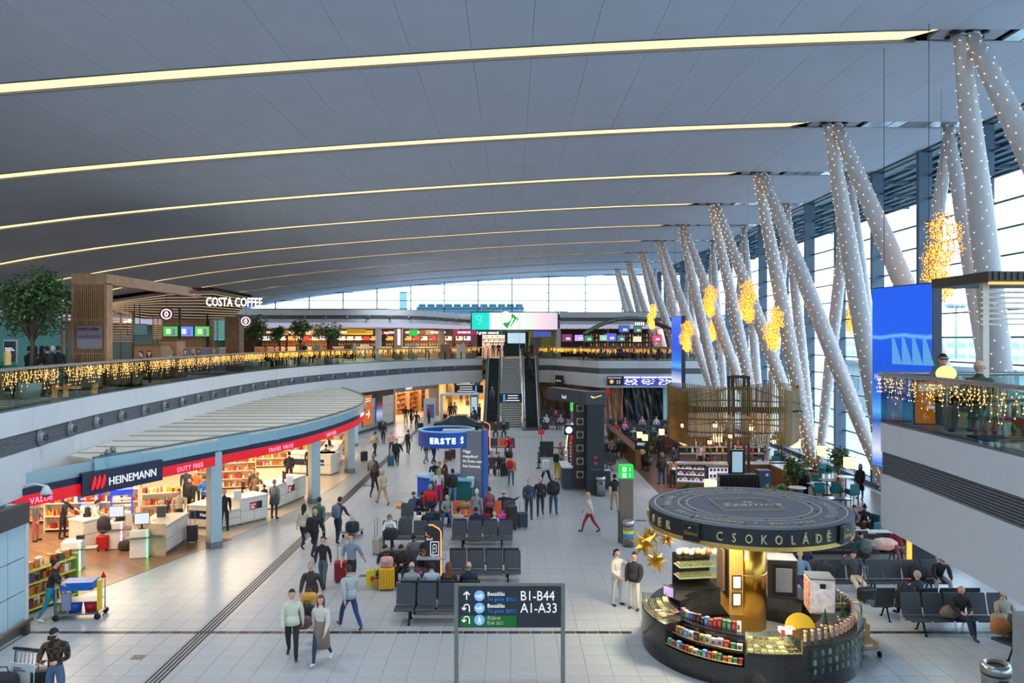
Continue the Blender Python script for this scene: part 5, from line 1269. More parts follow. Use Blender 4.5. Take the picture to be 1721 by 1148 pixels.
# exhibited car, dark grey
x,y,_ = G(769,728);x += .1;t = thing('car','dark grey exhibited car behind the bank booth','car',(x,y+1.2,.0));CB = M((58,64,70),.2,.5)
T = Matrix(((1,0,0,0),(0,0,1,0),(0,1,0,0),(0,0,0,1)))
m2 = MB();m2.prism([(-2.1,.3),(2.1,.3),(2.15,.7),(1.6,.85),(-1.5,.88),(-2.15,.72)],-.85,.85,0,T);m2.build('body',CB,t)
m2 = MB();m2.prism([(-1.5,.87),(-.8,1.32),(.55,1.36),(1.35,.85)],-.74,.74,0,T);m2.build('cabin',M((40,52,56),.1),t);m2 = MB();m2.prism([(-.85,1.3),(-.75,1.37),(.55,1.41),(.6,1.34)],-.72,.72,0,T);m2.build('roof',CB,t)
for a in (-1.3,1.3):
    for b in (-.82,.82): m2 = MB();m2.lathe([(.1,-.1),(.33,-.1),(.34,0),(.33,.1),(.1,.1)],(0,0,0),0,16,True,MT((a,b,.34)) @ X90);m2.build('wheel',BLACK,t)
m2 = MB();m2.box((0,-1.3,.25),(3.9,.06,.5)); 
t = thing('promotion_pillar','small blue and white promotion pillar near the exhibited car','display',(XD(722,74),74,0));m2 = MB();m2.box((0,0,1.1),(1.1,.4,2.2));m2.build('body',WHITE,t);m2 = MB();m2.box((.1,-.21,1.0),(.7,.02,1.3));m2.build('print',M((90,120,190),.5),t)
# ------------------------------------------------------------------ trees and plants
LEAF = M((58,84,46),.6,0,0,.3,3);LEAF2 = M((74,104,58),.6,0,0,.3,3);TRK = M((84,66,50),.8)
def tree(label,x,y,z,h,cr,cz,seed=1,n=900,pot=(190,190,188),name='olive_tree',ls=.10,mats=None,potr=.35,pot_h=.5,group=None):
    t = thing(name,label,'tree' if h > 1.6 else 'plant',(x,y,z),0,group);r = random.Random(seed);m2 = MB()
    m2.tube([(0,0,pot_h*.8),(.05,.02,h*.4),(-.03,0,h - cz*.9)],[.06,.05,.035],0,7)
    cl = []
    for _ in range(9):
        a = r.uniform(0,2*PI);e = r.uniform(-.5,1);c = (cr*.55*math.cos(a) *r.random() ** .5,cr*.55*math.sin(a) *r.random() ** .5,h - cz+cz*.55*e);cl.append((c,r.uniform(.4,.7)))
        m2.tube([(0,0,h*.45),(c[0] *.5,c[1] *.5,(h*.45+c[2]) / 2),c],[.035,.025,.012],0,5)
    m2.build('trunk',TRK,t)
    m3 = MB()
    for _ in range(n):
        (c,s) = r.choice(cl);u = Vector((r.gauss(0,1),r.gauss(0,1),r.gauss(0,1))).normalized() *r.random() ** .4
        p = Vector(c) +Vector((u.x*cr*s,u.y*cr*s,u.z*cz*s))
        a = Vector((r.gauss(0,1),r.gauss(0,1),r.gauss(0,.6))).normalized() *ls;b = a.cross(Vector((r.gauss(0,1),r.gauss(0,1),1))).normalized() *ls*.45
        m3.add([p - a,p+b,p+a,p - b],[(0,1,2,3)],r.randrange(2))
    tag(m3.build('foliage',mats or [LEAF,LEAF2],t),kind='stuff')
    m4 = MB();m4.lathe([(potr*.8,0),(potr,pot_h),(potr*.9,pot_h),(potr*.85,pot_h*.9),(.01,pot_h*.88)],(0,0,0),0,16);m4.build('pot',M(pot,.5),t);return t
tree('large leafy tree at the left edge beside the coffee bar',-15.7,25.2,ZF,4.25,1.25,1.2,1,3600,ls=.085)
tree('second leafy tree behind the large one at the left edge',-18.3,29.5,ZF,3.9,1.3,1.1,2,2200,ls=.09)
tree('small olive tree right of the coffee bar',XD(425,51),51,ZF,3.5,1.0,1.0,3,1100,ls=.1)
tree('olive tree left of the menu boards on the gallery',XD(505,57),57,ZF,3.4,1.0,.8,4,900,ls=.11)
tree('olive tree on the gallery before the yellow sign',XD(552,60),60,ZF,3.3,1.3,.8,5,1200,ls=.11)
tree('olive tree between the coffee bar and the gallery seats',XD(470,56),56,ZF,3.0,.8,.8,6,700,ls=.11)
# ------------------------------------------------------------------ coffee bar
WD = M((178,132,94),.5,0,0,.08,3);WDD = M((120,84,60),.55,0,0,.12,4);BKS = M((40,32,28),.5);WARM = M((255,190,120),.5,0,3.2,0);LET = M((255,255,255),.5,0,2.6,0)
td = 32.;tx0,tx1 = XD(121,td),XD(180,td)
t = thing('slatted_tower','tall wooden slatted tower with a welcome panel at the coffee bar','tower',((tx0+tx1)/2,td,ZF));w = tx1 - tx0;th = 4.63
m2 = MB();m2.box((0,.2,th - .22),(w,.5,.44));m2.build('header',WD,t)
m2 = MB();m2.box((-w/2+.05,.2,th/2 - .2),(.1,.5,th - .4));m2.build('post',WD,t);m2 = MB();m2.box((w/2 - .03,.2,th/2 - .2),(.06,.5,th - .4));m2.build('post',WD,t)
sm = MB();sm.box((0,0,(th - .44)/2),(.045,.09,th - .44));sme_ = sm.mesh('slat');sme_.materials.append(WD)
for k in range(15): link('slat',sme_,t,(-w/2+.15+(w - .24) *k / 14,-.02,0))
for zz in (1.33,2.72): m2 = MB();m2.box((0,0,zz),(w,.12,.05));m2.build('cross_rail',WD,t)
m2 = MB();m2.box((0,.2,th/2),(w - .1,.03,th - .5));m2.build('dark_back',M((26,22,20),.8),t)
m2 = MB();m2.box((.05,-.09,2.0),(1.05,.02,.95));m2.build('glass_panel',M((150,130,140),.2,0,0,0,9,None),t);text('ALWAYS WARM',.17,DARK,t,(-.45,-.11,2.28),sx=.72);text('welcome',.3,M((120,60,130),.5),t,(-.45,-.11,1.95),shear=.3,sx=.9)
m2 = MB();m2.bar((tx1 - .2,td+.3,ZF+th - .22),(-17.0,46,ZF+th - .22),.4,.44,0);q = m2.build('wooden_beam',WD);tag(q,'long wooden beam running back from the slatted tower','beam')
Pn = [(-18.6,36,9.62),(-17.3,39,10.2),(-16.2,42,10.42),(-15.5,46,10.25)];Pf = [(-20.2,38.5,9.3),(-20.4,43,9.05),(-19.6,47,9.1),(-18.2,50,9.2)]
t = thing('slatted_canopy','fan-shaped slatted canopy of the coffee bar lit between the slats','canopy')
for k in range(19):
    u = k / 18;P = [Vector(a).lerp(Vector(b),u) for a,b in zip(Pn,Pf)]
    m2 = MB();[m2.bar(a,b,.13,.14) for a,b in zip(P,P[1:])];m2.build('slat',BKS if k % 3 else M((92,66,48),.5),t)
m2 = MB()
for k in range(18):
    u = (k+.5) / 18;P = [Vector(a).lerp(Vector(b),u) +Vector((0,0,-.075)) for a,b in zip(Pn,Pf)];[m2.bar(a,b,.028,.02) for a,b in zip(P,P[1:]) if k % 2 == 0]
m2.build('light_lines',M((255,200,140),.5,0,.9,0),t)
m2 = MB()
for a,b in zip(Pn,Pf): m2.bar(Vector(a) +Vector((0,0,.15)),Vector(b) +Vector((0,0,.15)),.1,.14)
m2.add([tuple(Vector(p) +Vector((0,0,.24))) for p in Pn+Pf[::-1]],[tuple(range(8))]);m2.build('top_frame',BKS,t)
m2 = MB();[m2.bar((x,y,ZF),(x,y,9.5),.09) for x,y in ((-19.6,40),(-18.5,47),(-17.6,41))];m2.build('post',BKS,t)
cs = thing('shop_sign','glowing white Costa Coffee lettering on the canopy edge','sign',(XD(346,41.2),41.2,9.62),.28);text('COSTA COFFEE',.66,LET,cs,(0,0,0),0,.03,sx=.62,offset=.008)
m2 = MB();m2.bar((0,.08,.2),(2.3,.08,.2),.05,.08);m2.build('mounting_rail',BKS,cs)
for i,(px,py,d) in enumerate(((280,528,38.5),(413,540,45))):
    t = thing('round_sign',['round maroon coffee sign hanging under the canopy','round maroon coffee sign right of the Costa lettering'][i],'sign',(XD(px,d),d,ZD(py,d)),.25)
    Tq = X90;m2 = MB();m2.lathe([(.34,-.05),(.34,.05)],(0,0,0),0,24,False,Tq);m2.build('disc',M((96,30,40),.4),t)
    m2 = MB();m2.lathe([(.21,.05),(.25,.05),(.25,.062),(.21,.062),(.21,.05)],(0,0,0),0,24,False,Tq);[m2.ball((.07*math.cos(a),-.07,.1*math.sin(a)),.045,0,8,5,(.7,.3,1)) for a in (0,1.05,2.1,3.14,4.2,5.2)];m2.build('emblem',LET,t);m2 = MB();m2.bar((0,0,.36),(0,0,.9),.02);m2.build('hanger',BKS,t)
def slat_screen(label,x0,y0,x1,y1,z0,z1,n=12):
    t = thing('slatted_screen',label,'screen',(x0,y0,0));d = Vector((x1 - x0,y1 - y0,0))
    for k in range(n): z = z0+(z1 - z0) *k / (n - 1);m2 = MB();m2.bar((0,0,z),(d.x,d.y,z),.04,.06);m2.build('slat',WD,t)
    for u in (0,.5,1): m2 = MB();m2.bar((d.x*u,d.y*u+.04,ZF),(d.x*u,d.y*u+.04,z1+.05),.06);m2.build('post',WDD,t)
slat_screen('horizontal slatted screen right of the wooden tower',XD(182,36),36,XD(222,37),37,7.75,9.1)
slat_screen('horizontal slatted screen beside the menu screens',XD(257,40),40,XD(272,40.5),40.5,7.9,9.0)
slat_screen('horizontal slatted screen left of the wooden tower',XD(103,33),33,XD(120,33),33,7.6,9.2)
slat_screen('slatted screen with the teal display behind',XD(352,47),47,XD(378,48),48,7.9,9.0)
mb = MB();mb.box((XD(312,47),47.3,7.9),(3.2,.1,2.3));q = mb.build('back_panel',WD);tag(q,'wooden back wall carrying the coffee menu screens','panel')
for i,(px,c) in enumerate(((287,(70,190,80)),(313,(90,140,240)),(340,(90,200,80)))):
    t = thing('menu_screen',['left green menu screen over the coffee counter','middle blue menu screen over the coffee counter','right green menu screen over the coffee counter'][i],'screen',(XD(px,46),46,ZD(557,46)),.08)
    m2 = MB();m2.box((0,0,0),(.88,.08,.66));m2.build('casing',BLACK,t);m2 = MB();m2.box((0,-.045,0),(.82,.01,.58));m2.build('screen',M(c,.4,0,1.1,0),t)
    m2 = MB();m2.box((-.12,-.055,0),(.26,.01,.3));m2.box((.18,-.055,-.05),(.16,.01,.4),1);m2.build('picture',[M((230,240,220),.4,0,.9,0),M((150,110,180),.4,0,.8,0)],t)
t = thing('display_screen','upright teal screen at the right of the coffee bar','screen',(XD(369,49),49,7.95));m2 = MB();m2.box((0,0,.45),(.75,.08,1.3));m2.build('casing',BLACK,t);m2 = MB();m2.box((0,-.045,.45),(.68,.01,1.22));m2.build('screen',M((60,210,210),.4,0,.9,0),t)
for i,px in enumerate((226,235)): t = thing('side_screen',['first screen seen edge-on beside the planter','second screen seen edge-on beside the planter'][i],'screen',(XD(px,38),38,8.1),1.2);m2 = MB();m2.box((0,0,.2),(.9,.06,.6));m2.build('casing',BLACK,t);m2 = MB();m2.box((0,-.035,.2),(.8,.01,.5));m2.build('screen',M((60,100,90),.4,0,.5,0),t);m2 = MB();m2.bar((0,0,.5),(0,0,1.5),.03);m2.build('hanger',BKS,t)
def ubox(name,label,cat,px0,px1,d,z0,z1,dep,mat,topm=None,parts=()):
    x0,x1 = XD(px0,d),XD(px1,d);t = thing(name,label,cat,((x0+x1)/2,d,z0));m2 = MB();m2.box((0,dep/2,(z1-z0)/2),(x1-x0,dep,z1-z0));m2.build('body',mat,t)
    if topm: m2 = MB();m2.box((0,dep/2,z1-z0+.02),(x1-x0+.08,dep+.08,.05));m2.build('worktop',topm,t)
    m2 = MB();m2.box((0,dep/2,.04),(x1-x0+.01,dep+.02,.08));m2.build('plinth',DARK,t);return t
ubox('bar_counter','wooden coffee counter with cupboards below the edge-on screens','counter',225,270,37,ZF,7.55,1,WD,WDD)
ubox('bar_counter','tall wooden cupboard block in the middle of the coffee bar','counter',270,297,38.5,ZF,7.75,1,WD,WDD)
ubox('bar_counter','glazed coffee counter under the menu screens','counter',297,368,42,ZF,7.35,1,M((150,146,160),.3,0,.15,0),WD)
ubox('wooden_pillar','wooden slatted pillar at the right end of the coffee bar','pillar',378,402,46,ZF,9.15,.8,WDD)
t = ubox('bar_counter','pale grey lounge bench in front of the slatted tower','bench',127,158,29.5,ZF,6.95,.6,M((140,138,120),.6))
t = ubox('bar_counter','wooden lounge table block right of the slatted tower','table',184,226,31.5,ZF,7.0,.7,WD)
t = thing('information_board','black free-standing information board under the left tree','sign',(XD(18,27),27,ZF));m2 = MB();m2.box((0,0,.95),(.46,.08,1.9));m2.build('frame',STEEL,t);m2 = MB();m2.box((0,-.045,.97),(.4,.01,1.75));m2.build('panel',M((28,30,38),.4),t);lines(t,-.16,-.055,1.6,(.26,.33,.2),.04,SW);lines(t,-.16,-.055,1.38,(.33,.3,.14),.02,M((150,60,50),.5),2.2)
mb = thing('shop_sign','black sign box with lit letters left of the tower','sign',(XD(95,34),34,9.25));m2 = MB();m2.box((.35,.2,.2),(.9,.3,.95));m2.build('box',BLACK,mb);text('FEE',.55,LET,mb,(-.1,.03,-.02),sx=.6)
ubox('kiosk_wall','white and teal shop wall behind the left trees','wall',-60,104,38,ZF,8.9,.3,M((110,176,168),.5))
for i,x in enumerate((-19.2,-17.8,-18.5)):
    t = thing('pendant_lamp',['left bare bulb pendant at the coffee bar','right bare bulb pendant at the coffee bar','rear bare bulb pendant at the coffee bar'][i],'lamp',(x,35+i,8.7));m2 = MB();m2.ball((0,0,0),.08,0,10,6);m2.build('bulb',M((255,190,110),.5,0,12,0),t);m2 = MB();m2.bar((0,0,.08),(0,0,.8),.012);m2.build('cord',BKS,t)
area('bar_lamp',(-18.3,40,8.9),3,70,(1,.76,.5),(0,0,0),8)
# gallery furniture seen through the railing
def cafe_table(x,y,z,label,col=(190,160,120),r=.36,h=.74,group='gallery cafe tables'):
    t = thing('cafe_table',label,'table',(x,y,z),0,group);m2 = MB();m2.cyl((0,0,h - .03),r,.03,0,20);m2.build('tabletop',M(col,.4),t);m2 = MB();m2.tube([(0,0,.03),(0,0,h - .03)],.03,0,8);m2.build('column',LEGM,t);m2 = MB();m2.lathe([(.24,0),(.22,.03),(.04,.04)],(0,0,0),0,16);m2.build('foot',LEGM,t);return t
def cafe_chair(x,y,z,rz,label,col=(60,60,64),group='gallery cafe chairs',arm=False):
    t = thing('cafe_chair',label,'chair',(x,y,z),rz,group);c = M(col,.6)
    m2 = MB();m2.box((0,0,.44),(.46,.46,.07),0,0,None,.02);m2.build('seat',c,t);m2 = MB();m2.box((0,.22,.70),(.46,.06,.46),0,0,None,.02);m2.build('backrest',c,t)
    if arm:
        for s in (-1,1): m2 = MB();m2.box((s*.25,.02,.55),(.06,.44,.26),0,0,None,.02);m2.build('armrest',c,t)
    for a in (-1,1):
        for b in (-1,1): m2 = MB();m2.bar((a*.19,b*.19,.42),(a*.21,b*.21,0),.03);m2.build('leg',LEGM,t)
    return t
r = random.Random(12)
for i in range(13):
    d = 26+i*3.1;x = xat([tuple(p) for p in LP],d) - 1.5 - (i % 3) *.5
    if 35 < d < 50 and i % 2: continue
    tb = cafe_table(x,d,ZF,f'{ORD[i % 12] if i < 12 else "last"} cafe table counted from the left along the gallery railing',r.choice([(190,160,120),(220,220,215)]))
    for s in (-1,1): cafe_chair(x+s*.1,d+s*.65,ZF,0 if s > 0 else PI,f'{"far" if s > 0 else "near"} chair at the {ORD[i % 12] if i < 12 else "last"} gallery table',r.choice([(60,60,64),(150,110,70),(90,110,110)]))
# ------------------------------------------------------------------ upper storey food court
F2 = curve_pts([(-27.0,18),(-27.8,30),(-28,45),(-27,60),(-24.6,69.5),(-21,71.3),(-14.2,71),(-9.1,73.5),(-6.8,80),(-4.7,88)],8)
LIL = M((214,214,246),.5,0,.55,0)
def fascia2(path,tname,label,noz=None):
    fascia(path,tname,label,1,6,noz,9.38,10.6,(9.72,10.08))
    m2 = MB();m2.wall(path,8.95,9.38,-.1);struct('trim_13',m2,LIL,None,'softly lit lilac cove strip under the upper fascia')
fascia2(F2,'trim_14','curved upper fascia with air nozzles above the food court',(52,92,2.0))
fascia2([(4.9,79),(19.3,79)],'trim_15','straight upper fascia above the sports pub')
mb = MB();mb.prism([tuple(p+Vector((-.1,.0)) if isinstance(p,Vector) else (p[0] - .1,p[1])) for p in F2] +[(-4.7,105),(-45.3,105),(-45.3,18)],10.45,10.55);mb.prism([(4.9,79.1),(19.2,79.1),(19.2,105),(4.9,105)],10.45,10.55)
mb.prism([(p[0] - .2,p[1]) for p in F2] +[(-4.9,105),(-45.3,105),(-45.3,18)],8.98,9.02);mb.prism([(4.9,79.2),(19.2,79.2),(19.2,105),(4.9,105)],8.98,9.02)
mb.prism([(-4.7,88),(4.9,88),(4.9,105),(-4.7,105)],10.45,10.55);mb.prism([(-4.7,82),(4.9,82),(4.9,105),(-4.7,105)],8.78,8.84)
struct('ceiling_upper',mb,M((190,190,196),.6),None,'roof and soffit of the upper shops')
def back(x0,y0,x1,y1,mat,z0=ZF,z1=9.0,label='wall'): m2 = MB();m2.wall([(x0,y0),(x1,y1)],z0,z1,-.15);return struct('wall_upper',m2,mat,None,label)
back(-40,84,-4.5,84,M((120,92,70),.6),label='brown rear wall of the food court');back(-31,18,-31,84,M((96,158,152),.5),label='teal rear wall of the left gallery')
back(-4.5,97,5,97,M((60,120,116),.5),label='teal rear wall under the large screen');back(5,88,19.3,88,M((52,26,26),.6),label='dark rear wall of the sports pub')
mb = MB();mb.box((4.9,84,7.5),(.3,8,3.0));mb.box((-4.8,92,7.5),(.3,8,3),0);struct('wall_upper_side',mb,M((176,178,190),.6))
for i,(px,d,w,c) in enumerate(((636,72.5,.5,(236,238,244)),(670,75,.75,(182,168,150)),(779,84,.35,(230,232,240)),(742,80,.6,(120,110,100)))):
    mb = MB();mb.box((XD(px,d),d,7.45),(w,w,3.05));struct('column_%d' % (i+3),mb,M(c,.5),None,['bright white pillar','beige pillar','slim white pillar','grey pillar'][i] +' in the food court')
STALL = [(428,470,(150,84,40),(230,150,70),'ramen'),(472,540,(190,120,60),(240,190,120),'coffee house'),(560,628,(96,60,44),(236,190,30),'bazar'),(642,664,(110,66,48),(200,60,50),'myOH'),(674,716,(120,76,52),(120,40,30),'Grill'),(716,760,(140,100,76),(180,140,100),'deli'),(762,800,(170,110,110),(240,60,140),'sweets')]
for i,(a,b,wc,sc,nm) in enumerate(STALL):
    d = 80.5;x0,x1 = XD(a,d),XD(b,d);w = x1 - x0;t = thing('food_stall',f'food stall number {i+1} from the left in the food court'.replace(f'number {i+1}',ORD[i]),'food stall',((x0+x1)/2,d,ZF),0,'food court stalls');r = random.Random(i)
    m2 = MB();m2.box((0,2.4,1.5),(w,.1,3.0));m2.build('back_wall',M(wc,.6),t)
    m2 = MB();m2.box((0,0,.55),(w*.95,.7,1.1));m2.build('counter',M([min(255,v+50) for v in wc],.5),t);m2 = MB();m2.box((0,0,1.13),(w,.8,.06));m2.build('worktop',M((232,220,200),.4),t)
    m2 = MB();m2.box((0,-.3,2.65),(w,.12,.5));m2.build('sign_board',M(sc,.5,0,.3 if i in (2,6) else .02,0),t);text(nm,.38,LET,t,(-w*.3,-.38,2.52),0) if i == 3 else lines(t,-w*.3,-.38,2.66,(w*.55,),.16,LET)
    for k in range(max(2,int(w / .8))):
        xx = -w/2+.45+k*.85
        if xx > w/2 - .3: break
        m2 = MB();m2.box((xx,2.3,2.05),(.7,.05,.42));m2.build('menu_panel',M(r.choice([(250,230,200),(240,170,90),(220,70,60),(250,250,250)]),.5,0,1.3,0),t)
        m2 = MB();m2.box((xx,2.2,1.3),(.7,.3,.06));[m2.box((xx - .28+.14*q,2.2,1.42),(.1,.12,.18),1+q % 2) for q in range(5)];m2.build('shelf',[M((200,170,130),.5),M((230,200,120),.5),M((150,60,40),.5)],t)
        m2 = MB();m2.lathe([(.02,.3),(.16,0)],(xx,.2,2.0),0,10);m2.bar((xx,.2,2.3),(xx,.2,3.0),.015);m2.build('pendant',M((60,40,30),.5),t)
        m2 = MB();m2.ball((xx,.2,2.03),.08,0,8,5);m2.build('bulb',M((255,210,150),.5,0,9,0),t)
for x,y in ((-22,78),(-15.5,77),(-9.5,79),(-6,86)): area('court_lamp',(x,y,8.9),3,420,(1,.82,.6),(0,0,0),5)
def usign(px0,px1,py0,py1,d,mat,label,txt=None,tm=None,ts=.3,name='wall_sign'):
    x0,x1 = XD(px0,d),XD(px1,d);z1,z0 = ZD(py0,d),ZD(py1,d);t = thing(name,label,'sign',((x0+x1)/2,d,z0));m2 = MB();m2.box((0,0,(z1-z0)/2),(x1-x0,.12,z1-z0));m2.build('panel',mat,t)
    m2 = MB();m2.box((0,.04,z1-z0+.06),(x1-x0,.1,.06));m2.bar((0,.04,z1-z0),(0,.04,max(z1-z0+.1,9.0 - z0)),.04);m2.build('hanger',STEEL,t)
    if txt: text(txt,ts,tm or LET,t,(-(x1-x0)/2+.06,-.07,(z1-z0)*.25),0)
    return t
usign(688,702,555,564,75,GRN,'green exit sign hanging in the food court');usign(583,615,553,560,72.5,M((236,178,20),.5,0,.5,0),'yellow sign board over the food court');usign(668,673,553,580,73.5,M((250,230,235),.5,0,1,0),'slim lit white banner on the beige pillar')
for i in range(12):
    px = 478+i*27;t = thing('menu_stand' if i % 3 else 'round_table',f'{ORD[i]} small stand from the left before the food stalls','furniture',(XD(px,74+(i % 2) *2),74+(i % 2) *2,ZF));m2 = MB();m2.box((0,0,.75),(.9,.1,1.4) if i % 3 else (.9,.6,.06));m2.build('board',M([(40,36,34),(120,90,70),(200,190,170)][i % 3],.5),t);m2 = MB();m2.box((0,0,.36),(.1,.1,.72));m2.build('post',LEGM,t)
# large picture wall above the escalators
d = 81.5;x0,x1 = XD(793,d),XD(937,d);z1,z0 = ZD(525.5,d),ZD(554,d)
t = thing('led_screen','wide glowing food court screen, teal at the left and pink at the right','screen',((x0+x1)/2,d,z0));W_ = x1 - x0;H_ = z1 - z0
m2 = MB();m2.box((0,.1,H_/2),(W_+.2,.3,H_+.2));m2.build('frame',M((30,50,50),.5),t)
m2 = MB();m2.box((0,-.07,H_/2),(W_,.03,H_));m2.build('screen',ramp_mat([(0,(10,220,196)),(.2,(10,224,206)),(.22,(240,250,250)),(.52,(250,252,250)),(.68,(225,240,232)),(.82,(250,214,226)),(1,(214,205,220))],'Object','X',.5,1.1,1 / W_,.5,0),t)
m2 = MB();T_ = Matrix(((1,0,0,0),(0,0,1,-.12),(0,1,0,0),(0,0,0,1)));m2.prism([(-1.25,.56),(-.66,.0),(.44,1.07),(-.25,1.69)],0,.02,0,T_);m2.build('green_diamond',M((30,170,70),.5,0,.9,0),t)
m2 = MB();m2.lathe([(.6,0),(.6,.05)],(0,0,0),0,26,False,MT((-.94,-.12,1.32)) @ X90);m2.build('logo_disc',M((252,252,246),.5,0,1.1,0),t)
text('food',.36,M((206,176,110),.5,0,.8,0),t,(-1.36,-.18,1.38));text('court',.36,M((206,176,110),.5,0,.8,0),t,(-1.38,-.18,1.1))
m2 = MB();m2.bar((-.7,-.19,.06),(-.13,-.19,1.2),.02,.13);m2.bar((-.38,-.19,.2),(.22,-.19,1.07),.02,.11);m2.build('white_stripes',LET,t)
m2 = MB();m2.tube([(-3.75+.26*math.cos(q*PI/8),-.1,1.22+.26*math.sin(q*PI/8)) for q in range(17)],.07,0,5);m2.bar((-3.95,-.1,.5),(-3.4,-.1,.9),.02,.1);m2.tube([(-4.15+.15*math.cos(q*PI/8),-.1,1.3+.15*math.sin(q*PI/8)) for q in range(17)][:0] or [(-4.3,-.1,1.3),(-4.0,-.1,1.3)],.05,0,5);m2.build('pale_symbols',M((110,240,226),.5,0,.9,0),t)
m2 = MB();[m2.bar((s*3.5,.1,H_),(s*3.5,.1,16),.05) for s in (-1,1)];m2.build('hanger',STEEL,t)
usign(790,850,556,563,83,M((20,110,104),.5,0,.3,0),'teal lit lettering band under the large screen','food grain natural',LET,.42)
usign(853,883,560,577,84,M((190,225,240),.5,0,.9,0),'pale blue screen right of the sweets kiosk',None); 
t = usign(897,926,557.5,566,84,M((80,90,190),.5,0,.9,0),'small blue departure screens on the yellow wall')
mb = MB();mb.box((XD(911,86),86,7.4),(3.0,.3,2.95));mb.box((XD(900,85.8),85.8,7.0),(1.2,.1,2.1),1);struct('wall_yellow',mb,[M((176,176,62),.5),M((110,104,84),.5)],None,'yellow-green wall with grey doors by the escalator')
t = thing('kiosk','bright sweets kiosk with lit shelves at the top of the escalators','kiosk',(XD(829,85),85,ZF));W_ = 39*85 / F
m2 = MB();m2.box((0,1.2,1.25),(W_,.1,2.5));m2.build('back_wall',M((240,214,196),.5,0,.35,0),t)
for k in range(4): m2 = MB();m2.box((0,1.0,.9+.4*k),(W_*.95,.3,.05));[m2.box((-W_*.45+.2*q,1.0,1.02+.4*k),(.13,.15,.2),1+(q+k) % 3) for q in range(11)];m2.build('shelf',[WHITE,M((240,120,90),.5),M((250,220,120),.5),M((120,60,50),.5)],t)
m2 = MB();m2.box((0,0,.5),(W_,.6,1.0));m2.build('counter',M((214,170,150),.5),t);area('kiosk_lamp',(XD(829,85),84.6,8.7),2.4,240,(1,.9,.8))
for i,s in enumerate((-1.06,.86)):
    mb = MB();mb.box((s*1.0+.1,80.6,ZF+.5),(.9 if i == 0 else .3,.05,1.1)); 
# ------------------------------------------------------------------ sports pub (far right, upper floor)
t = thing('pub_canopy','arched umbrella canopy with green ribs and burgundy cloth over the pub','canopy');cxp,dp = XD(1062,75),75.5
def arch(u,v):   # u -1..1 across, v 0..1 front to back
    X = cxp+u*4.6;return (X,dp+3*v - 1.5,10.05 - 1.5*u*u - .25*abs(2*v - 1))
GR = M((32,84,74),.5)
for k,c in enumerate(((150,150,156),(150,150,156),(140,34,44))):
    m2 = MB();us = [-1+2*(k*4+q) / 12 for q in range(5)];vs = [arch(u,v) for u in us for v in (0,.5,1)]
    m2.add(vs,[(3*i+j,3*i+j+1,3*(i+1) +j+1,3*(i+1) +j) for i in range(4) for j in range(2)]);m2.build('cloth_panel',M(c,.7),t)
for v in (0,.5,1): m2 = MB();m2.tube([arch(-1.05+2.1*q / 16,v) for q in range(17)],.06,0,6);m2.build('rib',GR,t)
for u in (-1,-.33,.33,1): m2 = MB();m2.tube([arch(u,v) for v in (0,.5,1)],.05,0,6);m2.build('rib',GR,t)
for u in (-1,1): m2 = MB();p = arch(u,.5);m2.bar((p[0],p[1],ZF),p,.1);m2.build('post',GR,t)
scr = [(953,568,17,12,(110,40,90)),(974,568,16,10,(180,150,220)),(989,569,14,10,(50,120,80)),(1014,568,12,9,(130,200,160)),(1027,567,17,13,(80,90,200)),(1044,569,13,10,(60,110,110)),(1049,553,17,11,(60,90,170)),(1072,554,13,10,(50,120,90)),(1071,570,14,9,(230,210,170)),(1104,569,15,11,(200,70,120))]
for i,(px,py,w_,h_,c) in enumerate(scr):
    d = 76.5;t = thing('pub_screen',f'{ORD[i]} television from the left in the sports pub','television',(XD(px,d),d,ZD(py,d)),0,'televisions in the sports pub');a,b = w_*d / F,h_*d / F
    m2 = MB();m2.box((0,.06,0),(a+.08,.08,b+.08));m2.bar((0,.06,b/2),(0,.06,8.98 - ZD(py,d)),.05);m2.build('casing',BLACK,t);m2 = MB();m2.box((0,0,0),(a,.02,b));m2.build('screen',M(c,.4,0,1.3,0),t);m2 = MB();m2.box((a*.1,-.015,-b*.1),(a*.45,.01,b*.35));m2.build('picture',M((240,230,230),.4,0,.8,0),t)
t = thing('pub_bar','dark wooden pub bar with bottles and a brass rail','bar',(XD(1062,80),80,ZF));m2 = MB();m2.box((0,0,.55),(9,.8,1.1));m2.build('counter',M((84,40,30),.5),t);m2 = MB();m2.box((0,0,1.13),(9.2,.9,.07));m2.build('worktop',M((120,76,44),.4),t)
for k in range(3): m2 = MB();m2.box((0,3.2,1.2+.5*k),(8,.3,.05));[m2.cyl((-3.9+.3*q,3.2,1.22+.5*k),.06,.28,1+q % 3,6) for q in range(27)];m2.build('bottle_shelf',[M((90,60,40),.5),M((190,120,40),.3),M((60,110,60),.3),M((220,220,210),.3)],t)
for x in (7,11.5,16): area('pub_lamp',(x,81,8.9),2,120,(1,.7,.5),(0,0,0),3)
for i in range(6): cafe_table(6.2+i*1.9,73.5+(i % 2),ZF,f'{ORD[i]} pub table from the left behind the far railing',(110,70,50),.4,.76,'pub tables');cafe_chair(6.9+i*1.9,73.3+(i % 2),ZF,1.5,f'chair at the {ORD[i]} pub table',(70,34,30),'pub chairs')
t = usign(1066,1084,541,548,76,M((30,90,84),.5,0,.3,0),'small lit name board under the pub canopy');m2 = MB();[m2.box((-.42+.2*k,-.07,.22),(.1,.02,.3)) for k in range(5)];m2.build('lit_letter',LET,t)
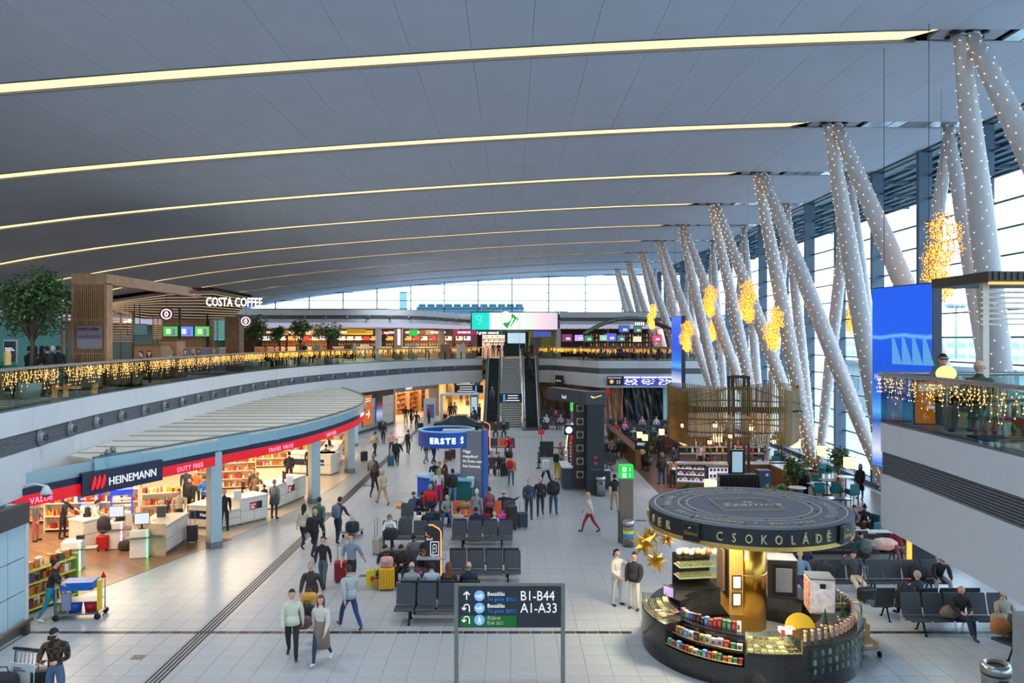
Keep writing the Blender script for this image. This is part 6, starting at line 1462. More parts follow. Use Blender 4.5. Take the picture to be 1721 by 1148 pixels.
# departure boards and sheeting below
d = 70.6;t = thing('departure_board','long blue departure board with a dark clock panel under the far gallery','sign',(XD(1020,d),d,ZD(648,d)),0)
for k,(a,b) in enumerate(((1020,1048),(1048.5,1076),(1076.5,1104),(1104.5,1131))):
    m2 = MB();X0,X1 = XD(a,d) - XD(1020,d),XD(b,d) - XD(1020,d);hh = 15.5*d / F;m2.box(((X0+X1)/2,0,hh/2),(X1 - X0 - .02,.14,hh));m2.build('display',M((18,26,54),.4) if k == 0 else M((66,72,186),.4,0,.8,0),t)
    if k:
        m2 = MB();r = random.Random(k);[m2.box((X0+.12+r.random() *.25+.5*q*.55,-.075,.1+.075*j),(.2,.01,.03)) for j in range(7) for q in range(5) if X0+.4+.5*q*.55 < X1 - .1 and r.random() < .8];tag(m2.build('text_line',LET,t),kind='stuff');m2 = MB();m2.box(((X0+X1)/2,-.075,hh - .09),(X1 - X0 - .06,.01,.12));m2.build('header',LET,t)
m2 = MB();m2.lathe([(.19,0),(.19,.02)],(0,0,0),0,20,False,MT((.42,-.08,.36)) @ X90);m2.build('clock_disc',M((240,180,110),.5,0,.9,0),t);lines(t,.08,-.075,.7,(1.2,),.06,SW);m2 = MB();[m2.box((.95+.2*(k % 2),-.075,.2+.12*(k // 2)),(.12,.01,.05)) for k in range(6)];m2.build('digits',SW,t)
SHT = [(903,986,81,(92,70,50),'brown plastic sheeting hung under the far gallery right of the escalator',.3),(1015,1047,72.2,(170,124,96),'tan paper sheeting hung beside the black sheeting',.5),(1046,1114,72.3,(26,25,30),'black plastic sheeting hung over a closed shop front',.3)]
for i,(a,b,d,c,lb,ro) in enumerate(SHT):
    x0,x1 = XD(a,d),XD(b,d)
    if i == 0: p0,p1 = Vector((x0,81)),Vector((8.0,72.0))
    else: p0,p1 = Vector((x0,d)),Vector((x1,d))
    m2 = MB();n,m = 70,26;r = random.Random(i);ph = [r.uniform(0,6) for _ in range(6)];dn = (p1 - p0).normalized();nr = Vector((dn.y,-dn.x));vs = []
    for j in range(m+1):
        for k in range(n+1):
            u,v = k / n,j / m;off = .10*math.sin(u*23+ph[0] +2.5*v*math.sin(u*7+ph[1])) +.06*math.sin(u*51+v*9+ph[2]) +.08*abs(math.sin(v*7+u*9+ph[3])) +r.uniform(-.02,.02)
            p = p0.lerp(p1,u) +nr*off;vs.append((p.x,p.y,3.42*v))
    w_ = n+1;m2.add(vs,[(j*w_+k,j*w_+k+1,(j+1)*w_+k+1,(j+1)*w_+k) for j in range(m) for k in range(n)],0,True);q = m2.build('plastic_sheeting',M(c,ro,0,0,.12,2));tag(q,lb,'sheeting')
mb = MB();mb.wall([(2.7,82),(8.3,73),(19.3,73)],0,3.5,-.2);struct('wall_far_right',mb,M((150,146,138),.6));mb = MB();mb.box((XD(1121,71.8),71.8,1.72),(.75,.3,3.45));struct('column_8',mb,M((150,196,190),.4),None,'pale aqua pillar right of the black sheeting')
t = thing('hanging_screen','brown lit screen fixed to the far gallery edge beside the escalator','screen',(4.75,77.4,ZD(648,77)),-1.12);m2 = MB();m2.box((0,0,.5),(1.5,.12,1.0));m2.build('casing',M((70,54,46),.5),t);m2 = MB();[m2.box((-.5+.14*q,-.065,.45),(.05,.01,.14)) for q in (0,1,2,4,5,6)];m2.build('pictogram',SW,t)
t = usign(1018,1026,651,661,71.8,M((190,30,30),.5,0,.5,0),'red and white notice at the edge of the tan sheeting')
# ------------------------------------------------------------------ big hanging LED walls by the columns
def ledwall(p0,p1,z0,z1,label,mat,hang=(9.4,16.7)):
    a = math.atan2(p1[1] - p0[1],p1[0] - p0[0]);L = math.hypot(p1[1] - p0[1],p1[0] - p0[0]);t = thing('video_wall',label,'screen',(p0[0],p0[1],0),a,'portrait video walls')
    m2 = MB();m2.box((L/2,.16,(z0+z1)/2),(L+.04,.3,z1 - z0+.06));m2.build('casing',M((34,44,66),.5),t);m2 = MB();m2.box((L/2,-.005,(z0+z1)/2),(L,.03,z1 - z0));m2.build('screen',mat,t)
    m2 = MB();[m2.bar((xx,.16,z1),(xx,.16,16.7),.012) for xx in (.3,L - .3)];m2.build('suspension_cable',DARK,t);return t,L
SKYM = ramp_mat([(0,(190,205,250)),(.06,(40,120,240)),(.14,(225,235,255)),(.30,(20,90,190)),(.36,(90,180,245)),(.44,(40,120,235)),(.60,(8,84,226)),(.76,(10,92,238)),(.775,(120,190,255)),(.79,(10,96,240)),(1,(14,92,238))],'Object','Z',.4,1.0,.186,-.72,.05)
t,L = ledwall((XD(1467,23.8),23.8),(XD(1566,21.4),21.4),3.98,9.38,'large portrait video wall glowing blue beside the right gallery',SKYM)
text('Harmony, Time, X, Re',.23,SW,t,(.12,-.03,6.62),0,.004,sx=.9)
m2 = MB()
for k in range(4):
    T_ = Matrix(((1,0,0,.9+.42*k),(0,0,1,-.03),(0,1,0,7.1),(0,0,0,1)));m2.prism([(0,0),(.42,0),(.1,.75),(-.02,.8)],0,.006,0,T_)
m2.build('sail_shapes',M((96,170,235),.4,0,.8,0),t)
ledwall((XD(1129,60.5),60.5),(XD(1145,58),58.),ZD(650,60),ZD(532.5,60),'distant portrait video wall glowing blue before the pub',ramp_mat([(0,(190,205,250)),(.06,(40,120,240)),(.14,(225,235,255)),(.30,(20,90,190)),(.36,(90,180,245)),(.44,(40,120,235)),(.60,(8,84,226)),(1,(14,92,238))],'Object','Z',.4,1.0,.186,-.75,.05))
# ------------------------------------------------------------------ hanging snowflakes
def snowflake(px0,px1,py0,py1,d,label,big=False,rz=.5):
    x = XD((px0+px1) / 2,d);z1,z0 = ZD(py0,d),ZD(py1,d);t = thing('snowflake_light',label,'decoration',(x,d,(z0+z1) / 2),rz,'hanging snowflake lights');HH = z1 - z0;R0 = HH*.29
    wires = MB();pts = []
    for q,(cz,cy,sc) in enumerate(((HH*.24,-.12,1.),(-HH*.10,.1,.88),(-HH*.33,-.05,.62))):
        for k in range(6):
            a = PI / 6+k*PI / 3;dx,dz = math.cos(a),math.sin(a);rr = R0*sc
            for dy in (-.12,.12):
                c = lambda u,s: (dx*rr*u - dz*rr*s,cy+dy*sc,cz+dz*rr*u+dx*rr*s)
                seg = [(c(.08,0),c(1,0)),(c(.45,0),c(.68,.28)),(c(.45,0),c(.68,-.28)),(c(.72,0),c(.92,.22)),(c(.72,0),c(.92,-.22)),(c(.68,.28),c(.5,.32)),(c(.68,-.28),c(.5,-.32)),(c(.92,.22),c(1,0)),(c(.92,-.22),c(1,0)),(c(.08,.0),c(.3,.17)),(c(.3,.17),c(.45,0))]
                for s0,s1 in seg:
                    if dy > 0: wires.bar(s0,s1,.018)
                    else: wires.bar(s0,s1,.018);wires.bar(s1,(s1[0],s1[1] +.24*sc,s1[2]),.014)
                    n = 9 if big else 7
                    for w_ in range(n): pts.append(Vector(s0).lerp(Vector(s1),(w_+.5) / n))
    wires.build('wire_frame',M((150,96,40),.4,.6),t);m3 = MB();r = random.Random(int(px0));br = .018 if big else .019
    for p in pts:
        c = p+Vector((r.uniform(-.07,.07),r.uniform(-.12,.12),r.uniform(-.07,.07))) *HH*.4
        m3.octa(c,br)
    tag(m3.build('bulbs',M((255,172,60),.5,0,4.,0,9,None,False),t),kind='stuff')
    m4 = MB();m4.tube([(0,0,HH / 2 - .1),(0,0,16.7 - (z0+z1) / 2)],.006,0,4);m4.build('hanging_wire',DARK,t)
SF = [(1552,1612,364,506,27.5,'largest snowflake cluster, hanging above the blue video wall',True,.5),(1416,1437,502,560,47,'snowflake hanging between columns left of the video wall',False,.9),(1286,1312,518,588,41,'snowflake hanging right of centre among the columns',False,.7),(1245,1268,473,541,45,'highest of the mid-distance snowflakes',False,.6),(1184,1201,482,532,56,'upper of the two far snowflakes near the video wall',False,.6),
      (1190,1204,540,573,66,'smallest snowflake behind the far columns',False,.5),(1144,1163,541,590,57,'snowflake beside the distant blue video wall',False,.7),(1090,1100,513,553,68,'leftmost narrow snowflake before the far window',False,1.2)]
for a in SF: snowflake(*a)
# ------------------------------------------------------------------ round chocolate kiosk
KX,KY,KR = 6.04,19.8,2.68
GR_ = M((34,34,38),.16,0,0,.1,30);GLD = M((214,176,98),.3,.85,0,.05);GLDB = M((196,146,62),.25,1.,0,.06,3);NVB = M((30,30,38),.45)
def ka(px,r,z=0):
    best = None
    for i in range(400):
        a = -PI*1.08+PI*1.16*i / 399;X = KX+r*math.cos(a);Y = KY+r*math.sin(a);e = abs(CX+X*F / Y - px)
        if best is None or e < best[0] - 1e-9: best = (e,a)
    return best[1]
kt = thing('chocolate_kiosk','round black and gold chocolate kiosk under a large disc roof','kiosk',(KX,KY,0))
arc = lambda r,a0,a1,n=24: [(r*math.cos(a0+(a1 - a0) *i / n),r*math.sin(a0+(a1 - a0) *i / n)) for i in range(n+1)]
def seg(r0,r1,a0,a1,z0,z1,mat,name,par=kt,n=18,tgt=None):
    m2 = tgt or MB();o = arc(r1,a0,a1,n);i_ = arc(r0,a0,a1,n);vs = []
    for p,q in zip(i_,o): vs += [(*p,z0),(*q,z0),(*q,z1),(*p,z1)]
    fs = []
    for k in range(n): a = 4*k;b = a+4;fs += [(a,b,b+1,a+1),(a+1,b+1,b+2,a+2),(a+2,b+2,b+3,a+3),(a+3,b+3,b,a)]
    fs += [(0,1,2,3),(4*n+3,4*n+2,4*n+1,4*n)];m2.add(vs,fs,0)
    return None if tgt else m2.build(name,mat,par)
A = lambda px: ka(px,KR)
seg(2.05,KR,0,2*PI,0,.5,GR_,'base_wall',n=64)
aL,aS,aF,aR = A(1098),A(1118),A(1252),A(1352)
seg(2.0,KR,-PI*1.1,aL+.0,.5,.92,GR_,'left_wall',n=10);seg(2.0,KR+.01,aL,aS,.5,1.0,GR_,'left_pier',n=6)
seg(1.95,2.2,aS,aF,.5,1.02,GR_,'shelf_back');seg(2.1,2.42,aS,aF,.70,.74,GR_,'upper_shelf');seg(2.3,KR,aS,aF,.46,.5,GR_,'lower_shelf');seg(1.75,2.2,aS,aF,1.0,1.04,GR_,'top_shelf')
seg(1.9,KR,aF,aR,.5,.78,GR_,'front_wall',n=14);seg(1.95,KR - .04,aR,.35,.5,.98,M((52,50,52),.2),'right_wall',n=20);seg(1.7,2.5,.35,PI*.95,.5,.95,GR_,'rear_counter',n=26);seg(1.75,KR,aR,.35,.98,1.02,GR_,'right_top',n=20)
for r_,z in ((2.45,.78),(KR+.01,.56)):
    m2 = MB();m2.tube([(x,y,z) for x,y in arc(r_,aS,aF - .02)],.012,0,6);m2.build('brass_rail',GLD,kt)
m2 = MB();m2.lathe([(.45,.5),(.45,3.1)],(0,0,0),0,40);m2.build('gold_column',GLDB,kt);m2 = MB();m2.lathe([(.46,1.9),(.47,1.905),(.46,1.91)],(0,0,0),0,40);m2.build('seam_ring',GLD,kt)
m2 = MB();m2.prism([(-.62,-.5),(-.28,-.52),(-.2,.3),(-.62,.3)],.95,3.1);m2.build('gold_panel',M((206,158,78),.35,.6),kt)
m2 = MB();m2.box((-.66,-.15,2.0),(.04,.8,1.2));m2.box((-.75,-.2,2.05),(.06,.55,1.0),1);m2.build('menu_board',[BLACK,M((120,90,60),.4,0,.3,0)],kt)
for z in (1.78,1.35): m2 = MB();m2.box((-.44,-.53,z),(.24,.03,.34));m2.box((-.44,-.55,z),(.18,.01,.28),1);m2.build('framed_notice',[BLACK,M((225,222,214),.5)],kt)
RT = 2.5;ZT_ = 3.59
m2 = MB();m2.lathe([(.01,ZT_+.0),(RT - .03,ZT_),(RT,ZT_ - .03)],(0,0,0),0,72,False);m2.build('roof_top',M((92,102,118),.6,0,0,.03,40),kt)
m2 = MB();m2.lathe([(RT,ZT_ - .03),(RT,ZT_ - .42)],(0,0,0),0,72); 
seg(RT - .05,RT,0,2*PI,ZT_ - .42,ZT_ - .03,NVB,'roof_band',n=72);seg(RT - .12,RT+.01,0,2*PI,ZT_ - .52,ZT_ - .42,GLD,'gold_rim',n=72)
m2 = MB();m2.lathe([(.45,ZT_ - .48),(RT - .1,ZT_ - .5)],(0,0,0),0,48,False);m2.build('roof_soffit',M((170,150,110),.5),kt)
TG = M((196,190,160),.5)
for r0,r1 in ((1.52,1.55),(1.73,1.76),(2.33,2.36)): seg(r0,r1,0,2*PI,ZT_+.001,ZT_+.006,TG,'ring_line',n=72)
for k in range(22): a = 2*PI*k/22+.1;m2 = MB();m2.cyl(((2.24 if k % 2 else 1.64) *math.cos(a),(2.24 if k % 2 else 1.64) *math.sin(a),ZT_),.045,.012,0,8);m2.build('roof_stud',DARK,kt)
s_ = 'CHOCOLATIER • PRALINÉ • '*3
for i,ch in enumerate(s_):
    if ch == ' ': continue
    a = rad(128) - 2*PI*i/len(s_);text(ch,.25,TG,kt,(1.93*math.cos(a),1.93*math.sin(a),ZT_+.004),0,.002,'CENTER','roof_lettering',rot=(0,0,a - PI/2))
m2 = MB();q = [(-1.0,-.55),(.62,-.55),(.95,.45),(-.75,.5)];q = [(-.82,-.72),(.72,-.62),(.62,.72),(-.85,.66)]
for a,b in zip(q,q[1:] +q[:1]): m2.bar((*a,ZT_+.02),(*b,ZT_+.02),.03,.04)
m2.build('square_frame',M((150,150,130),.5),kt);text('Szamos',.52,TG,kt,(-.7,-.15,ZT_+.004),0,.002,name='roof_lettering',rot=(0,0,.05),shear=.35)
m2 = MB();[m2.ball((.1+.1*math.cos(k),.35+.07*math.sin(k),ZT_+.004),.045,0,6,3,(1,1,.1)) for k in range(6)];m2.build('flower_emblem',TG,kt)
def roundtext(px,ch,z,size,ext=.03): a = ka(px,RT);text(ch,size,M((214,198,148),.4,.3),kt,((RT+.02) *math.cos(a),(RT+.02) *math.sin(a),z),a+PI/2,ext,'CENTER','raised_letter',sx=.75)
for px,ch in zip((1210,1234,1259,1284,1309,1332,1353,1374,1391),'CSOKOLÁDÉ'): roundtext(px,ch,ZT_ - .345,.29)
for px,ch in zip((1085.5,1091.5,1100,1110,1124),'ATIER'): roundtext(px,ch,ZT_ - .345,.29)
for px in (1162,1419):
    a = ka(px,RT+.03);T_ = MT(((RT+.05) *math.cos(a),(RT+.05) *math.sin(a),ZT_ - .26)) @ Matrix.Rotation(a+PI/2,4,'Z')
    m2 = MB();m2.box((0,0,0),(.42,.06,.42),0,0,T_);m2.box((0,-.035,0),(.36,.01,.36),1,0,T_);m2.build('emblem_plate',[M((60,56,50),.4),DARK],kt)
    o = text('Szamos',.15,GLD,kt,tuple(T_ @ Vector((-.17,-.05,-.06))),a+PI/2,.004,shear=.3,name='raised_letter',sx=.8);m2 = MB();[m2.ball((dx,-.045,.1),.028,0,6,4,(1,.3,1),) for dx in ()];m2.ball(tuple(T_ @ Vector((0,-.045,.11))),.035,0,8,4,(1.4,.4,.7));m2.build('flower_emblem',GLD,kt)
# goods on the kiosk
CH = [(150,24,36),(176,140,84),(232,224,196),(96,150,190),(190,60,50),(120,80,140),(60,120,70),(206,170,90),(70,50,40),(230,200,210)];CN = dict(zip(CH,('crimson','tan','cream','blue','red','violet','green','gold','dark brown','pink')))
def kprod(a,r_,z,dims,c,label,grp,name='chocolate_box',lid=True,twist=0):
    t = thing(name,label,'box',(KX+r_*math.cos(a),KY+r_*math.sin(a),z),a+PI/2+twist,grp);m2 = MB();m2.box((0,0,dims[2]/2),dims,0,0,None,.006);m2.build('carton',M(c,.45),t)
    m2 = MB();m2.box((0,-dims[1]/2 - .003,dims[2]*.5),(dims[0]*.6,.006,dims[2]*.45));m2.build('print',M([min(255,v+60) for v in c] if sum(c) < 450 else [v*.5 for v in c],.5),t);return t
r = random.Random(8)
for tier,(rr,z,n,p0,p1) in enumerate(((2.56,.5,17,1122,1249),(2.31,.74,13,1130,1249),(1.98,1.04,15,1146,1246))):
    a0,a1 = ka(p0,rr),ka(p1,rr)
    for i in range(n):
        a = a0+(a1 - a0) *(i+.5) / n;c = r.choice(CH) if not (tier == 1 and i < 3) else (150,116,78);w = (a1 - a0) *rr / n*.86;h = r.uniform(.13,.2) if not (tier == 2 and i > 8) else r.uniform(.2,.3)
        kprod(a,rr,z,(w,.1,h),c,f'{CN.get(c, "kraft brown")} chocolate box, {ORD[i] if i < 12 else ["thirteenth","fourteenth","fifteenth","sixteenth","seventeenth"][i-12]} from left on {["lowest", "middle", "top"][tier]} curved kiosk shelf',f'boxes on the {["lowest", "middle", "top"][tier]} kiosk shelf')
def kcase(name,label,a0,a1,r0,r1,z0,z1,seed,rows=4,cols=9,glow=1.0):
    am = (a0+a1) / 2;t = thing(name,label,'display case',(KX,KY,0));rr = random.Random(seed)
    seg(r0,r1,a0,a1,z0,z0+.04,BLACK,'case_base',t,8);seg(r1 - .02,r1 - .008,a0,a1,z0+.04,z1,GLASS,'front_glass',t,8);seg(r0+.03,r1 - .01,a0,a1,z1 - .012,z1,GLASS,'top_glass',t,8)
    m2 = MB(); 
    for a in (a0,a1): m2.bar(((r1-.02)*math.cos(a),(r1-.02)*math.sin(a),z0),((r1-.02)*math.cos(a),(r1-.02)*math.sin(a),z1+.02),.025)
    m2.build('brass_post',GLD,t)
    for i in range(cols):
        for j in range(rows):
            a = a0+(a1 - a0) *(i+.5) / cols;q = r0+(r1 - r0) *(j+.5) / rows;m2 = MB();w = (a1 - a0) *q / cols*.85;d_ = (r1 - r0) / rows*.8;T_ = MT((q*math.cos(a),q*math.sin(a),z0+.05+.03*(rows - j))) @ Matrix.Rotation(a+PI/2,4,'Z')
            m2.box((0,0,0),(w,d_,.02),0,0,T_)
            for u in range(3):
                for v in range(2): m2.box((-w/3+w/3*u,-d_/4+d_/2*v,.02),(w/4,d_/3,.03),1,0,T_)
            m2.build('praline_tray',[M((236,200,140),.5,0,.8*glow,0),M(rr.choice([(120,70,40),(240,214,160),(90,50,34),(230,180,90),(160,100,60)]),.5)],t)
    return t
kcase('glass_case','lit glass praline case at the front of the chocolate kiosk',aF+.02,aR - .02,2.0,KR,.78,1.12,3,4,8)
kcase('glass_case','lit glass pastry case at the left end of the chocolate kiosk',-PI*1.06,aL+.05,2.0,KR,.92,1.2,4,4,5)
l = area('case_lamp',(KX+2.4*math.cos((aF+aR)/2),KY+2.4*math.sin((aF+aR)/2),1.6),.5,40,(1,.8,.5)); 
area('roof_lamp',(KX - .9,KY - 1.2,3.05),.8,170,(1,.82,.56));area('roof_lamp',(KX+1.1,KY+.8,3.05),.8,170,(1,.82,.56));area('roof_lamp',(KX - 1.4,KY+.9,3.05),.8,150,(1,.82,.56))
t = thing('glass_case','tall glass cake case at the rear left of the chocolate kiosk','display case',(KX - .95,KY+1.75,.95),.15)
m2 = MB();m2.box((0,0,.02),(1.1,.6,.04));m2.box((0,.28,.45),(1.1,.03,.9));m2.build('frame',BLACK,t);m2 = MB();m2.box((0,-.29,.45),(1.1,.012,.85));m2.box((0,0,.88),(1.1,.6,.012));m2.build('glass',GLASS,t)
for z in (.3,.6): m2 = MB();m2.box((0,0,z),(1.05,.5,.02));[m2.box((-.45+.13*k,-.05,z+.05),(.1,.3,.07),1) for k in range(8)];m2.build('shelf',[M((240,220,180),.4,0,.5,0),M((250,214,150),.5,0,.2,0)],t)
r = random.Random(5)
for i in range(10): o = MB();o.ball((0,0,.09),.09,0,8,6,(1,.8,1));q = o.build('cellophane_bag',M(r.choice([(230,170,130),(206,120,90),(240,220,190)]),.25),None,(KX - 1.4+.11*i,KY+1.75+r.uniform(-.1,.1),1.84));tag(q,f'{ORD[i]} cellophane sweet bag from left on top of the tall cake case','bag','cellophane bags on the cake case')
for i,(px,rr,a_off) in enumerate(((0,2.15,0),)): pass
for i in range(5):
    a = 1.15 - .1*i;c = [(200,50,50),(206,170,90),(226,186,90),(210,100,50),(190,90,50)][i]
    kprod(a,2.15,.95,(.24,.2,.2),c,f'{["red", "tan", "yellow", "orange", "rust"][i]} gift carton on the rear counter right of the gold column','cartons on the rear kiosk counter')
    if i: kprod(a,2.15,1.15,(.24,.2,.18),[min(255,v+14) for v in c],f'{["red", "tan", "yellow", "orange", "rust"][i]} upper gift carton stacked behind the gold column','cartons on the rear kiosk counter')
for i,(x,y,w,d_,h,lb) in enumerate(((1.15,.95,.75,.7,1.0,'dark cooling cabinet with a glass door at the rear right of the kiosk'),(1.75,-.2,.6,.65,.85,'cabinet with a white pralines poster at the right of the kiosk'))):
    t = thing('cooling_cabinet',lb,'cabinet',(KX+x,KY+y,.98 if i == 0 else .98),-.15);m2 = MB();m2.box((0,0,h/2),(w,d_,h));m2.build('casing',M((52,50,54),.3) if i == 0 else M((214,200,190),.4),t)
    m2 = MB();m2.box((0,0,h+.01),(w+.02,d_+.02,.03));m2.build('top',M((86,92,100),.25),t)
    if i == 0: m2 = MB();m2.box((.03,-d_/2 - .01,h*.5),(w*.8,.02,h*.84));m2.build('door',BLACK,t);m2 = MB();m2.box((.03,-d_/2 - .03,h*.5),(w*.55,.02,h*.62));m2.build('window',M((150,156,158),.15),t);m2 = MB();m2.box((-w/2 - .01,0,h/2),(.02,d_*.9,h*.9));m2.build('side_print',M((196,170,150),.5,0,0,.3,9),t)
    else: m2 = MB();m2.box((0,-d_/2 - .01,h*.5),(w*.94,.02,h*.9));m2.build('print',M((232,220,222),.5,0,0,.12,7),t);m2 = MB();m2.box((0,-d_/2 - .025,h*.82),(.14,.01,.12));m2.build('emblem',BLACK,t);m2 = MB();m2.box((-w/2 - .01,0,h/2),(.02,d_*.9,h*.9));m2.build('side_print',M((190,140,120),.5,0,0,.3,9),t)
t = thing('cash_register','touch screen till facing inward at the left of the kiosk','till',(KX - 1.95,KY+.35,.98),-.9);m2 = MB();m2.box((0,0,.28),(.36,.04,.28));m2.bar((0,.05,0),(0,.03,.25),.06);m2.build('casing',BLACK,t);m2 = MB();m2.box((0,-.022,.28),(.32,.006,.24));m2.build('screen',M((180,160,220),.4,0,.7,0),t);m2 = MB();m2.box((.1,.25,.05),(.4,.35,.1));m2.build('drawer',BLACK,t)
t = thing('lid','round yellow tray lid leaning behind the praline case','tray',(KX+.75,KY - 1.55,1.0));m2 = MB();m2.lathe([(.36,0),(.36,.02)],(0,0,0),0,26,False,Matrix.Rotation(rad(75),4,'X'));m2.build('disc',M((232,190,40),.4),t)
for i in range(12):
    o = MB();o.box((0,0,.05),(.07,.07,.1));q = o.build('cup',M((240,236,230) if i % 3 else (180,40,50),.4),None,(KX+.12+.085*(i % 4),KY - 2.2+.09*(i // 4),1.125));tag(q,f'small {"white" if i % 3 else "red"} sample cup, {ORD[i]} of the tray on the praline case','cup','sample cups on the praline case')
r = random.Random(6);BAGM = M((196,150,130),.25,0,0,.3,12)
for k in range(22):
    a = aR+.05+(.25 - aR) *k / 22
    o = MB();o.box((0,0,.11),(.085,.06,.2),0,0,None,.02);o.lathe([(.03,.2),(.05,.27)],(0,0,0),0,6);q = o.build('cellophane_bag',[BAGM],None,(KX+2.5*math.cos(a),KY+2.5*math.sin(a),1.02),a);tag(q,f'cellophane chocolate bag number {k+1} along the right counter edge'.replace(f'number {k+1}',(ORD[k] if k < 12 else 'later '+ORD[k - 12])),'bag','cellophane bags along the right kiosk counter')
for row in range(3):
    for k in range(12):
        a = aR+.1+.95*k / 12;o = MB();o.box((0,0,.06),(.08,.05,.13),0,0,None,.015);q = o.build('sweet_packet',[M(r.choice([(190,150,130),(210,190,170),(150,100,90),(120,110,120)]),.3)],kt,((KR - .015) *math.cos(a),(KR - .015) *math.sin(a),.36+.2*row),a+PI/2)
seg(KR+.015,KR+.025,aR+.05,aR+1.2,.3,.97,GLASS,'front_glass',n=12)
seg(KR - .25,KR - .24,aR,.2,1.02,1.3,GLASS,'counter_glass',n=16)
for a in (aR+.3,aR+.8): m2 = MB();m2.tube([(2.58*math.cos(a),2.58*math.sin(a),1.0),(2.58*math.cos(a),2.58*math.sin(a),1.34)],.018,0,8);m2.build('brass_post',GLD,kt)
for i,(x,y,z,s_,lb) in enumerate(((1.35,-1.55,1.02,1,'small fir tree decoration with red baubles on the right counter'),(1.95,-1.1,1.02,1,'small fir tree decoration in front of the pralines poster'),(.55,1.35,.98,.9,'small fir tree decoration beside the rear cabinet'))):
    t = thing('table_fir',lb,'decoration',(KX+x,KY+y,z));m2 = MB();[m2.lathe([(.085 - .02*k,.1+.08*k),(.01,.22+.08*k)],(0,0,0),0,9) for k in range(4)];m2.build('needles',M((24,84,48),.6),t)
    m2 = MB();r_ = random.Random(i);[m2.ball((.1*math.cos(a),.1*math.sin(a),.04+r_.uniform(0,.06)),.028,k % 3,7,4) for k,a in enumerate([2*PI*q/14 for q in range(14)])];tag(m2.build('baubles',[M((196,40,40),.3),GLD,M((230,220,200),.4)],t),kind='stuff')
def star(px,py,d,R_,label,seed):
    t = thing('gold_star',label,'decoration',(XD(px,d),d,ZD(py,d)),seed,'gold stars under the kiosk roof');m2 = MB();r = random.Random(seed);n = 16
    for i in range(n):
        z = 1 - 2*(i+.5) / n;a = i*2.4;v = Vector((math.sqrt(1 - z*z) *math.cos(a),math.sqrt(1 - z*z) *math.sin(a),z));u = v.orthogonal().normalized();w = v.cross(u);ln = R_*r.uniform(.85,1.1);b = R_*.24
        m2.add([v*ln] +[v*R_*.2+(u*math.cos(q) +w*math.sin(q)) *b for q in (0,2.1,4.2)],[(0,1,2),(0,2,3),(0,3,1)])
    m2.build('spikes',M((226,180,84),.22,.9,0,0),t);m2 = MB();m2.tube([(0,0,0),(0,0,ZT_ - .5 - ZD(py,d))],.005,0,4);m2.build('thread',DARK,t)
star(1083,914,19.6,.40,'large gold star hanging left under the kiosk roof',1);star(1103,943,19.3,.32,'lower gold star nearest the white trousered pair',2);star(1122,906,20.4,.26,'small gold star half behind the roof rim',3);star(1095,900,20.6,.3,'upper gold star close under the roof rim',4)
x,y,_ = G(1461,1108);t = thing('hand_trolley','brass-handled platform trolley with cardboard boxes beside the kiosk','trolley',(x,y+.45,0),.15);m2 = MB();m2.box((0,0,.2),(.62,.9,.04));m2.build('platform',M((150,152,156),.4,.6),t)
m2 = MB();m2.tube([(-.28,.42,.2),(-.28,.42,1.0),(-.2,.42,1.1),(.2,.42,1.1),(.28,.42,1.0),(.28,.42,.2)],.02,0,8);m2.build('handle',GLD,t)
for a in (-.25,.25):
    for b in (-.38,.38): m2 = MB();m2.lathe([(.02,-.02),(.08,-.02),(.08,.02),(.02,.02)],(0,0,0),0,12,True,MT((a,b,.08)) @ Matrix.Rotation(rad(90),4,'Y'));m2.bar((a,b,.08),(a,b,.18),.03);m2.build('castor',DARK,t)
CB_ = M((176,132,84),.7);c,s = math.cos(.15),math.sin(.15)
for i,(lx,ly,z,dm,lb) in enumerate(((-.05,-.15,.22,(.5,.5,.16),'flat cardboard box at the front of the trolley'),(0,.12,.38,(.42,.34,.3),'taped cardboard box in the middle of the trolley stack'),(-.08,.12,.68,(.4,.3,.16),'open cardboard box on top of the trolley stack'),(-.3,.34,.22,(.5,.12,.9),'tall folded cardboard at the back of the trolley'))):
    q = thing('cardboard_box',lb,'box',(x+lx*c - ly*s,y+.45+lx*s+ly*c,z),.15);m2 = MB();m2.box((0,0,dm[2]/2),dm);m2.build('carton',CB_,q);m2 = MB();m2.box((0,-dm[1]/2 - .003,dm[2]*.6),(dm[0]*.4,.006,.05));m2.build('label',WHITE,q)
area('case_lamp',(KX - 2.2,KY+.4,1.7),.4,30,(1,.82,.5))
# ------------------------------------------------------------------ cafe zone by the windows
BF = wood_mat((116,84,70),(98,70,60));mb = MB();mb.prism([(7.45,28.4),(18.6,28.4),(18.6,63),(7.45,63)],.002,.008);struct('floor_cafe',mb,BF,None,'brown floor of the cafe zone')
TEAL = (20,104,110)
mb = MB();mb.box((14.3,28.35,.38),(9.,.3,.74));mb.box((14.3,28.35,.78),(9.1,.4,.06),1);struct('trim_20',mb,[M((60,50,48),.5),M((214,216,214),.4)],None,'low cafe plinth with a white top behind the seats')
m2 = MB();r = random.Random(3);[m2.ball((10+.16*k,28.15,.5+r.uniform(-.06,.06)),.014,0,5,3) for k in range(54)];q = m2.build('string_lights',BULBW);tag(q,'row of tiny warm bulbs along the low cafe plinth','string lights',None,'stuff')
t = thing('slatted_fence','gold and brown slatted fence along the left side of the cafe','fence',(7.5,46.4,0));L = 13.5
m2 = MB();m2.box((.15,L/2,1.08),(.5,L,.08));m2.build('top_plank',M((112,72,48),.5),t);m2 = MB();m2.box((.2,L/2,.5),(.06,L,1.0));m2.build('back_board',M((90,62,36),.6),t)
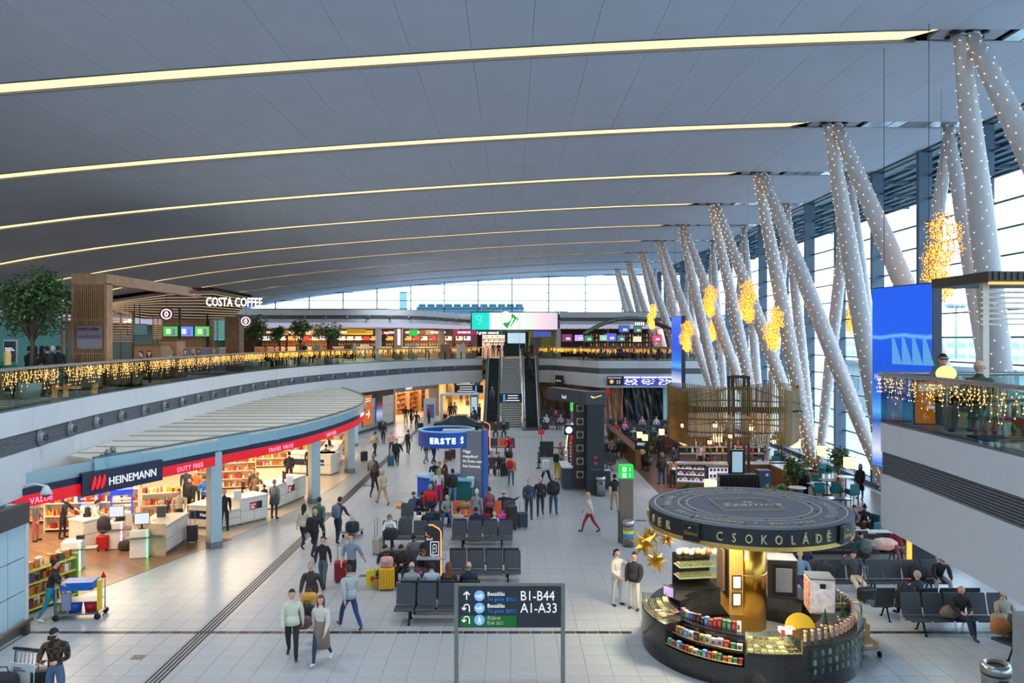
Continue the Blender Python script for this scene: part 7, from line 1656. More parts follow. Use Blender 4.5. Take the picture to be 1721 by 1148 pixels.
for k in range(40): m2 = MB();m2.box((.0,.15+(L - .3) *k / 39,.52),(.06,.1,1.02));m2.build('slat',GLDB if k % 2 else M((150,106,50),.4,.5),t)
m2 = MB();[m2.box((.05,y,.6),(.3,.2,1.2)) for y in (0,L)];m2.build('end_post',M((120,86,46),.5),t)
t = thing('leather_bench','long brown leather bench backing the waiting seats behind the cafe','bench',(12.6,53.2,0));BRL = M((92,48,34),.45)
m2 = MB();m2.box((0,0,.25),(9.5,.6,.5));m2.build('base',M((50,34,30),.5),t);m2 = MB();m2.box((0,-.05,.48),(9.5,.6,.12),0,0,None,.03);m2.build('seat',BRL,t);m2 = MB();m2.box((0,.28,.8),(9.5,.16,.62),0,0,None,.03);m2.build('backrest',BRL,t)
# slat ring
RX,RY = XD(1233,40.),40.;BZ = M((150,114,62),.35,.7,0,.06,2);t = thing('slat_screen','wavy hanging curtain of bronze slats around the cafe bar','screen',(RX,RY,0));N = 172
def rp(u):
    a = 2*PI*u;rr = 1+.07*math.sin(5*a+.6);return (3.25*rr*math.cos(a),2.3*rr*math.sin(a))
sl = MB();sl.box((0,0,0),(.045,.03,2.75));slm = sl.mesh('slat');slm.materials.append(BZ)
for k in range(N):
    u = k / N;x,y = rp(u);x2,y2 = rp(u+.002);z = 4.02+.14*math.sin(2*PI*u*3);o = link('slat',slm,t,(x,y,z),math.atan2(y2 - y,x2 - x))
for z in (3.25,3.9,4.5): m2 = MB();m2.tube([(rp(k / 60)[0] *.985,rp(k / 60)[1] *.985,z) for k in range(61)],.035,0,5);m2.build('hoop',BKS,t)
t2 = thing('bar_gantry','black steel gantry standing in the middle of the bronze slat screen','frame',(RX+.25,RY,0))
m2 = MB();[m2.bar((x,y,0),(x,y,5.9),.12) for x,y in ((-.4,-.4),(.4,-.4),(.4,.4),(-.4,.4))];m2.build('post',BKS,t2)
m2 = MB()
for z in (5.3,5.9): [m2.bar(a,b,.12) for a,b in (((-.4,-.4,z),(.4,-.4,z)),((.4,-.4,z),(.4,.4,z)),((.4,.4,z),(-.4,.4,z)),((-.4,.4,z),(-.4,-.4,z)))]
[m2.bar((-.4+.13*k,.4,5.3),(-.4+.13*k,.4,5.9),.03) for k in range(7)];m2.build('top_cage',BKS,t2)
m2 = MB();[m2.tube([(s*.4,-.3,5.4),(s*3.0,s2*1.2,4.5)],.02,0,5) for s in (-1,1) for s2 in (-1,1)];m2.build('stay_cable',BKS,t2)
m2 = MB();[m2.bar((-2.9,y,4.2),(2.9,y,4.2),.08) for y in (-1,-.5,0,.5,1)];m2.build('rack',BKS,t2)
for i,(px,py) in enumerate(((1148,715),(1202,715),(1228,733),(1193,743),(1262,720),(1300,742))):
    t = thing('pendant_lamp',['leftmost pendant bulb inside the bronze slats','rear pendant bulb inside the bronze slats','brightest pendant bulb at the front of the slats','low pendant under the slats left of the gantry','pendant bulb right of the gantry','pendant at the right rim of the slats'][i],'lamp',(XD(px,39),39,ZD(py,39)),0,'pendant bulbs in the slat screen')
    m2 = MB();m2.ball((0,0,0),.12,0,10,6);m2.build('bulb',M((255,190,110),.5,0,8,0),t);m2 = MB();m2.lathe([(.2,.1),(.05,.2)],(0,0,0),0,10);m2.bar((0,0,.2),(0,0,1.2 if i != 3 else 1.7),.015);m2.build('holder',BKS,t)
area('bar_lamp',(RX,RY,3.9),2.5,260,(1,.78,.52));area('bar_lamp',(RX - 3,RY - 1,2.6),.8,60,(.8,.8,1))
# bar
t = thing('bar_counter','L-shaped cafe bar with bottle shelves under the bronze slats','bar',(RX,RY,0));m2 = MB();m2.box((.2,2.0,.55),(6.4,.7,1.1));m2.box((2.9,.3,.55),(.8,3.4,1.1));m2.build('body',M((84,60,44),.5),t);m2 = MB();m2.box((.2,2.0,1.12),(6.6,.8,.06));m2.box((2.9,.3,1.12),(.9,3.5,.06));m2.build('worktop',M((150,150,150),.25),t)
m2 = MB();m2.box((.0,2.3,1.6),(4.6,.3,.05));m2.box((.0,2.3,1.95),(4.6,.3,.05));m2.build('bottle_shelf',M((120,120,124),.3),t)
r = random.Random(9)
for k in range(26): q = link('bottle',prodmesh('bottle'),None,(RX - 2.1+.165*k,RY+2.25,1.625 if k % 2 else 1.975));q.material_slots[0].link = 'OBJECT';c_ = r.choice([0,1,2,3]);q.material_slots[0].material = M([(190,60,40),(220,220,215),(60,100,60),(200,150,60)][c_],.3);q.scale = (1.3,) *3;tag(q,f'{["red", "clear", "green", "amber"][c_]} bottle on the cafe bar back shelf, {ORD[k % 12]} of the {"left" if k < 12 else "middle" if k < 24 else "right"} run','bottle','bottles on the cafe bar shelf')
t = thing('pastry_case','slanted glass pastry case glowing white at the left end of the cafe bar','display case',(XD(1180,38.8),38.8,0),-.25);m2 = MB();m2.box((0,0,.35),(2.5,.9,.7));m2.build('base',M((150,100,60),.4),t)
m2 = MB();[m2.box((-.05,.0,.75+.3*k),(2.3,.7 - .12*k,.03),0) for k in range(3)];[m2.box((-1.05+.2*q,0,.81+.3*k),(.14,.4,.1),1+(q+k) % 3) for k in range(3) for q in range(11)];m2.build('shelf',[M((214,214,250),.4,0,1.0,0),M((190,120,60),.5),M((240,220,190),.5),M((120,60,50),.5)],t)
m2 = MB();m2.bar((-1.25,-.5,.7),(-1.25,-.1,1.6),.03,.05);m2.bar((1.25,-.5,.7),(1.25,-.1,1.6),.03,.05);m2.box((0,0,1.62),(2.5,.7,.03));m2.build('steel_frame',STEEL,t);m2 = MB();m2.add([(-1.22,-.5,.7),(1.22,-.5,.7),(1.22,-.12,1.6),(-1.22,-.12,1.6)],[(0,1,2,3)]);m2.build('glass',GLASS,t)
t = thing('fridge','small black framed drinks fridge lit from inside on the cafe bar','fridge',(XD(1208,37.8),37.9,0));m2 = MB();m2.box((0,.25,.8),(1.1,.5,1.6));m2.build('casing',BLACK,t);m2 = MB();m2.box((0,-.02,1.1),(.95,.03,.9));[m2.box((-.36+.18*q,-.04,.85+.3*k),(.12,.02,.14),1+(q+k) % 2) for q in range(5) for k in range(3)];m2.build('lit_shelves',[M((220,220,240),.4,0,.9,0),M((140,60,50),.5),M((120,100,90),.5)],t)
t = thing('counter','black slatted counter front right of the pastry case','counter',(XD(1245,37.3),37.3,0));m2 = MB();m2.box((0,.3,.65),(2.0,.5,1.3));m2.build('body',BLACK,t);[MB().box((-.9+.15*k,.03,.62),(.06,.04,1.1)).build('slat',M((30,30,32),.3),t) for k in range(13)]
t = thing('counter','dark blue counter block with a small white emblem','counter',(XD(1286,37.3),37.3,0));m2 = MB();m2.box((0,.3,.75),(.62,.55,1.5));m2.build('body',M((50,64,92),.4),t);m2 = MB();m2.box((.1,.02,1.3),(.12,.02,.12));[m2.box((-.15+.15*k,.02,.4),(.05,.02,.05)) for k in range(3)];m2.build('emblem',WHITE,t)
t = thing('gold_barrier','long low bronze barrier in front of the cafe bar','barrier',(XD(1235,36),36,0),.05);m2 = MB();m2.box((0,0,.42),(4.4,.12,.84));m2.build('panel',M((128,92,40),.4,.5),t);m2 = MB();m2.box((0,0,.86),(4.5,.2,.05));m2.build('top_rail',BKS,t)
t = thing('menu_display','lit menu cabinet hanging at the front of the bar gantry','screen',(XD(1239,37.8),37.85,1.35));m2 = MB();m2.box((0,0,.5),(.7,.14,1.2));m2.build('casing',BLACK,t);m2 = MB();m2.box((0,-.08,.5),(.5,.02,1.0));m2.build('screen',M((150,180,200),.4,0,.9,0),t)
for i,(px,py) in enumerate(((1075,731),(1084,735.5),(1112,726),(1136,733.5),(1194,816),(1428,778),(1383,758),(1337,745),(1206,735))):
    gy = (790,792,782,790,862,832,815,800,800)[i];x,y,_ = G(px,gy);z = ZD(py,y);t = thing('lantern',['first square lantern from the left by the plants','second square lantern from the left by the plants','third square lantern near the fence','square lantern left of the pastry case','large square lantern beside the bronze barrier','square lantern next to the standing woman by the glass','slim lantern between the column feet','small lantern under the right rim of slats','small lantern behind the pastry case'][i],'lamp',(x,y,0),0,'square cafe lanterns')
    s = .20 if i < 4 else .3;m2 = MB();m2.box((0,0,z),(s*1.5,s*1.5,s*1.7));m2.build('shade',M((255,226,170),.5,0,1.6,0),t);m2 = MB();m2.tube([(s*.85,0,0),(s*.85,0,z+s),(0,0,z+s)],.02,0,5);m2.box((s*.5,0,.02),(.3,.3,.04));m2.build('stand',BKS,t)
TB = [(1390,832,(60,60,62)),(1340,846,(180,190,190)),(1440,826,(210,214,214)),(1300,800,(40,44,50)),(1352,810,(200,206,206)),(1415,925,(190,214,220)),(1320,786,(60,60,66)),(1280,775,(70,66,60)),(1260,770,(80,70,60)),(1370,838,(190,190,186))]
for i,(px,py,c) in enumerate(TB):
    x,y,_ = G(px,py);x = min(x,17.2);cafe_table(x,y,.008,['dark table in front of the leather planter','grey high table behind the kiosk roof','white round table beside the standing woman','black table near the bar end','pale table between the teal chairs','pale round table at the kiosk roof right edge','dark table under the near slat rim','brown table behind the slats','farthest brown table behind the slats','light table left of the column foot'][i],c,.42,.76,'cafe tables by the glass')
CHR = [(1405,842,2.8),(1432,845,3.3),(1376,842,2.9),(1345,812,1.4),(1328,800,.2),(1372,822,4.5),(1464,905,5.2),(1450,902,1.7),(1310,783,.4),(1302,792,3.),(1445,900,4.4),(1330,830,0.1),(1275,778,1.8),(1395,808,.3)]
for i,(px,py,rz) in enumerate(CHR):
    x,y,_ = G(px,py);x = min(x,17.4);cafe_chair(x,y,.008,rz,['teal armchair with its back to the kiosk beside the dark table','teal armchair in front of the standing woman','teal chair left of the dark table','teal chair left of the potted bush','teal chair near the bar end','teal chair behind the man in the dark coat','teal armchair of the woman eating at the gallery corner','brown leather chair at the pale round table','far teal chair under the slats rim','teal chair facing the black table','second brown chair by the gallery corner','dark chair at the grey high table','dark chair behind the bar gantry','teal chair at the column feet'][i],(128,74,46) if i in (7,10) else TEAL if i not in (11,12) else (40,40,44),'cafe chairs by the glass',True)
t = thing('high_table','long dark glossy high table with slatted stools behind the kiosk','table',(XD(1338,33),33.2,0),-.05);m2 = MB();m2.box((0,0,1.02),(4.6,.6,.05));m2.build('tabletop',M((40,42,46),.12),t)
for k in range(8): m2 = MB();m2.bar((-2.1+.6*k,-.2,0),(-2.1+.6*k,-.2,1.0),.04);m2.build('leg',STEEL,t)
for i in range(6): x = XD(1338,33) - 1.6+.65*i;t = thing('bar_stool',f'{ORD[i]} dark stool from the left at the long high table','stool',(x,32.6,0),0,'stools at the long high table');m2 = MB();m2.cyl((0,0,.70),.17,.05,0,14);m2.build('seat',BKS,t);m2 = MB();[m2.tube([(.1*a,.1*b,.7),(.18*a,.18*b,0)],.012,0,5) for a in (-1,1) for b in (-1,1)];m2.build('leg',STEEL,t)
pm_ = [M((70,120,50),.6,0,0,.2,5),M((96,150,60),.6,0,0,.2,5)]
tree('left bright green fern in a white pot on the bar ledge',XD(1288,33.2),33.25,1.045,.52,.26,.2,21,320,(220,222,220),'potted_fern',.1,pm_,.12,.18);tree('right bright green fern in a white pot on the bar ledge',XD(1316,33.2),33.3,1.045,.52,.28,.2,22,320,(220,222,220),'potted_fern',.1,pm_,.12,.18)
tree('dark olive bush in a pot beside the column feet',G(1338,838)[0],G(1338,838)[1],0,2.1,.7,.75,23,900,(60,50,46),'potted_bush');tree('potted bush in a brown leather planter by the window',G(1408,822)[0],G(1408,822)[1],0,2.2,.75,.65,24,500,(150,90,60),'potted_bush',.13)
tree('leafy plant beside the easel at the cafe entrance',G(1087,782)[0],G(1087,782)[1],0,2.3,.6,.9,25,800,(60,50,46),'potted_bush');tree('leafy plant behind the slatted fence',8.6,50.5,0,1.5,.7,.45,26,700,(60,50,46),'potted_bush');tree('grey-green plant at the foot of the pastry case',G(1152,850)[0],G(1152,850)[1],0,1.1,.45,.4,27,500,(90,80,70),'potted_bush');tree('plant under the right rim of slats behind the guests',G(1313,775)[0],G(1313,775)[1],0,2.2,.6,.7,28,500,(60,60,60),'potted_bush')
tree('dark shrub at the foot of the far pale wall',-11.3,67.2,0,.8,.5,.35,31,400,(60,60,60),'potted_bush');tree('white twig arrangement with lights under the slats',G(1282,788)[0],G(1282,788)[1],0,2.2,.8,.6,29,400,(220,220,220),'twig_arrangement',.09,[M((240,236,226),.5,0,.2,0),M((226,220,210),.5)])
x,y,_ = G(1078,790);t = thing('menu_easel','black chalkboard menu easel at the cafe entrance','sign',(x,y,0),-.35);m2 = MB();m2.box((0,0,1.25),(.75,.05,1.0));m2.build('board',M((30,30,32),.6),t);m2 = MB();[m2.bar((s*.3,0,1.8),(s*.42,.0,0),.035) for s in (-1,1)];m2.bar((0,.05,1.7),(0,.6,0),.035);m2.build('leg',BKS,t);lines(t,-.25,-.03,1.62,(.5,.4,.46),.03,SW,2);m2 = MB();m2.ball((.05,-.04,1.1),.2,0,12,6,(1,.15,.8));m2.build('painted_cake',M((214,190,120),.6),t)
# ------------------------------------------------------------------ near right gallery
t = thing('gallery_booth','pergola-like booth with a gold-lit slab roof and white louvres on the right gallery','booth',(XD(1644,15.2),15.2,ZF));CRM = M((206,200,184),.5)
zt = ZD(466,15) - ZF;m2 = MB();m2.box((2.2,.6,zt),(4.5,2.0,.2));m2.build('roof_slab',M((62,56,44),.5),t);m2 = MB();m2.box((2.2,-.42,zt - .13),(4.5,.05,.05));m2.build('gold_light_line',M((255,176,70),.5,0,1.4,0),t);[MB().box((.05+.12*k,-.42,zt+.01),(.03,.02,.16)).build('roof_fin',M((40,36,30),.5),t) for k in range(34)]
m2 = MB();[m2.box((.12+1.6*k,.0,zt/2),(.12,.12,zt)) for k in range(3)];m2.build('post',CRM,t)
for k in range(7): m2 = MB();m2.box((2.2,.0,zt - .28 - .105*k),(4.4,.16,.035));m2.build('louvre',CRM,t)
t = thing('globe_lamp','glowing cream globe lamp between the two seated men on the gallery','lamp',(XD(1590,16.4),16.4,ZF));m2 = MB();m2.ball((0,0,ZD(628,16.4) - ZF),.2,0,18,10,(1,1,.85));m2.build('globe',M((255,216,140),.5,0,1.3,0),t);m2 = MB();m2.tube([(0,0,0),(0,0,1.05)],.03,0,8);m2.build('stem',STEEL,t)
for i,(x,y,w,h) in enumerate(((9.9,16.8,.9,.45),(10.4,17.2,.5,.95),(11.4,16.6,1.0,.5))):
    q = MB();q.box((0,0,h/2),(w,.6,h),0,0,None,.02);o = q.build('wooden_bench',M((176,140,84),.5),None,(x,y,ZF));tag(o,['low wooden bench block behind the glass corner','taller wooden block behind the glass corner','wooden bench block under the seated man in the cap'][i],'bench')
t = poster('poster','orange poster with a white arrow standing behind the gallery glass',XD(1566,17.1),17.1,ZF+.05,.72,.92,-.1,ORP);m2 = MB();m2.box((0,-.05,.36),(.26,.01,.06));m2.bar((.15,-.05,.36),(.04,-.05,.47),.01,.06);m2.bar((.15,-.05,.36),(.04,-.05,.25),.01,.06);m2.build('arrow',SW,t);lines(t,-.3,-.045,.84,(.5,.56,.3),.03,SW,1.8)
poster('poster','small dark picture panel beside the gallery arrow poster',XD(1598,17.0),17.0,ZF+.05,.38,.74,-.1,ramp_mat([(0,(120,130,190)),(.4,(230,230,240)),(.7,(120,50,60)),(1,(30,20,30))],'Object','Z',.5,.5,1.7,0))
t = thing('drinks_shelf','low shelf of drinks bottles behind the gallery railing','shelf',(XD(1700,14.7),14.7,ZF));m2 = MB();[m2.box((0,0,.05+.35*k),(1.5,.35,.04)) for k in range(3)];m2.build('shelf',BKS,t)
r = random.Random(1)
for k in range(16): q = link('bottle',prodmesh('bottle'),None,(XD(1700,14.7) - .68+.09*k,14.7,ZF+.07+.35*(k % 2)));q.material_slots[0].link = 'OBJECT';c_ = r.choice([0,1,2]);q.material_slots[0].material = M([(190,60,30),(226,226,220),(60,120,70)][c_],.3);tag(q,f'{["red", "white", "green"][c_]} drink bottle, {ORD[k % 12]} {"front" if k < 12 else "rear"} one on the low gallery shelf','bottle','drinks on the low gallery shelf')
cafe_table(12.2,14.6,ZF,'round table between the two men on the right gallery',(190,186,176),.4,.74,'right gallery tables')
for i,(x,y,rz) in enumerate(((11.2,14.9,.4),(9.9,13.6,2.),(10.6,12.9,5.),(13.2,13.6,2.4))): cafe_chair(x,y,ZF,rz,['dark chair of the man in the green jacket','dark chair behind the orange poster','dark chair near the drinks shelf','dark chair under the booth'][i],(44,42,44),'right gallery chairs')
# ------------------------------------------------------------------ luggage
def suitcase(x,y,rz,col,label,h=.66,w=.42,d=.26,z=0.,handle=.4,cat='suitcase',tilt=0):
    t = thing('suitcase',label,cat,(x,y,z),rz);t.rotation_euler = (tilt,0,rz);m2 = MB();m2.box((0,0,h/2+.06),(w,d,h),0,0,None,.035);m2.build('shell',M(col,.4,0,0,.03),t)
    m2 = MB();[m2.box((-w*.36+w*.18*k,-d/2 - .002,h/2+.06),(.02,.012,h*.84)) for k in range(5)];m2.build('ribbing',M([v*.8 for v in col],.5),t)
    if handle: m2 = MB();m2.tube([(-.09,d*.3,h),(-.09,d*.3,h+.06+handle),(.09,d*.3,h+.06+handle),(.09,d*.3,h)],.012,0,6);m2.build('handle',M((150,152,156),.3,.8),t)
    m2 = MB();[m2.ball((a*w*.36,b*d*.3,.035),.035,0,8,5,(.6,1,1)) for a in (-1,1) for b in (-1,1)];m2.build('wheels',BLACK,t);return t
def bag(x,y,z,col,label,s=.35,rz=0.,cat='bag',name='bag',sy=.6,sz=.8,strap=True):
    t = thing(name,label,cat,(x,y,z),rz);m2 = MB();m2.sell((0,0,s*sz*.5),(s,s*sy,s*sz),.6 if strap else .85,0,16,10,0 if strap else .09,int(s*100));m2.build('pouch',M(col,.8,0,0,.1,8),t)
    m2 = MB();m2.box((0,-s*sy*.5,s*sz*.4),(s*.5,.03,s*sz*.35),0,0,None,.01);m2.build('pocket',M([v*.85 for v in col],.8),t)
    if strap: m2 = MB();m2.tube([(-s*.2,0,s*sz*.9),(-s*.12,0,s*sz*1.25),(s*.12,0,s*sz*1.25),(s*.2,0,s*sz*.9)],.012,0,6);m2.build('strap',M([v*.7 for v in col],.8),t)
    return t
def backpack(p,col,label,s=1.):
    rz = p.rotation_euler.z;b = p['_back'];c,n = math.cos(rz),math.sin(rz);bx,by = b[0],b[1] - .06*s
    t = thing('backpack',label,'backpack',(p.location.x+bx*c - by*n,p.location.y+bx*n+by*c,p.location.z+b[2] - .26*s),rz);m2 = MB();m2.sell((0,0,.24*s),(.33*s,.2*s,.5*s),.55);m2.build('pouch',M(col,.8,0,0,.1,8),t)
    m2 = MB();m2.box((0,-.12*s,.14*s),(.22*s,.06*s,.18*s),0,0,None,.02);m2.build('pocket',M([v*.8 for v in col],.8),t);m2 = MB();[m2.tube([(sd*.09*s,.06*s,.42*s),(sd*.11*s,.16*s,.36*s),(sd*.12*s,.08*s,.1*s)],.015,0,6) for sd in (-1,1)];m2.build('strap',M([v*.7 for v in col],.8),t);return t
def P(px,py,label,head=0,pose='walk',h=1.73,z=0.,dx=0,dy=0,**k):
    x,y,_ = G(px,py,z);p,_i = person(label,x+dx,y+dy,head,pose,h,z=z,**k);return p
BK_ = (36,37,43);JN = (58,82,118);GYD = (62,64,72);TAN = (176,142,104);NV = (34,42,66);GRY = (136,140,148);WHT = (214,212,206)
BR,BLO,GR2,AUB = (58,40,28),(186,148,96),(140,138,134),(104,50,34);DK = (26,22,20)
def plaid_mat(c1,c2,sc=9):
    m = bpy.data.materials.new('plaid');m.use_nodes = True;nt = m.node_tree;b = nt.nodes['Principled BSDF'];tc = nt.nodes.new('ShaderNodeTexCoord');ck = nt.nodes.new('ShaderNodeTexChecker');ck.inputs['Scale'].default_value = sc
    ck.inputs['Color1'].default_value = (*lin(c1),1);ck.inputs['Color2'].default_value = (*lin(c2),1);nt.links.new(tc.outputs['Object'],ck.inputs['Vector']);nt.links.new(ck.outputs[0],b.inputs['Base Color']);b.inputs['Roughness'].default_value = .85;return m
# ---- lower left
P(93,1193,'man in a brown and black plaid shirt and black cap looking down at his phone',190,'phone',1.8,topmat=plaid_mat((84,62,44),(24,22,22)),bot=(74,98,126),hair='cap',hcol=(18,18,20),build=1.1,coat=.015)
x,y,_ = G(93,1193);t = thing('phone','dark phone held by the man in the plaid shirt','phone',(x - .02,y - .38,1.17));m2 = MB();m2.box((0,0,0),(.075,.15,.01));m2.build('body',BLACK,t)
P(84,1043,'cleaner in a black vest and turquoise trousers pushing a supplies cart',-62,'push',1.7,top=BK_,bot=(20,128,148),hair='bun',hcol=DK,sleeves=.5,shoe=WHT,female=True)
x,y,_ = G(130,1037);x += .1;t = thing('cleaning_cart','cleaning cart with a blue tray and buckets at the shop entrance','cart',(x,y,0),.12);m2 = MB();[m2.tube([(a*.55,b*.25,.12),(a*.55,b*.25,1.0 if a < 0 else 1.05)],.018,0,6) for a in (-1,1) for b in (-1,1)];m2.box((0,0,.16),(1.2,.56,.03));m2.box((0,0,.5),(1.15,.5,.02));m2.build('frame',M((150,156,170),.4,.6),t)
m2 = MB();m2.prism([(-.45,-.26),(.4,-.26),(.4,.26),(-.45,.26)],.82,1.04);m2.build('blue_tray',M((20,96,190),.4),t);m2 = MB();m2.lathe([(.16,0),(.2,.28)],(-.15,0,.18),0,14);m2.build('bucket',M((20,80,170),.4),t);m2 = MB();m2.lathe([(.15,0),(.19,.26)],(.28,0,.18),0,14);m2.build('bucket',M((190,24,40),.4),t)
m2 = MB();m2.box((.58,-.2,.68),(.07,.2,.85));m2.box((-.52,.1,.35),(.16,.2,.3));m2.build('yellow_sign',M((236,196,30),.4),t);m2 = MB();m2.lathe([(.07,0),(.01,.16)],(.6,0,1.1),0,10);m2.build('red_hat',M((190,20,26),.6),t);m2 = MB();m2.box((-.3,-.2,.5),(.25,.12,.5),0,.1,None,.03);m2.build('cloth',M((130,138,170),.8),t)
m2 = MB();[m2.lathe([(.03,-.02),(.09,-.02),(.09,.02),(.03,.02)],(0,0,0),0,12,True,MT((a*.55,b*.28,.09)) @ X90) for a in (-1,1) for b in (-1,1)];m2.build('wheels',DARK,t);m2 = MB();m2.tube([(-.5,0,.6),(-.75,.0,1.75)],.014,0,6);m2.build('mop_handle',DARK,t)
x,y,_ = G(14,1190);t = thing('baggage_trolley','white baggage trolley loaded with black bags at the bottom left corner','trolley',(x,y,0),-.2);m2 = MB();m2.box((0,0,.25),(.6,.9,.04));m2.tube([(-.3,.4,.2),(-.3,.5,1.0),(.3,.5,1.0),(.3,.4,.2)],.02,0,8);[m2.tube([(-.25+.1*k,.46,.72),(-.25+.1*k,.5,.98)],.01,0,5) for k in range(6)];m2.build('frame',STEEL,t)
m2 = MB();m2.box((0,.36,.55),(.62,.03,.5));m2.build('panel',M((206,208,212),.4),t);lines(t,-.2,.335,.7,(.2,.3),.02,DARK,2.5);m2 = MB();[m2.ball((a*.25,b*.35,.1),.08,0,8,5,(.5,1,1)) for a in (-1,1) for b in (-1,1)];m2.build('wheels',BLACK,t);m2 = MB();m2.tube([(-.35,.5,1.05),(.35,.5,1.05)],.035,0,8);m2.build('push_bar',BLACK,t)
bag(x - .1,y+.0,.27,BK_,'black bag on the baggage trolley',.6,0);bag(x+.55,y - .15,0,(34,36,40),'black holdall with a yellow tag standing beside the baggage trolley',.5,.2);suitcase(x+.45,y+.45,.3,(30,32,36),'black suitcase behind the baggage trolley',.6)
# ---- walkers on the left
P(510,921,'woman in a beige sweater and black trousers with long dark hair walking away',-12,'walk',1.68,top=(186,178,164),bot=BK_,hair='long',hcol=DK,female=True,coat=.02)
p = P(536,913,'man in a green jacket walking away with a green backpack',-10,'walk2',1.8,top=(84,118,108),bot=NV,hcol=BR);backpack(p,(46,84,74),'green backpack on the man beside the beige sweater')
p = P(528,934,'person in black with a large black backpack walking away',-14,'stride',1.72,top=BK_,bot=BK_,hcol=BLO,coat=.03);backpack(p,(26,28,36),'large black backpack of the walker behind the green one',1.15)
p = P(568,913,'man with a grey backpack pushing a baggage trolley away from the camera',-18,'push',1.78,top=(70,46,56),bot=NV,hcol=DK,coat=.01);backpack(p,(96,112,136),'grey-blue backpack on the man pushing a trolley')
x,y,_ = G(590,905);t = thing('baggage_trolley','steel baggage trolley carrying a dark bag on the pale floor','trolley',(x,y+.3,0),-.3);m2 = MB();m2.box((0,0,.22),(.55,.85,.03));m2.tube([(-.25,-.4,.2),(-.27,-.55,1.0),(.27,-.55,1.0),(.25,-.4,.2)],.02,0,6);m2.build('frame',STEEL,t);m2 = MB();[m2.ball((a*.22,b*.35,.09),.08,0,8,5,(.5,1,1)) for a in (-1,1) for b in (-1,1)];m2.build('wheels',BLACK,t);bag(x+.05,y,.24,(40,56,66),'dark teal travel bag on the steel baggage trolley',.55,.2)
P(543,989,'woman in a black top and grey leggings walking towards the camera',176,'walk',1.68,top=BK_,bot=(84,92,104),hair='tail',hcol=BR,female=True,over=dict(boots=1))
P(591,992,'bearded man in a grey sweater and black shorts pulling a red suitcase',166,'pull',1.82,top=(128,134,150),bot=BK_,hcol=BR,sleeves=.5,shorts=1,build=1.1)
x,y,_ = G(568,985);suitcase(x,y+.4,.3,(150,22,40),'dark red suitcase pulled by the man in shorts',.62,.42,.28,0,.45)
P(524,1046,'older man in a dark striped jacket and light blue jeans walking forward',172,'stride',1.76,top=(62,50,48),bot=(92,120,168),hair='short',hcol=GR2,coat=.03)
P(491,1108,'young man in a cream jacket and black trousers at the left of the blurred group',190,'walk',1.76,top=(206,206,188),bot=BK_,hcol=DK,coat=.02)
P(540,1116,'woman with long auburn hair, white top and brown fur coat',172,'walk2',1.7,top=(204,194,184),bot=(38,60,92),hair='long',hcol=AUB,female=True,coat=.03,skirt=(.5,.05,(128,112,100)),shoe=WHT)
P(588,1058,'person in a silver-grey padded jacket and jeans striding to the left',40,'stride',1.78,top=(160,168,172),bot=(40,64,112),hair='short',hcol=BR,coat=.05,shoe=(120,84,50))
x,y,_ = G(517,1070);bag(x,y+.15,.78,(196,150,60),'mustard yellow handbag among the walking group',.42);x,y,_ = G(470,1090);bag(x+.55,y+.5,.62,BK_,'black shoulder bag of the man in cream',.4);x,y,_ = G(512,1085);bag(x,y - .2,.5,(96,74,66),'brown leather bag beside the fur coat',.42)
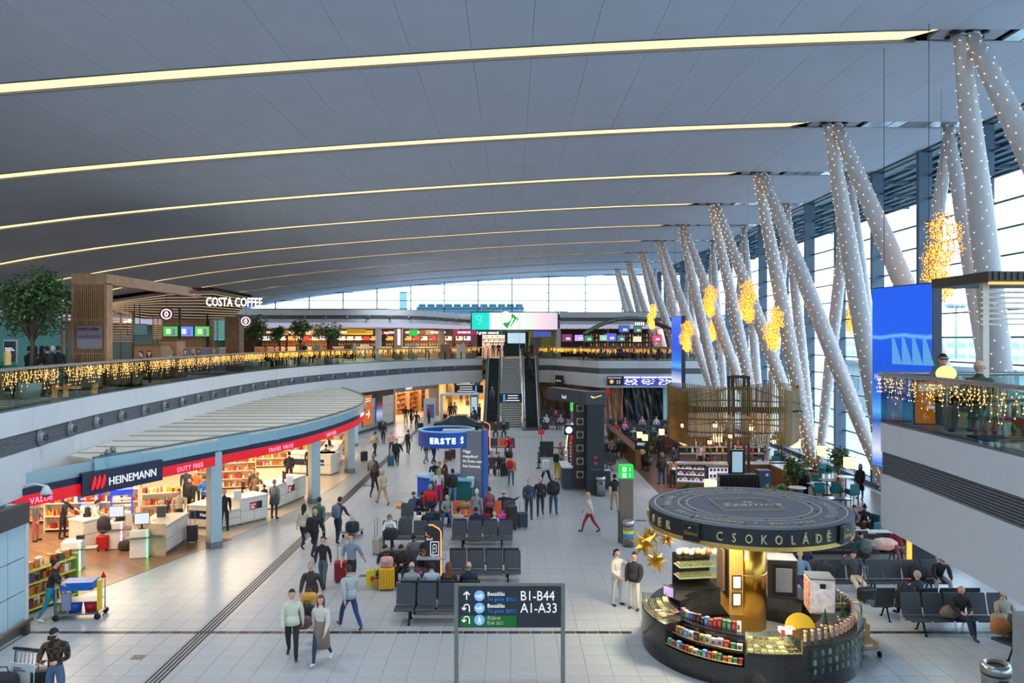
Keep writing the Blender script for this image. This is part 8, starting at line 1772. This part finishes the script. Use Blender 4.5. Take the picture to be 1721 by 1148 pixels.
for a in ((630,768,'person in a tan jacket with a cream bag pulling a tilted case',-30,'pull',dict(top=(176,156,124),bot=BK_,hair='tail',hcol=BR)),(627,818,'person in a grey cap and brown coat with a pale backpack',-8,'walk',dict(top=(70,54,46),bot=BK_,hair='beanie',hcol=(110,114,120),coat=.03)),(630,836,'woman in black with long brown hair walking away',-8,'walk2',dict(top=BK_,bot=BK_,hair='long',hcol=AUB,female=True)),
          (643,849,'person in a pale beige coat and tan trousers turning',35,'stride',dict(top=(182,164,140),bot=TAN,hair='hood',hcol=(170,152,130),coat=.05)),(644,746,'woman in a black dress walking towards the camera by the far panels',180,'walk',dict(top=BK_,bot=BK_,hair='long',hcol=BR,female=True)),(658,766,'woman in a pale pink jacket behind the man in a dark coat',180,'walk2',dict(top=(206,158,148),bot=GYD,hair='bob',hcol=BLO,female=True)),
          (667,783,'large man in a dark navy coat pulling a teal suitcase',176,'pull',dict(top=(30,34,46),bot=(40,52,72),hcol=DK,coat=.05,build=1.15)),(686,764,'man in a pale denim jacket walking away with a black backpack',-4,'walk',dict(top=(140,158,180),bot=BK_,hcol=BR)),(716,779,'walker in light jeans half hidden under the blue ring',-30,'stride',dict(top=(60,64,56),bot=(112,126,142),hcol=BR,coat=.02)),(729,780,'walker in dark trousers half hidden under the blue ring',-30,'walk',dict(top=NV,bot=NV,hcol=DK,coat=.02)),
          (682,713,'left person in black standing in front of the bright shop',0,'stand',dict(top=BK_,bot=GRY,hcol=DK)),(691,713,'second person in black in front of the bright shop',170,'walk',dict(top=BK_,bot=BK_,hcol=BR)),(700,724,'tall dark walker dragging a case before the bright shop',-5,'pull',dict(top=BK_,bot=GYD,hcol=BR)),(721,712,'person in a red jacket near the promotion pillar',90,'stand2',dict(top=(190,30,50),bot=BK_,hcol=DK)),
          (757,706,'dark dressed traveller walking away in the corridor',0,'walk',dict(top=BK_,bot=BK_,hcol=DK)),(764,705,'traveller in a grey coat walking away in the corridor',0,'walk2',dict(top=(112,112,110),bot=GYD,hcol=BR)),(775,677,'far traveller in dark clothes in the corridor',0,'walk',dict(top=(70,50,46),bot=BK_,hcol=DK)),(785,678,'far traveller in a red-brown coat with luggage',0,'walk2',dict(top=(120,46,36),bot=(100,50,40),hcol=BR,coat=.04)),
          (800,714,'person in dark blue at the foot of the left escalator',60,'lean',dict(top=NV,bot=JN,hcol=DK)),(806,708,'person in a dark red top by the information screen',120,'stand',dict(top=(120,24,36),bot=BK_,hcol=DK))):
    p = P(a[0],a[1],a[2],a[3],a[4],1.72,**a[5])
    if 'black backpack' in a[2]: backpack(p,BK_,'black backpack on the man in the denim jacket')
    if 'pale backpack' in a[2]: backpack(p,(120,128,134),'pale grey backpack on the person in the cap')
    if 'cream bag' in a[2]: backpack(p,(190,176,140),'cream backpack on the person in the tan jacket')
for px,py,c,lb,rz in ((612,776,BK_,'black and orange tilted suitcase near the far pillar',.8),(657,784,(30,90,110),'teal suitcase of the man in the navy coat',.1),(707,724,BK_,'black suitcase dragged before the bright shop',.3),(786,682,(96,56,46),'brown suitcase in the corridor',.1),(748,708,BK_,'black suitcase beside the corridor travellers',.1),(760,772,(110,26,40),'dark red suitcase standing under the ring canopy',.2),(753,775,(70,40,44),'maroon suitcase behind the bank panel',.4)):
    x,y,_ = G(px,py);suitcase(x,y,rz,c,lb,.6,.42,.26,0,.4,'suitcase')
# ---- bank booth
x0,y0 = BB
for dx,dy,lb,hd,ps,kw in ((-2.05,1.5,'man in a dark suit leaning on the blue counter',190,'reach',dict(top=NV,bot=NV,hcol=AUB)),(-1.5,1.5,'woman in a dark suit with red-brown hair behind the counters',120,'stand2',dict(top=(34,34,44),bot=BK_,hair='bun',hcol=(150,92,50),female=True)),(-1.7,.55,'person in a green sweater between the counters',170,'stand',dict(top=(56,92,60),bot=JN,hcol=DK)),
                                  (-1.55,-1.3,'woman in a white shirt and bright pink trousers at the teal counter',10,'stand2',dict(top=(206,204,206),bot=(206,24,110),hair='long',hcol=(176,140,96),female=True,sleeves=0)),(-1.25,-1.0,'woman with dark red hair next to the pink trousers',60,'stand',dict(top=(70,30,34),bot=BK_,hair='long',hcol=(90,30,24),female=True)),(-.9,-1.5,'man in a black jacket with a white-logo backpack at the teal counter',30,'stand2',dict(top=BK_,bot=(96,120,150),hcol=DK,coat=.02))):
    p,_i = person(lb,x0+dx,y0+dy,hd,ps,1.74,**kw)
    if 'backpack' in lb: backpack(p,(36,38,42),'black backpack with a round white mark at the teal counter')
P(723,884,'man in a red and navy jacket with a grey scarf standing behind the pillar',5,'stand',1.78,top=(206,24,30),bot=(62,40,36),hair='short',hcol=GR2,coat=.06,build=1.12,skirt=(.16,.02,(30,36,66)))
P(801,893,'grey-haired man in a grey hoodie and light jeans seen from behind',-25,'stand2',1.76,top=(132,138,142),bot=(112,138,160),hair='short',hcol=(196,194,190),coat=.03)
P(822,886,'woman in a pink plaid coat seen from behind beside the grey hoodie',20,'stand2',1.72,topmat=plaid_mat((150,84,96),(116,66,78),40),bot=(50,36,48),hair='short',hcol=(70,30,24),coat=.04,female=True)
# ---- seated in the middle
def seat(px,py,label,pose='sit',head=180,h=1.7,row=.25,**k):
    x,y,_ = G(px,py);p,_i = person(label,x,y+row,head,pose,h,**k);return p
seat(751,885,'blonde woman in a grey patterned jacket and jeans on the orange seats','sitphone',top=(150,156,152),bot=(40,84,130),hair='bob',hcol=(190,160,110),female=True,coat=.02)
seat(846,885,'bald man in black resting his arm on a tall black backpack','sitrest',top=BK_,bot=BK_,hair='bald',hcol=(90,80,70),row=1.3,head=0)
seat(692,888,'person with dark hair seated behind the single dark seat','sitfwd',top=(60,70,110),bot=NV,hcol=BR,row=1.2,head=20);seat(704,888,'person in blue seated next to the tan bag','sit',top=NV,bot=BK_,hcol=DK,row=1.2,head=0)
seat(654,924,'woman in a white sweater reading a phone with a black bag on her lap','sitphone',head=175,top=(226,226,224),bot=BK_,hair='bob',hcol=(120,84,58),female=True)
seat(712,925,'dark haired man seated facing away behind the orange light edge','sit',top=NV,bot=BK_,hcol=DK,row=1.45,head=0)
for i,(px,lb,kw) in enumerate(((766,'woman in a beige sweater with dark tied hair facing away',dict(top=(186,176,160),hair='tail',hcol=DK,female=True)),(797,'man in a dark blue shirt facing away in the third row',dict(top=(26,44,80),hcol=DK)),(829,'blonde child in white with a ponytail in the third row',dict(top=(220,224,226),hair='tail',hcol=(206,170,110),female=True)))):
    x,y,_ = G(px,925);person(lb,x,y+1.45,0,'sit',1.7 if i < 2 else 1.45,bot=NV,**kw)
seat(647,985,'young man in a dark jacket with headphones and jeans, looking down','sitphone',head=170,top=(34,38,50),bot=(44,50,62),hcol=DK,coat=.02,shoe=(80,80,160));seat(674,985,'young man in a brown coat and white headband headphones holding a phone','sitphone',head=172,top=(54,40,40),bot=BK_,hcol=DK,coat=.04,shoe=(220,215,205),skin=1)
for px,lb,py,kw in ((686,'dark haired woman in a pale fur collar facing away',985,dict(top=(120,110,108),hair='tail',hcol=DK,female=True,coat=.03)),(709,'man with thick dark hair in a black jacket facing away',985,dict(top=BK_,hcol=DK))):
    x,y,_ = G(px,py);person(lb,x,y+1.45,0,'sit',1.72,bot=BK_,**kw)
x,y,_ = G(706,985);person('woman with reddish hair bending over a maroon backpack by the pillar',x,y+.25,200,'sitfwd',1.68,top=(60,44,48),bot=BK_,hair='long',hcol=AUB,female=True)
for px,lb,kw in ((681,'bald man in a light grey sweater seated back to the nearest row',dict(top=(150,158,164),hair='bald',hcol=(110,96,84))),(717,'person in a light blue hoodie seated back to the nearest row',dict(top=(176,196,204),hair='short',hcol=DK,coat=.02)),(747,'woman with wavy auburn hair seated behind the nearest row',dict(top=(74,60,48),hair='long',hcol=(112,62,36),female=True)),(783,'bald man in dark clothes seated right behind the directional sign',dict(top=NV,hair='bald',hcol=(120,100,84)))):
    x,y,_ = G(px,1051);person(lb,x,y+1.42,0,'sit',1.72,bot=GYD,**kw)
x,y,_ = G(635,932);suitcase(x,y,1.2,(170,160,142),'beige suitcase with raised handle beside the reading woman',.58,.4,.26,0,.7)
x,y,_ = G(650,992);suitcase(x,y,.1,(232,172,10),'yellow suitcase in front of the two young men',.66,.48,.28,0,.2);bag(x,y,.72,(210,150,146),'pink handbag on top of the yellow suitcase',.42,.1)
def paperbag(x,y,z,col,lb,w=.3,h=.36):
    t = thing('shopping_bag',lb,'bag',(x,y,z),.2);m2 = MB();m2.box((0,0,h/2),(w,.14,h));m2.build('bag_body',M(col,.6),t);m2 = MB();m2.tube([(-w*.2,0,h),(-w*.2,0,h+.1),(w*.2,0,h+.1),(w*.2,0,h)],.01,0,5);m2.build('handle',M((230,220,200),.6),t);return t
x,y,_ = G(626,985);t = paperbag(x,y,0,(224,204,20),'yellow shopping bag with red print at the feet of the young man',.38,.5);m2 = MB();m2.box((.05,-.075,.25),(.22,.01,.14));m2.build('print',M((200,30,30),.5),t);x,y,_ = G(633,988);paperbag(x,y - .1,0,(176,132,92),'small brown paper bag before the yellow shopping bag',.2,.28)
x,y,_ = G(664,930);bag(x - .15,y - .05,.5,BK_,'large black bag on the lap of the reading woman',.55,0);x,y,_ = G(673,880);bag(x,y+.6,.5,(206,160,70),'tan and black scarf bundle at the left end of the orange row',.6,.3,sz=.4)
x,y,_ = G(866,893);suitcase(x - .15,y+.2,.2,(28,30,34),'tall black trekking backpack standing at the row end',.95,.42,.34,0,0,'backpack');suitcase(x+.3,y+.5,.2,(40,58,86),'dark blue suitcase behind the black trekking backpack',.6)
x,y,_ = G(815,890);bag(x,y,.3,(116,24,60),'maroon rucksack held by the woman in plaid',.45);x,y,_ = G(845,893);bag(x,y+.3,.25,(216,60,160),'pink and black striped bag on the seat beside the child',.5,.5);x,y,_ = G(701,893);bag(x+.1,y+.1,0,(214,212,200),'cream tote bag hanging by the single dark seat',.45,0,sz=1.4)
suitcase(x+.7,y+.2,.0,(44,46,50),'dark upright suitcase left of the man in red',.7,.45,.28,0,.1)
x,y,_ = G(704,985);bag(x+.1,y - .2,.3,(96,60,76),'maroon backpack beside the charging pillar',.45);x,y,_ = G(782,888);bag(x,y+.25,.75,(150,120,84),'brown checked coat draped on the orange seat',.55,0,'coat','coat',sz=.5,strap=False)
for px,py,lb,kw,hd,ro in ((833,736,'woman in a dark coat seated at the left of the far group',dict(top=(60,44,50),hcol=DK,hair='long'),180,.2),(847,736,'man in black with a cap seated in the far group',dict(top=BK_,hair='beanie',hcol=DK),180,.2),(856,763,'person in a bright red jacket bending over a backpack',dict(top=(206,20,30),hcol=AUB,coat=.04),170,.25),(826,798,'person with folded arms seated right behind the grey bank panel',dict(top=(176,130,116),hcol=BR),178,.25),(838,800,'person with a large dark suitcase behind the bank panel',dict(top=(50,50,56),hcol=DK),178,.25)):
    x,y,_ = G(px,py);person(lb,x,y+ro,hd,'sitfwd' if 'bending' in lb else 'sit',1.7,bot=GYD,**kw)
x,y,_ = G(840,800);suitcase(x+.3,y - .2,.5,(34,38,46),'large dark suitcase behind the grey bank panel',.75,.5,.3);x,y,_ = G(855,768);bag(x,y - .3,0,BK_,'black backpack on the floor before the red jacket',.55)
# ---- centre right walkers
p = P(859,817,'person in an orange-tan coat with a red backpack seen from behind',-15,'stand2',1.74,top=(206,150,96),bot=(70,100,130),hair='short',hcol=DK,coat=.05,shoe=WHT);backpack(p,(196,20,30),'bright red backpack on the tan coat')
P(889,873,'man in a dark jacket over a light blue shirt, left of the walking trio',178,'walk',1.8,top=(56,66,84),bot=GYD,hcol=GR2,coat=.03);P(908,868,'man in a dark leather jacket, middle of the walking trio',180,'walk2',1.8,top=(40,42,50),bot=(44,54,74),hair='bald',hcol=(120,110,100),coat=.03);P(930,863,'man in a black hoodie and blue jeans, right of the walking trio',182,'stand2',1.78,top=BK_,bot=(44,78,116),hcol=GR2,coat=.03,build=1.15)
P(918,817,'person in a white jacket walking past the belt barrier',30,'stride',1.78,top=(206,208,210),bot=NV,hcol=BR,coat=.05)
p = P(936,806,'person in yellow trousers leaning on the information desk',-35,'lean',1.74,top=(150,140,130),bot=(206,178,60),hcol=BLO,coat=.02);backpack(p,BK_,'black backpack on the person in yellow trousers')
P(942,790,'second visitor standing at the information desk',-60,'stand2',1.7,top=(110,84,74),bot=GYD,hcol=(150,90,60),female=True);P(977,800,'desk attendant in a yellow high-visibility vest',160,'stand',1.5,top=(206,236,30),bot=NV,hcol=DK,coat=.02)
P(991,896,'walker in a cream coat and crimson trousers heading left',75,'stride',1.7,top=(196,190,184),bot=(150,24,56),hair='bob',hcol=(190,150,120),coat=.05,female=True)
P(1033,861,'man in a black T-shirt and tan trousers walking away',0,'walk',1.76,top=BK_,bot=(178,146,110),hcol=DK,sleeves=0)
P(1037,1017,'young woman in a white hoodie and grey joggers touching her face',215,'handup',1.68,top=(206,198,192),bot=(178,176,176),hair='tail',hcol=DK,female=True,coat=.03,shoe=BK_);P(1066,1024,'person in a black padded jacket and white trousers beside the gold stars',150,'stand2',1.68,top=BK_,bot=(214,204,190),hair='bun',hcol=DK,coat=.07,shoe=BK_)
# ---- right waiting area
def seatw(px,py,label,pose='sit',head=180,row=.25,**k): return seat(px,py,label,pose,head,1.74,row,**k)
seatw(1352,1003,'grey-haired man in a blue shirt with his arm over the next seat','sitrest',top=(96,126,160),bot=NV,hcol=GR2);seatw(1443,1003,'man in a dark sweater and cream trousers with an arm behind his head','sitslump',top=(56,62,70),bot=(206,192,172),hcol=DK,shoe=(140,96,60),over=dict(armR=(60,60,190,-30)))
seatw(1380,1003,'person in dark clothes facing away behind the blue shirt','sit',0,1.35,top=NV,bot=BK_,hcol=DK);p = seatw(1478,975,'person in a teal shirt with a grey backpack facing away','sitfwd',0,1.0,top=(20,92,120),bot=BK_,hcol=DK);backpack(p,(96,108,112),'grey backpack on the person in teal')
seatw(1585,1003,'man in black with grey trousers leaning over a phone under the gallery','sitfwd',170,.25,top=BK_,bot=(140,142,148),hcol=DK,coat=.03);seatw(1515,950,'sleeper in a dark red top across the rear seats','sitslump',175,.25,top=(120,20,44),bot=(110,110,120),hcol=DK)
seatw(1622,1073,'bald bearded man in a black jacket looking at his phone, legs crossed','sitcross',178,.25,top=(32,32,36),bot=(36,44,70),hair='bald',hcol=(150,120,100),coat=.03,shoe=GYD);seatw(1588,1073,'grey-haired man in navy reading papers, facing away in the right row','sit',25,1.45,top=(30,38,56),bot=BK_,hcol=(150,150,150));seatw(1700,1085,'person in beige at the far right end of the nearest row','sit',185,.3,top=(180,168,152),bot=NV,hcol=BR)
x,y,_ = G(1455,1010);suitcase(x,y - .1,.3,(26,27,32),'black cabin bag under the feet of the man in cream trousers',.36,.55,.3,0,.6);x,y,_ = G(1390,1003);bag(x,y+.2,.47,(26,30,44),'dark blue bag on the seat beside the blue shirt',.6);x,y,_ = G(1548,1003);bag(x,y+.2,.47,(30,30,34),'black rucksack on the seats under the gallery',.55)
x,y,_ = G(1606,1073);bag(x,y+.22,.47,(110,98,90),'brown-grey duffel bag lying on the nearest right seats',.6,.3,sz=.5,strap=False);x,y,_ = G(1530,1060);bag(x+.1,y+.45,.55,(22,22,26),'black coat heaped over the left end of the nearest right row',.6,.2,'coat','coat',sz=.9,strap=False);x,y,_ = G(1690,1085);bag(x - .1,y+.1,.47,(176,160,136),'beige handbag at the right end of the row',.4)
x,y,_ = G(1490,950);bag(x,y+.2,.48,(226,224,218),'white padded coat on the rear seats',.9,.1,'coat','coat',sz=.45,strap=False);x,y,_ = G(1715,1100);bag(x - .5,y,.5,(170,110,60),'brown jacket over the seat above the steel bin',.5,0,'coat','coat',sz=.8,strap=False)
x,y,_ = G(1520,960);t = thing('charging_pillar','charging pillar with a glowing orange edge under the right gallery','charging station',(x+.3,y,0));m2 = MB();m2.box((.3,0,1.0),(.8,.2,2.0));m2.build('body',M((34,36,42),.5),t);m2 = MB();m2.box((-.14,-.02,1.0),(.1,.16,2.0));m2.build('light_edge',M((255,110,36),.5,0,5.,0),t)
# ---- waiting area behind the black column
r = random.Random(77);cols = [(60,70,90),(190,24,34),(190,140,170),(206,206,204),(40,40,46),(90,110,130),(120,100,90),(40,60,60)];cn = ['slate blue','bright red','pale pink','white','black','steel blue','brown','dark green']
for i,(px,py) in enumerate(((1023,736),(1036,737),(1050,735),(1066,748),(1082,748),(1100,748),(1118,738),(1128,738),(1028,725),(1052,726),(1080,726),(1104,726),(1124,727),(1018,770),(1030,772),(1040,770),(926,706),(934,715),(942,722),(918,722))):
    x,y,_ = G(px,py);person(f'{cn[i % 8]} clad waiting passenger, {ORD[i % 12]} {"in the hall behind the black column" if i < 12 else "along the slatted fence and sheeting"}',x,y+.25,180+r.uniform(-25,25),r.choice(['sit','sitphone','sitfwd','sitslump']),1.7,top=cols[i % 8],bot=r.choice([BK_,NV,GYD]),hair=r.choice(['short','long','tail']),hcol=r.choice([DK,BR,BLO]),group='passengers waiting behind the black column',fingers=False)
# ---- cafe guests
for px,py,lb,hd,ps,kw in ((1112,814,'customer in a long black coat with a fur hood at the cafe',25,'stand2',dict(top=BK_,bot=(52,74,110),hair='hood',hcol=(110,90,66),coat=.06,skirt=(.2,.03,BK_))),(1131,820,'woman in a black top and tan sleeves with a white belt bag',20,'stand',dict(top=(140,104,78),bot=BK_,hair='long',hcol=DK,female=True)),(1136,797,'bearded barista in grey at the left end of the bar',120,'reach',dict(top=(70,78,90),bot=BK_,hcol=DK)),
                             (1176,792,'barista with a light shirt behind the pastry case',200,'stand2',dict(top=(200,190,180),bot=BK_,hcol=BR)),(1190,795,'red-haired barista in a black apron',190,'reach',dict(top=(60,40,40),bot=BK_,hair='tail',hcol=(170,90,50),female=True)),(1110,777,'guest in black standing near the leather bench',0,'stand',dict(top=BK_,bot=BK_,hcol=DK)),(1137,778,'guest in a black and white jacket by the leather bench',40,'stand2',dict(top=(40,40,44),bot=GYD,hcol=BR)),
                             (1356,836,'man in a long dark navy coat standing by the columns',90,'lean',dict(top=(26,32,46),bot=BK_,hcol=BR,coat=.07,skirt=(.35,.04,(26,32,46)))),(1446,838,'woman in a long black coat standing by the glass wall',120,'stand',dict(top=BK_,bot=BK_,hair='long',hcol=DK,female=True,coat=.04,skirt=(.5,.03,BK_))),
                             (1310,792,'seated guest in black facing the camera under the slats',180,'sit',dict(top=BK_,bot=BK_,hair='bun',hcol=DK)),(1327,800,'seated guest in a dark red top beside the glass',100,'sit',dict(top=(60,30,36),bot=BK_,hcol=BR)),(1342,826,'child in a green top behind the potted bush',90,'sit',dict(top=(96,120,84),bot=GYD,hcol=BR)),
                             (1452,903,'woman in a black shirt eating from a plate at the gallery corner',170,'sitphone',dict(top=BK_,bot=BK_,hair='bun',hcol=DK,female=True)),(1433,905,'reclining guest in a grey and cream tracksuit',120,'sitslump',dict(top=(110,112,120),bot=(206,190,160),hcol=DK)),(1403,890,'man with a shaved head bent over a table behind the kiosk roof',130,'sitfwd',dict(top=BK_,bot=BK_,hair='bald',hcol=(70,56,46)))):
    x,y,_ = G(px,py);person(lb,min(x,17.3),y,hd,ps,1.72,z=.008,**kw)
x,y,_ = G(1131,820);bag(x,y - .15,.95,WHT,'white belt bag of the woman at the cafe counter',.25,0,sz=.6,strap=False)
# ---- duty free shop people
for px,py,lb,hd,ps,kw in ((154,915,'shopper in a cream shirt with a black backpack at the self checkout',-60,'reach',dict(top=(226,214,190),bot=NV,hcol=DK,shoe=WHT)),(106,905,'blonde shop assistant in black with a white collar',-80,'reach',dict(top=(34,32,42),bot=BK_,hair='bob',hcol=(190,150,110),female=True,sleeves=.5)),(60,910,'red-haired shopper with a pink skirt at the left edge of the shop',-70,'stand2',dict(top=(90,90,100),bot=(170,90,96),hair='short',hcol=(150,40,30),female=True)),
                             (136,872,'shopper in a black coat below the navy sign',0,'stand',dict(top=BK_,bot=BK_,hcol=DK,coat=.06)),(163,868,'second shopper in black below the navy sign',20,'stand2',dict(top=BK_,bot=BK_,hcol=BR,coat=.06)),(196,870,'shopper in a dark green coat under the Heinemann box',0,'stand',dict(top=(70,66,44),bot=BK_,hcol=BR,coat=.06)),(211,873,'curly orange-haired shopper in a patterned coat',180,'phone',dict(top=(176,110,50),bot=BK_,hair='curly',hcol=(224,130,50),coat=.05,female=True)),(237,872,'shopper in a tan coat bending by the bottle shelf',40,'lean',dict(top=(176,130,100),bot=BK_,hcol=(160,110,80),coat=.05)),
                             (301,893,'man in a beige sweater with a shoulder strap at the near checkout',200,'stand2',dict(top=(206,184,156),bot=GYD,hcol=DK,build=1.1)),(320,868,'shopper in a long black puffer coat by the near pillar',150,'stand',dict(top=BK_,bot=BK_,hcol=DK,coat=.07)),(345,864,'shopper in a bright blue jacket by the near pillar',190,'phone',dict(top=(40,110,190),bot=BK_,hcol=DK,coat=.05)),(330,850,'shopper in an orange jacket further back in the shop',180,'stand',dict(top=(220,100,40),bot=BK_,hcol=DK)),(313,846,'shopper in dark blue behind the black puffer coat',200,'stand2',dict(top=(50,56,80),bot=BK_,hcol=BR)),
                             (377,893,'older customer in black at the packing counter',20,'stand2',dict(top=BK_,bot=BK_,hair='short',hcol=(196,160,120))),(426,848,'cashier facing the hall behind the second counter',170,'stand',dict(top=(60,54,54),bot=BK_,hcol=DK)),(430,856,'customer with orange hair and a yellow bag at the second counter',0,'reach',dict(top=(120,92,64),bot=BK_,hair='tail',hcol=(214,120,50),female=True,coat=.04)),(444,862,'child in dark blue beside the orange-haired customer',60,'stand',dict(top=(64,60,76),bot=NV,hcol=BR)),
                             (461,872,'woman in a black and white polka dot top with a grey coat on her arm',-10,'stand2',dict(topmat=plaid_mat((24,24,26),(190,190,190),60),bot=(66,64,68),hair='bun',hcol=(150,126,104),female=True,coat=.03,skirt=(.28,.05,(84,78,82)))),(486,812,'customer at the long cream counter',20,'stand2',dict(top=(50,46,50),bot=BK_,hcol=DK,coat=.04)),(520,800,'cashier behind the long cream counter',180,'stand',dict(top=BK_,bot=BK_,hcol=BR)),(546,795,'customer with pale bags near the far counter',0,'lean',dict(top=(120,120,116),bot=BK_,hcol=BR,coat=.03)),(555,786,'woman in white at the last shop counter',30,'reach',dict(top=(200,190,180),bot=BK_,hair='long',hcol=DK,female=True))):
    x,y,_ = G(px,py);p,_i = person(lb,x,y,hd,ps,1.3 if 'child' in lb else 1.74,z=.006,**kw)
    if 'black backpack' in lb: backpack(p,BK_,'black backpack on the shopper in cream')
x,y,_ = G(161,928);suitcase(x+.15,y+.2,.2,(190,16,30),'glossy red suitcase beside the shopper in cream',.5,.42,.26,.006,.3);bag(x+.15,y+.3,.62,(50,46,56),'dark jacket and laptop hanging on the red suitcase',.5,0,'coat','coat',sz=1.2,strap=False)
x,y,_ = G(205,928);bag(x,y+.2,.006,(60,50,44),'dark net bag on the floor between the kiosks',.45,.2);x,y,_ = G(321,912);suitcase(x+.05,y,.3,(44,40,46),'dark suitcase behind the near checkout counter',.62,.4,.3,.006,.5);x,y,_ = G(270,920);bag(x - .1,y - .3,.55,(40,38,40),'dark shopping basket bag on the counter end panel',.4,0,'bag','bag',.5,1.1)
# ---- escalators
for fx,yy,lb,hd,kw in ((-1.85,71.9,'man in a grey jacket standing on the left escalator',180,dict(top=(84,92,104),bot=JN,hcol=DK)),(1.9,75.2,'lower person in black on the right escalator',10,dict(top=BK_,bot=BK_,hcol=DK)),(1.7,76.0,'middle person in dark clothes on the right escalator',0,dict(top=(50,50,56),bot=BK_,hcol=DK)),(1.6,78.0,'upper person in dark green on the right escalator',0,dict(top=(50,54,48),bot=BK_,hcol=BR))):
    person(lb,fx,yy,hd,'stand2',1.76,z=ZF*math.ceil((yy - Y0) / (Y1 - Y0) *44) / 44,**kw)
# ---- upper storey
for px,d,lb,hd,ps,kw in ((829,82.2,'man in grey standing at the top of the left escalator',0,'stand',dict(top=(110,110,112),bot=(130,124,110),hcol=DK)),(838,83,'person in black at the top of the staircase',20,'stand2',dict(top=BK_,bot=BK_,hcol=DK)),(848,82,'tall person in black at the stair head',60,'stand',dict(top=BK_,bot=NV,hcol=DK)),(893,81,'person in black near the top of the right escalator',0,'walk',dict(top=BK_,bot=BK_,hcol=DK)),(884,83.5,'person by the railing next to the yellow wall',90,'stand',dict(top=(120,90,80),bot=GYD,hcol=BR)),
                            (779,77.8,'person in a red jacket at the gallery railing left of the stairs',180,'stand',dict(top=(150,50,50),bot=NV,hcol=DK)),(790,81,'pair member in dark blue before the sweets stall',0,'stand2',dict(top=(40,40,60),bot=BK_,hcol=DK)),(750,79,'person with a pale head scarf',0,'stand',dict(top=(200,150,130),bot=BK_,hair='hood',hcol=(220,190,170))),(676,76,'person leaning over a white banner before the grill stall',60,'lean',dict(top=BK_,bot=GRY,hcol=DK)),(595,70,'waiter in a light blue shirt on the gallery',170,'stand2',dict(top=(170,190,210),bot=BK_,hcol=DK)),(632,73,'person behind the bright white pillar',0,'stand',dict(top=(90,70,60),bot=BK_,hcol=BR)),(512,66,'person in dark clothes by the gallery menu stands',180,'stand',dict(top=(50,46,50),bot=BK_,hcol=DK)),
                            (393,47.5,'man in a grey shirt at the right end of the coffee bar',90,'stand2',dict(top=(70,60,60),bot=BK_,hcol=DK)),(405,48,'man in navy facing the coffee bar',100,'stand',dict(top=(40,44,60),bot=NV,hcol=DK)),(80,26.6,'man in a black sweater resting his chin on his hand',75,'chin',dict(top=(28,30,38),bot=BK_,hcol=DK,coat=.03)),(50,28,'person in a black jacket queueing left of the tower',-20,'stand2',dict(top=BK_,bot=BK_,hcol=DK,coat=.04)),(58,29.6,'woman with a beige bag in the coffee queue',0,'stand',dict(top=(60,50,44),bot=BK_,hair='long',hcol=DK,female=True)),(71,28.8,'person with long dark hair and a brown jacket in the coffee queue',0,'stand2',dict(top=(74,62,58),bot=BK_,hair='long',hcol=DK,female=True)),(98,29.5,'person in dark clothes close to the slatted tower',20,'stand',dict(top=(44,40,46),bot=BK_,hcol=BR)),(88,31,'person with a white cap behind the man in black',0,'stand',dict(top=(80,80,84),bot=BK_,hair='beanie',hcol=(226,226,226)))):
    person(lb,XD(px,d),d,hd,ps,1.66 if d > 30 else 1.7,z=ZF,**kw)
person('blonde woman in a green coat seated at the left railing',XD(12,24.2),24.2,40,'sit',1.85,z=ZF+.12,top=(20,90,66),bot=BK_,hair='long',hcol=(206,170,110),female=True)
for i,(px,d,c,hc) in enumerate(((235,32,BK_,DK),(250,33,(70,66,80),DK),(285,37,(190,190,196),GR2),(310,38,(120,90,80),BR),(323,39,(60,60,70),BLO),(333,40,BK_,BR),(359,42,(206,190,180),GR2),(369,43,(50,60,90),DK),(445,52,(70,70,76),DK),(462,53,(110,80,70),BR),(480,55,(60,70,90),DK),(500,57,(140,130,120),BLO),(530,60,(60,50,50),DK))):
    person(f'guest seated at the gallery tables, {ORD[i % 12] if i < 12 else "last"} head from the tower',XD(px,d),d,150+40*(i % 2),'sit',1.78,z=ZF+.05,top=c,bot=BK_,hair=('short','long','bob')[i % 3],hcol=hc,group='guests at the gallery tables',fingers=False)
for i in range(7): person(f'pub guest seated {ORD[i]} from the left behind the far railing',6.6+i*1.75,74.2+(i % 2),180+40*(i % 3),'sit',1.72,z=ZF,top=cols[(i*3) % 8],bot=BK_,hair='short',hcol=DK,group='pub guests',fingers=False)
person('man in a flat cap seated behind the right gallery railing',9.65,17.3,160,'sit',2.0,z=ZF+.02,top=(140,130,110),bot=BK_,hair='cap',hcol=(36,30,36));person('bald man in a dark green jacket seated facing away on the right gallery',9.0,14.95,0,'sit',1.92,z=ZF+.02,top=(52,60,52),bot=BK_,hair='bald',hcol=(150,140,130),coat=.03,build=1.15)
# ---- person close below the camera, on a lower landing
mb = MB();mb.box((1.8,5.4,3.3),(3.4,1.6,.2));[mb.box((x_,5.4,1.6),(.3,.3,3.2)) for x_ in (.4,3.2)];struct('floor_landing',mb,M((120,122,124),.5),None,'stair landing just below the frame')
person('dark-haired man whose head rises at the bottom edge before the kiosk',1.82,5.78,186,'stand',1.95,z=3.4,top=(40,42,48),bot=NV,hcol=(44,32,26))
bpy.data.scenes.remove(_TS)
# lettering becomes plain mesh
_dg = bpy.context.evaluated_depsgraph_get()
for o in [o for o in COL.objects if o.type == 'FONT']:
    me = bpy.data.meshes.new_from_object(o.evaluated_get(_dg),depsgraph=_dg);nm = o.name;par = o.parent
    q = bpy.data.objects.new('lettering_',me);COL.objects.link(q);q.parent = par;q.location = o.location;q.rotation_euler = o.rotation_euler;q.scale = o.scale
    bpy.data.objects.remove(o);q.name = nm
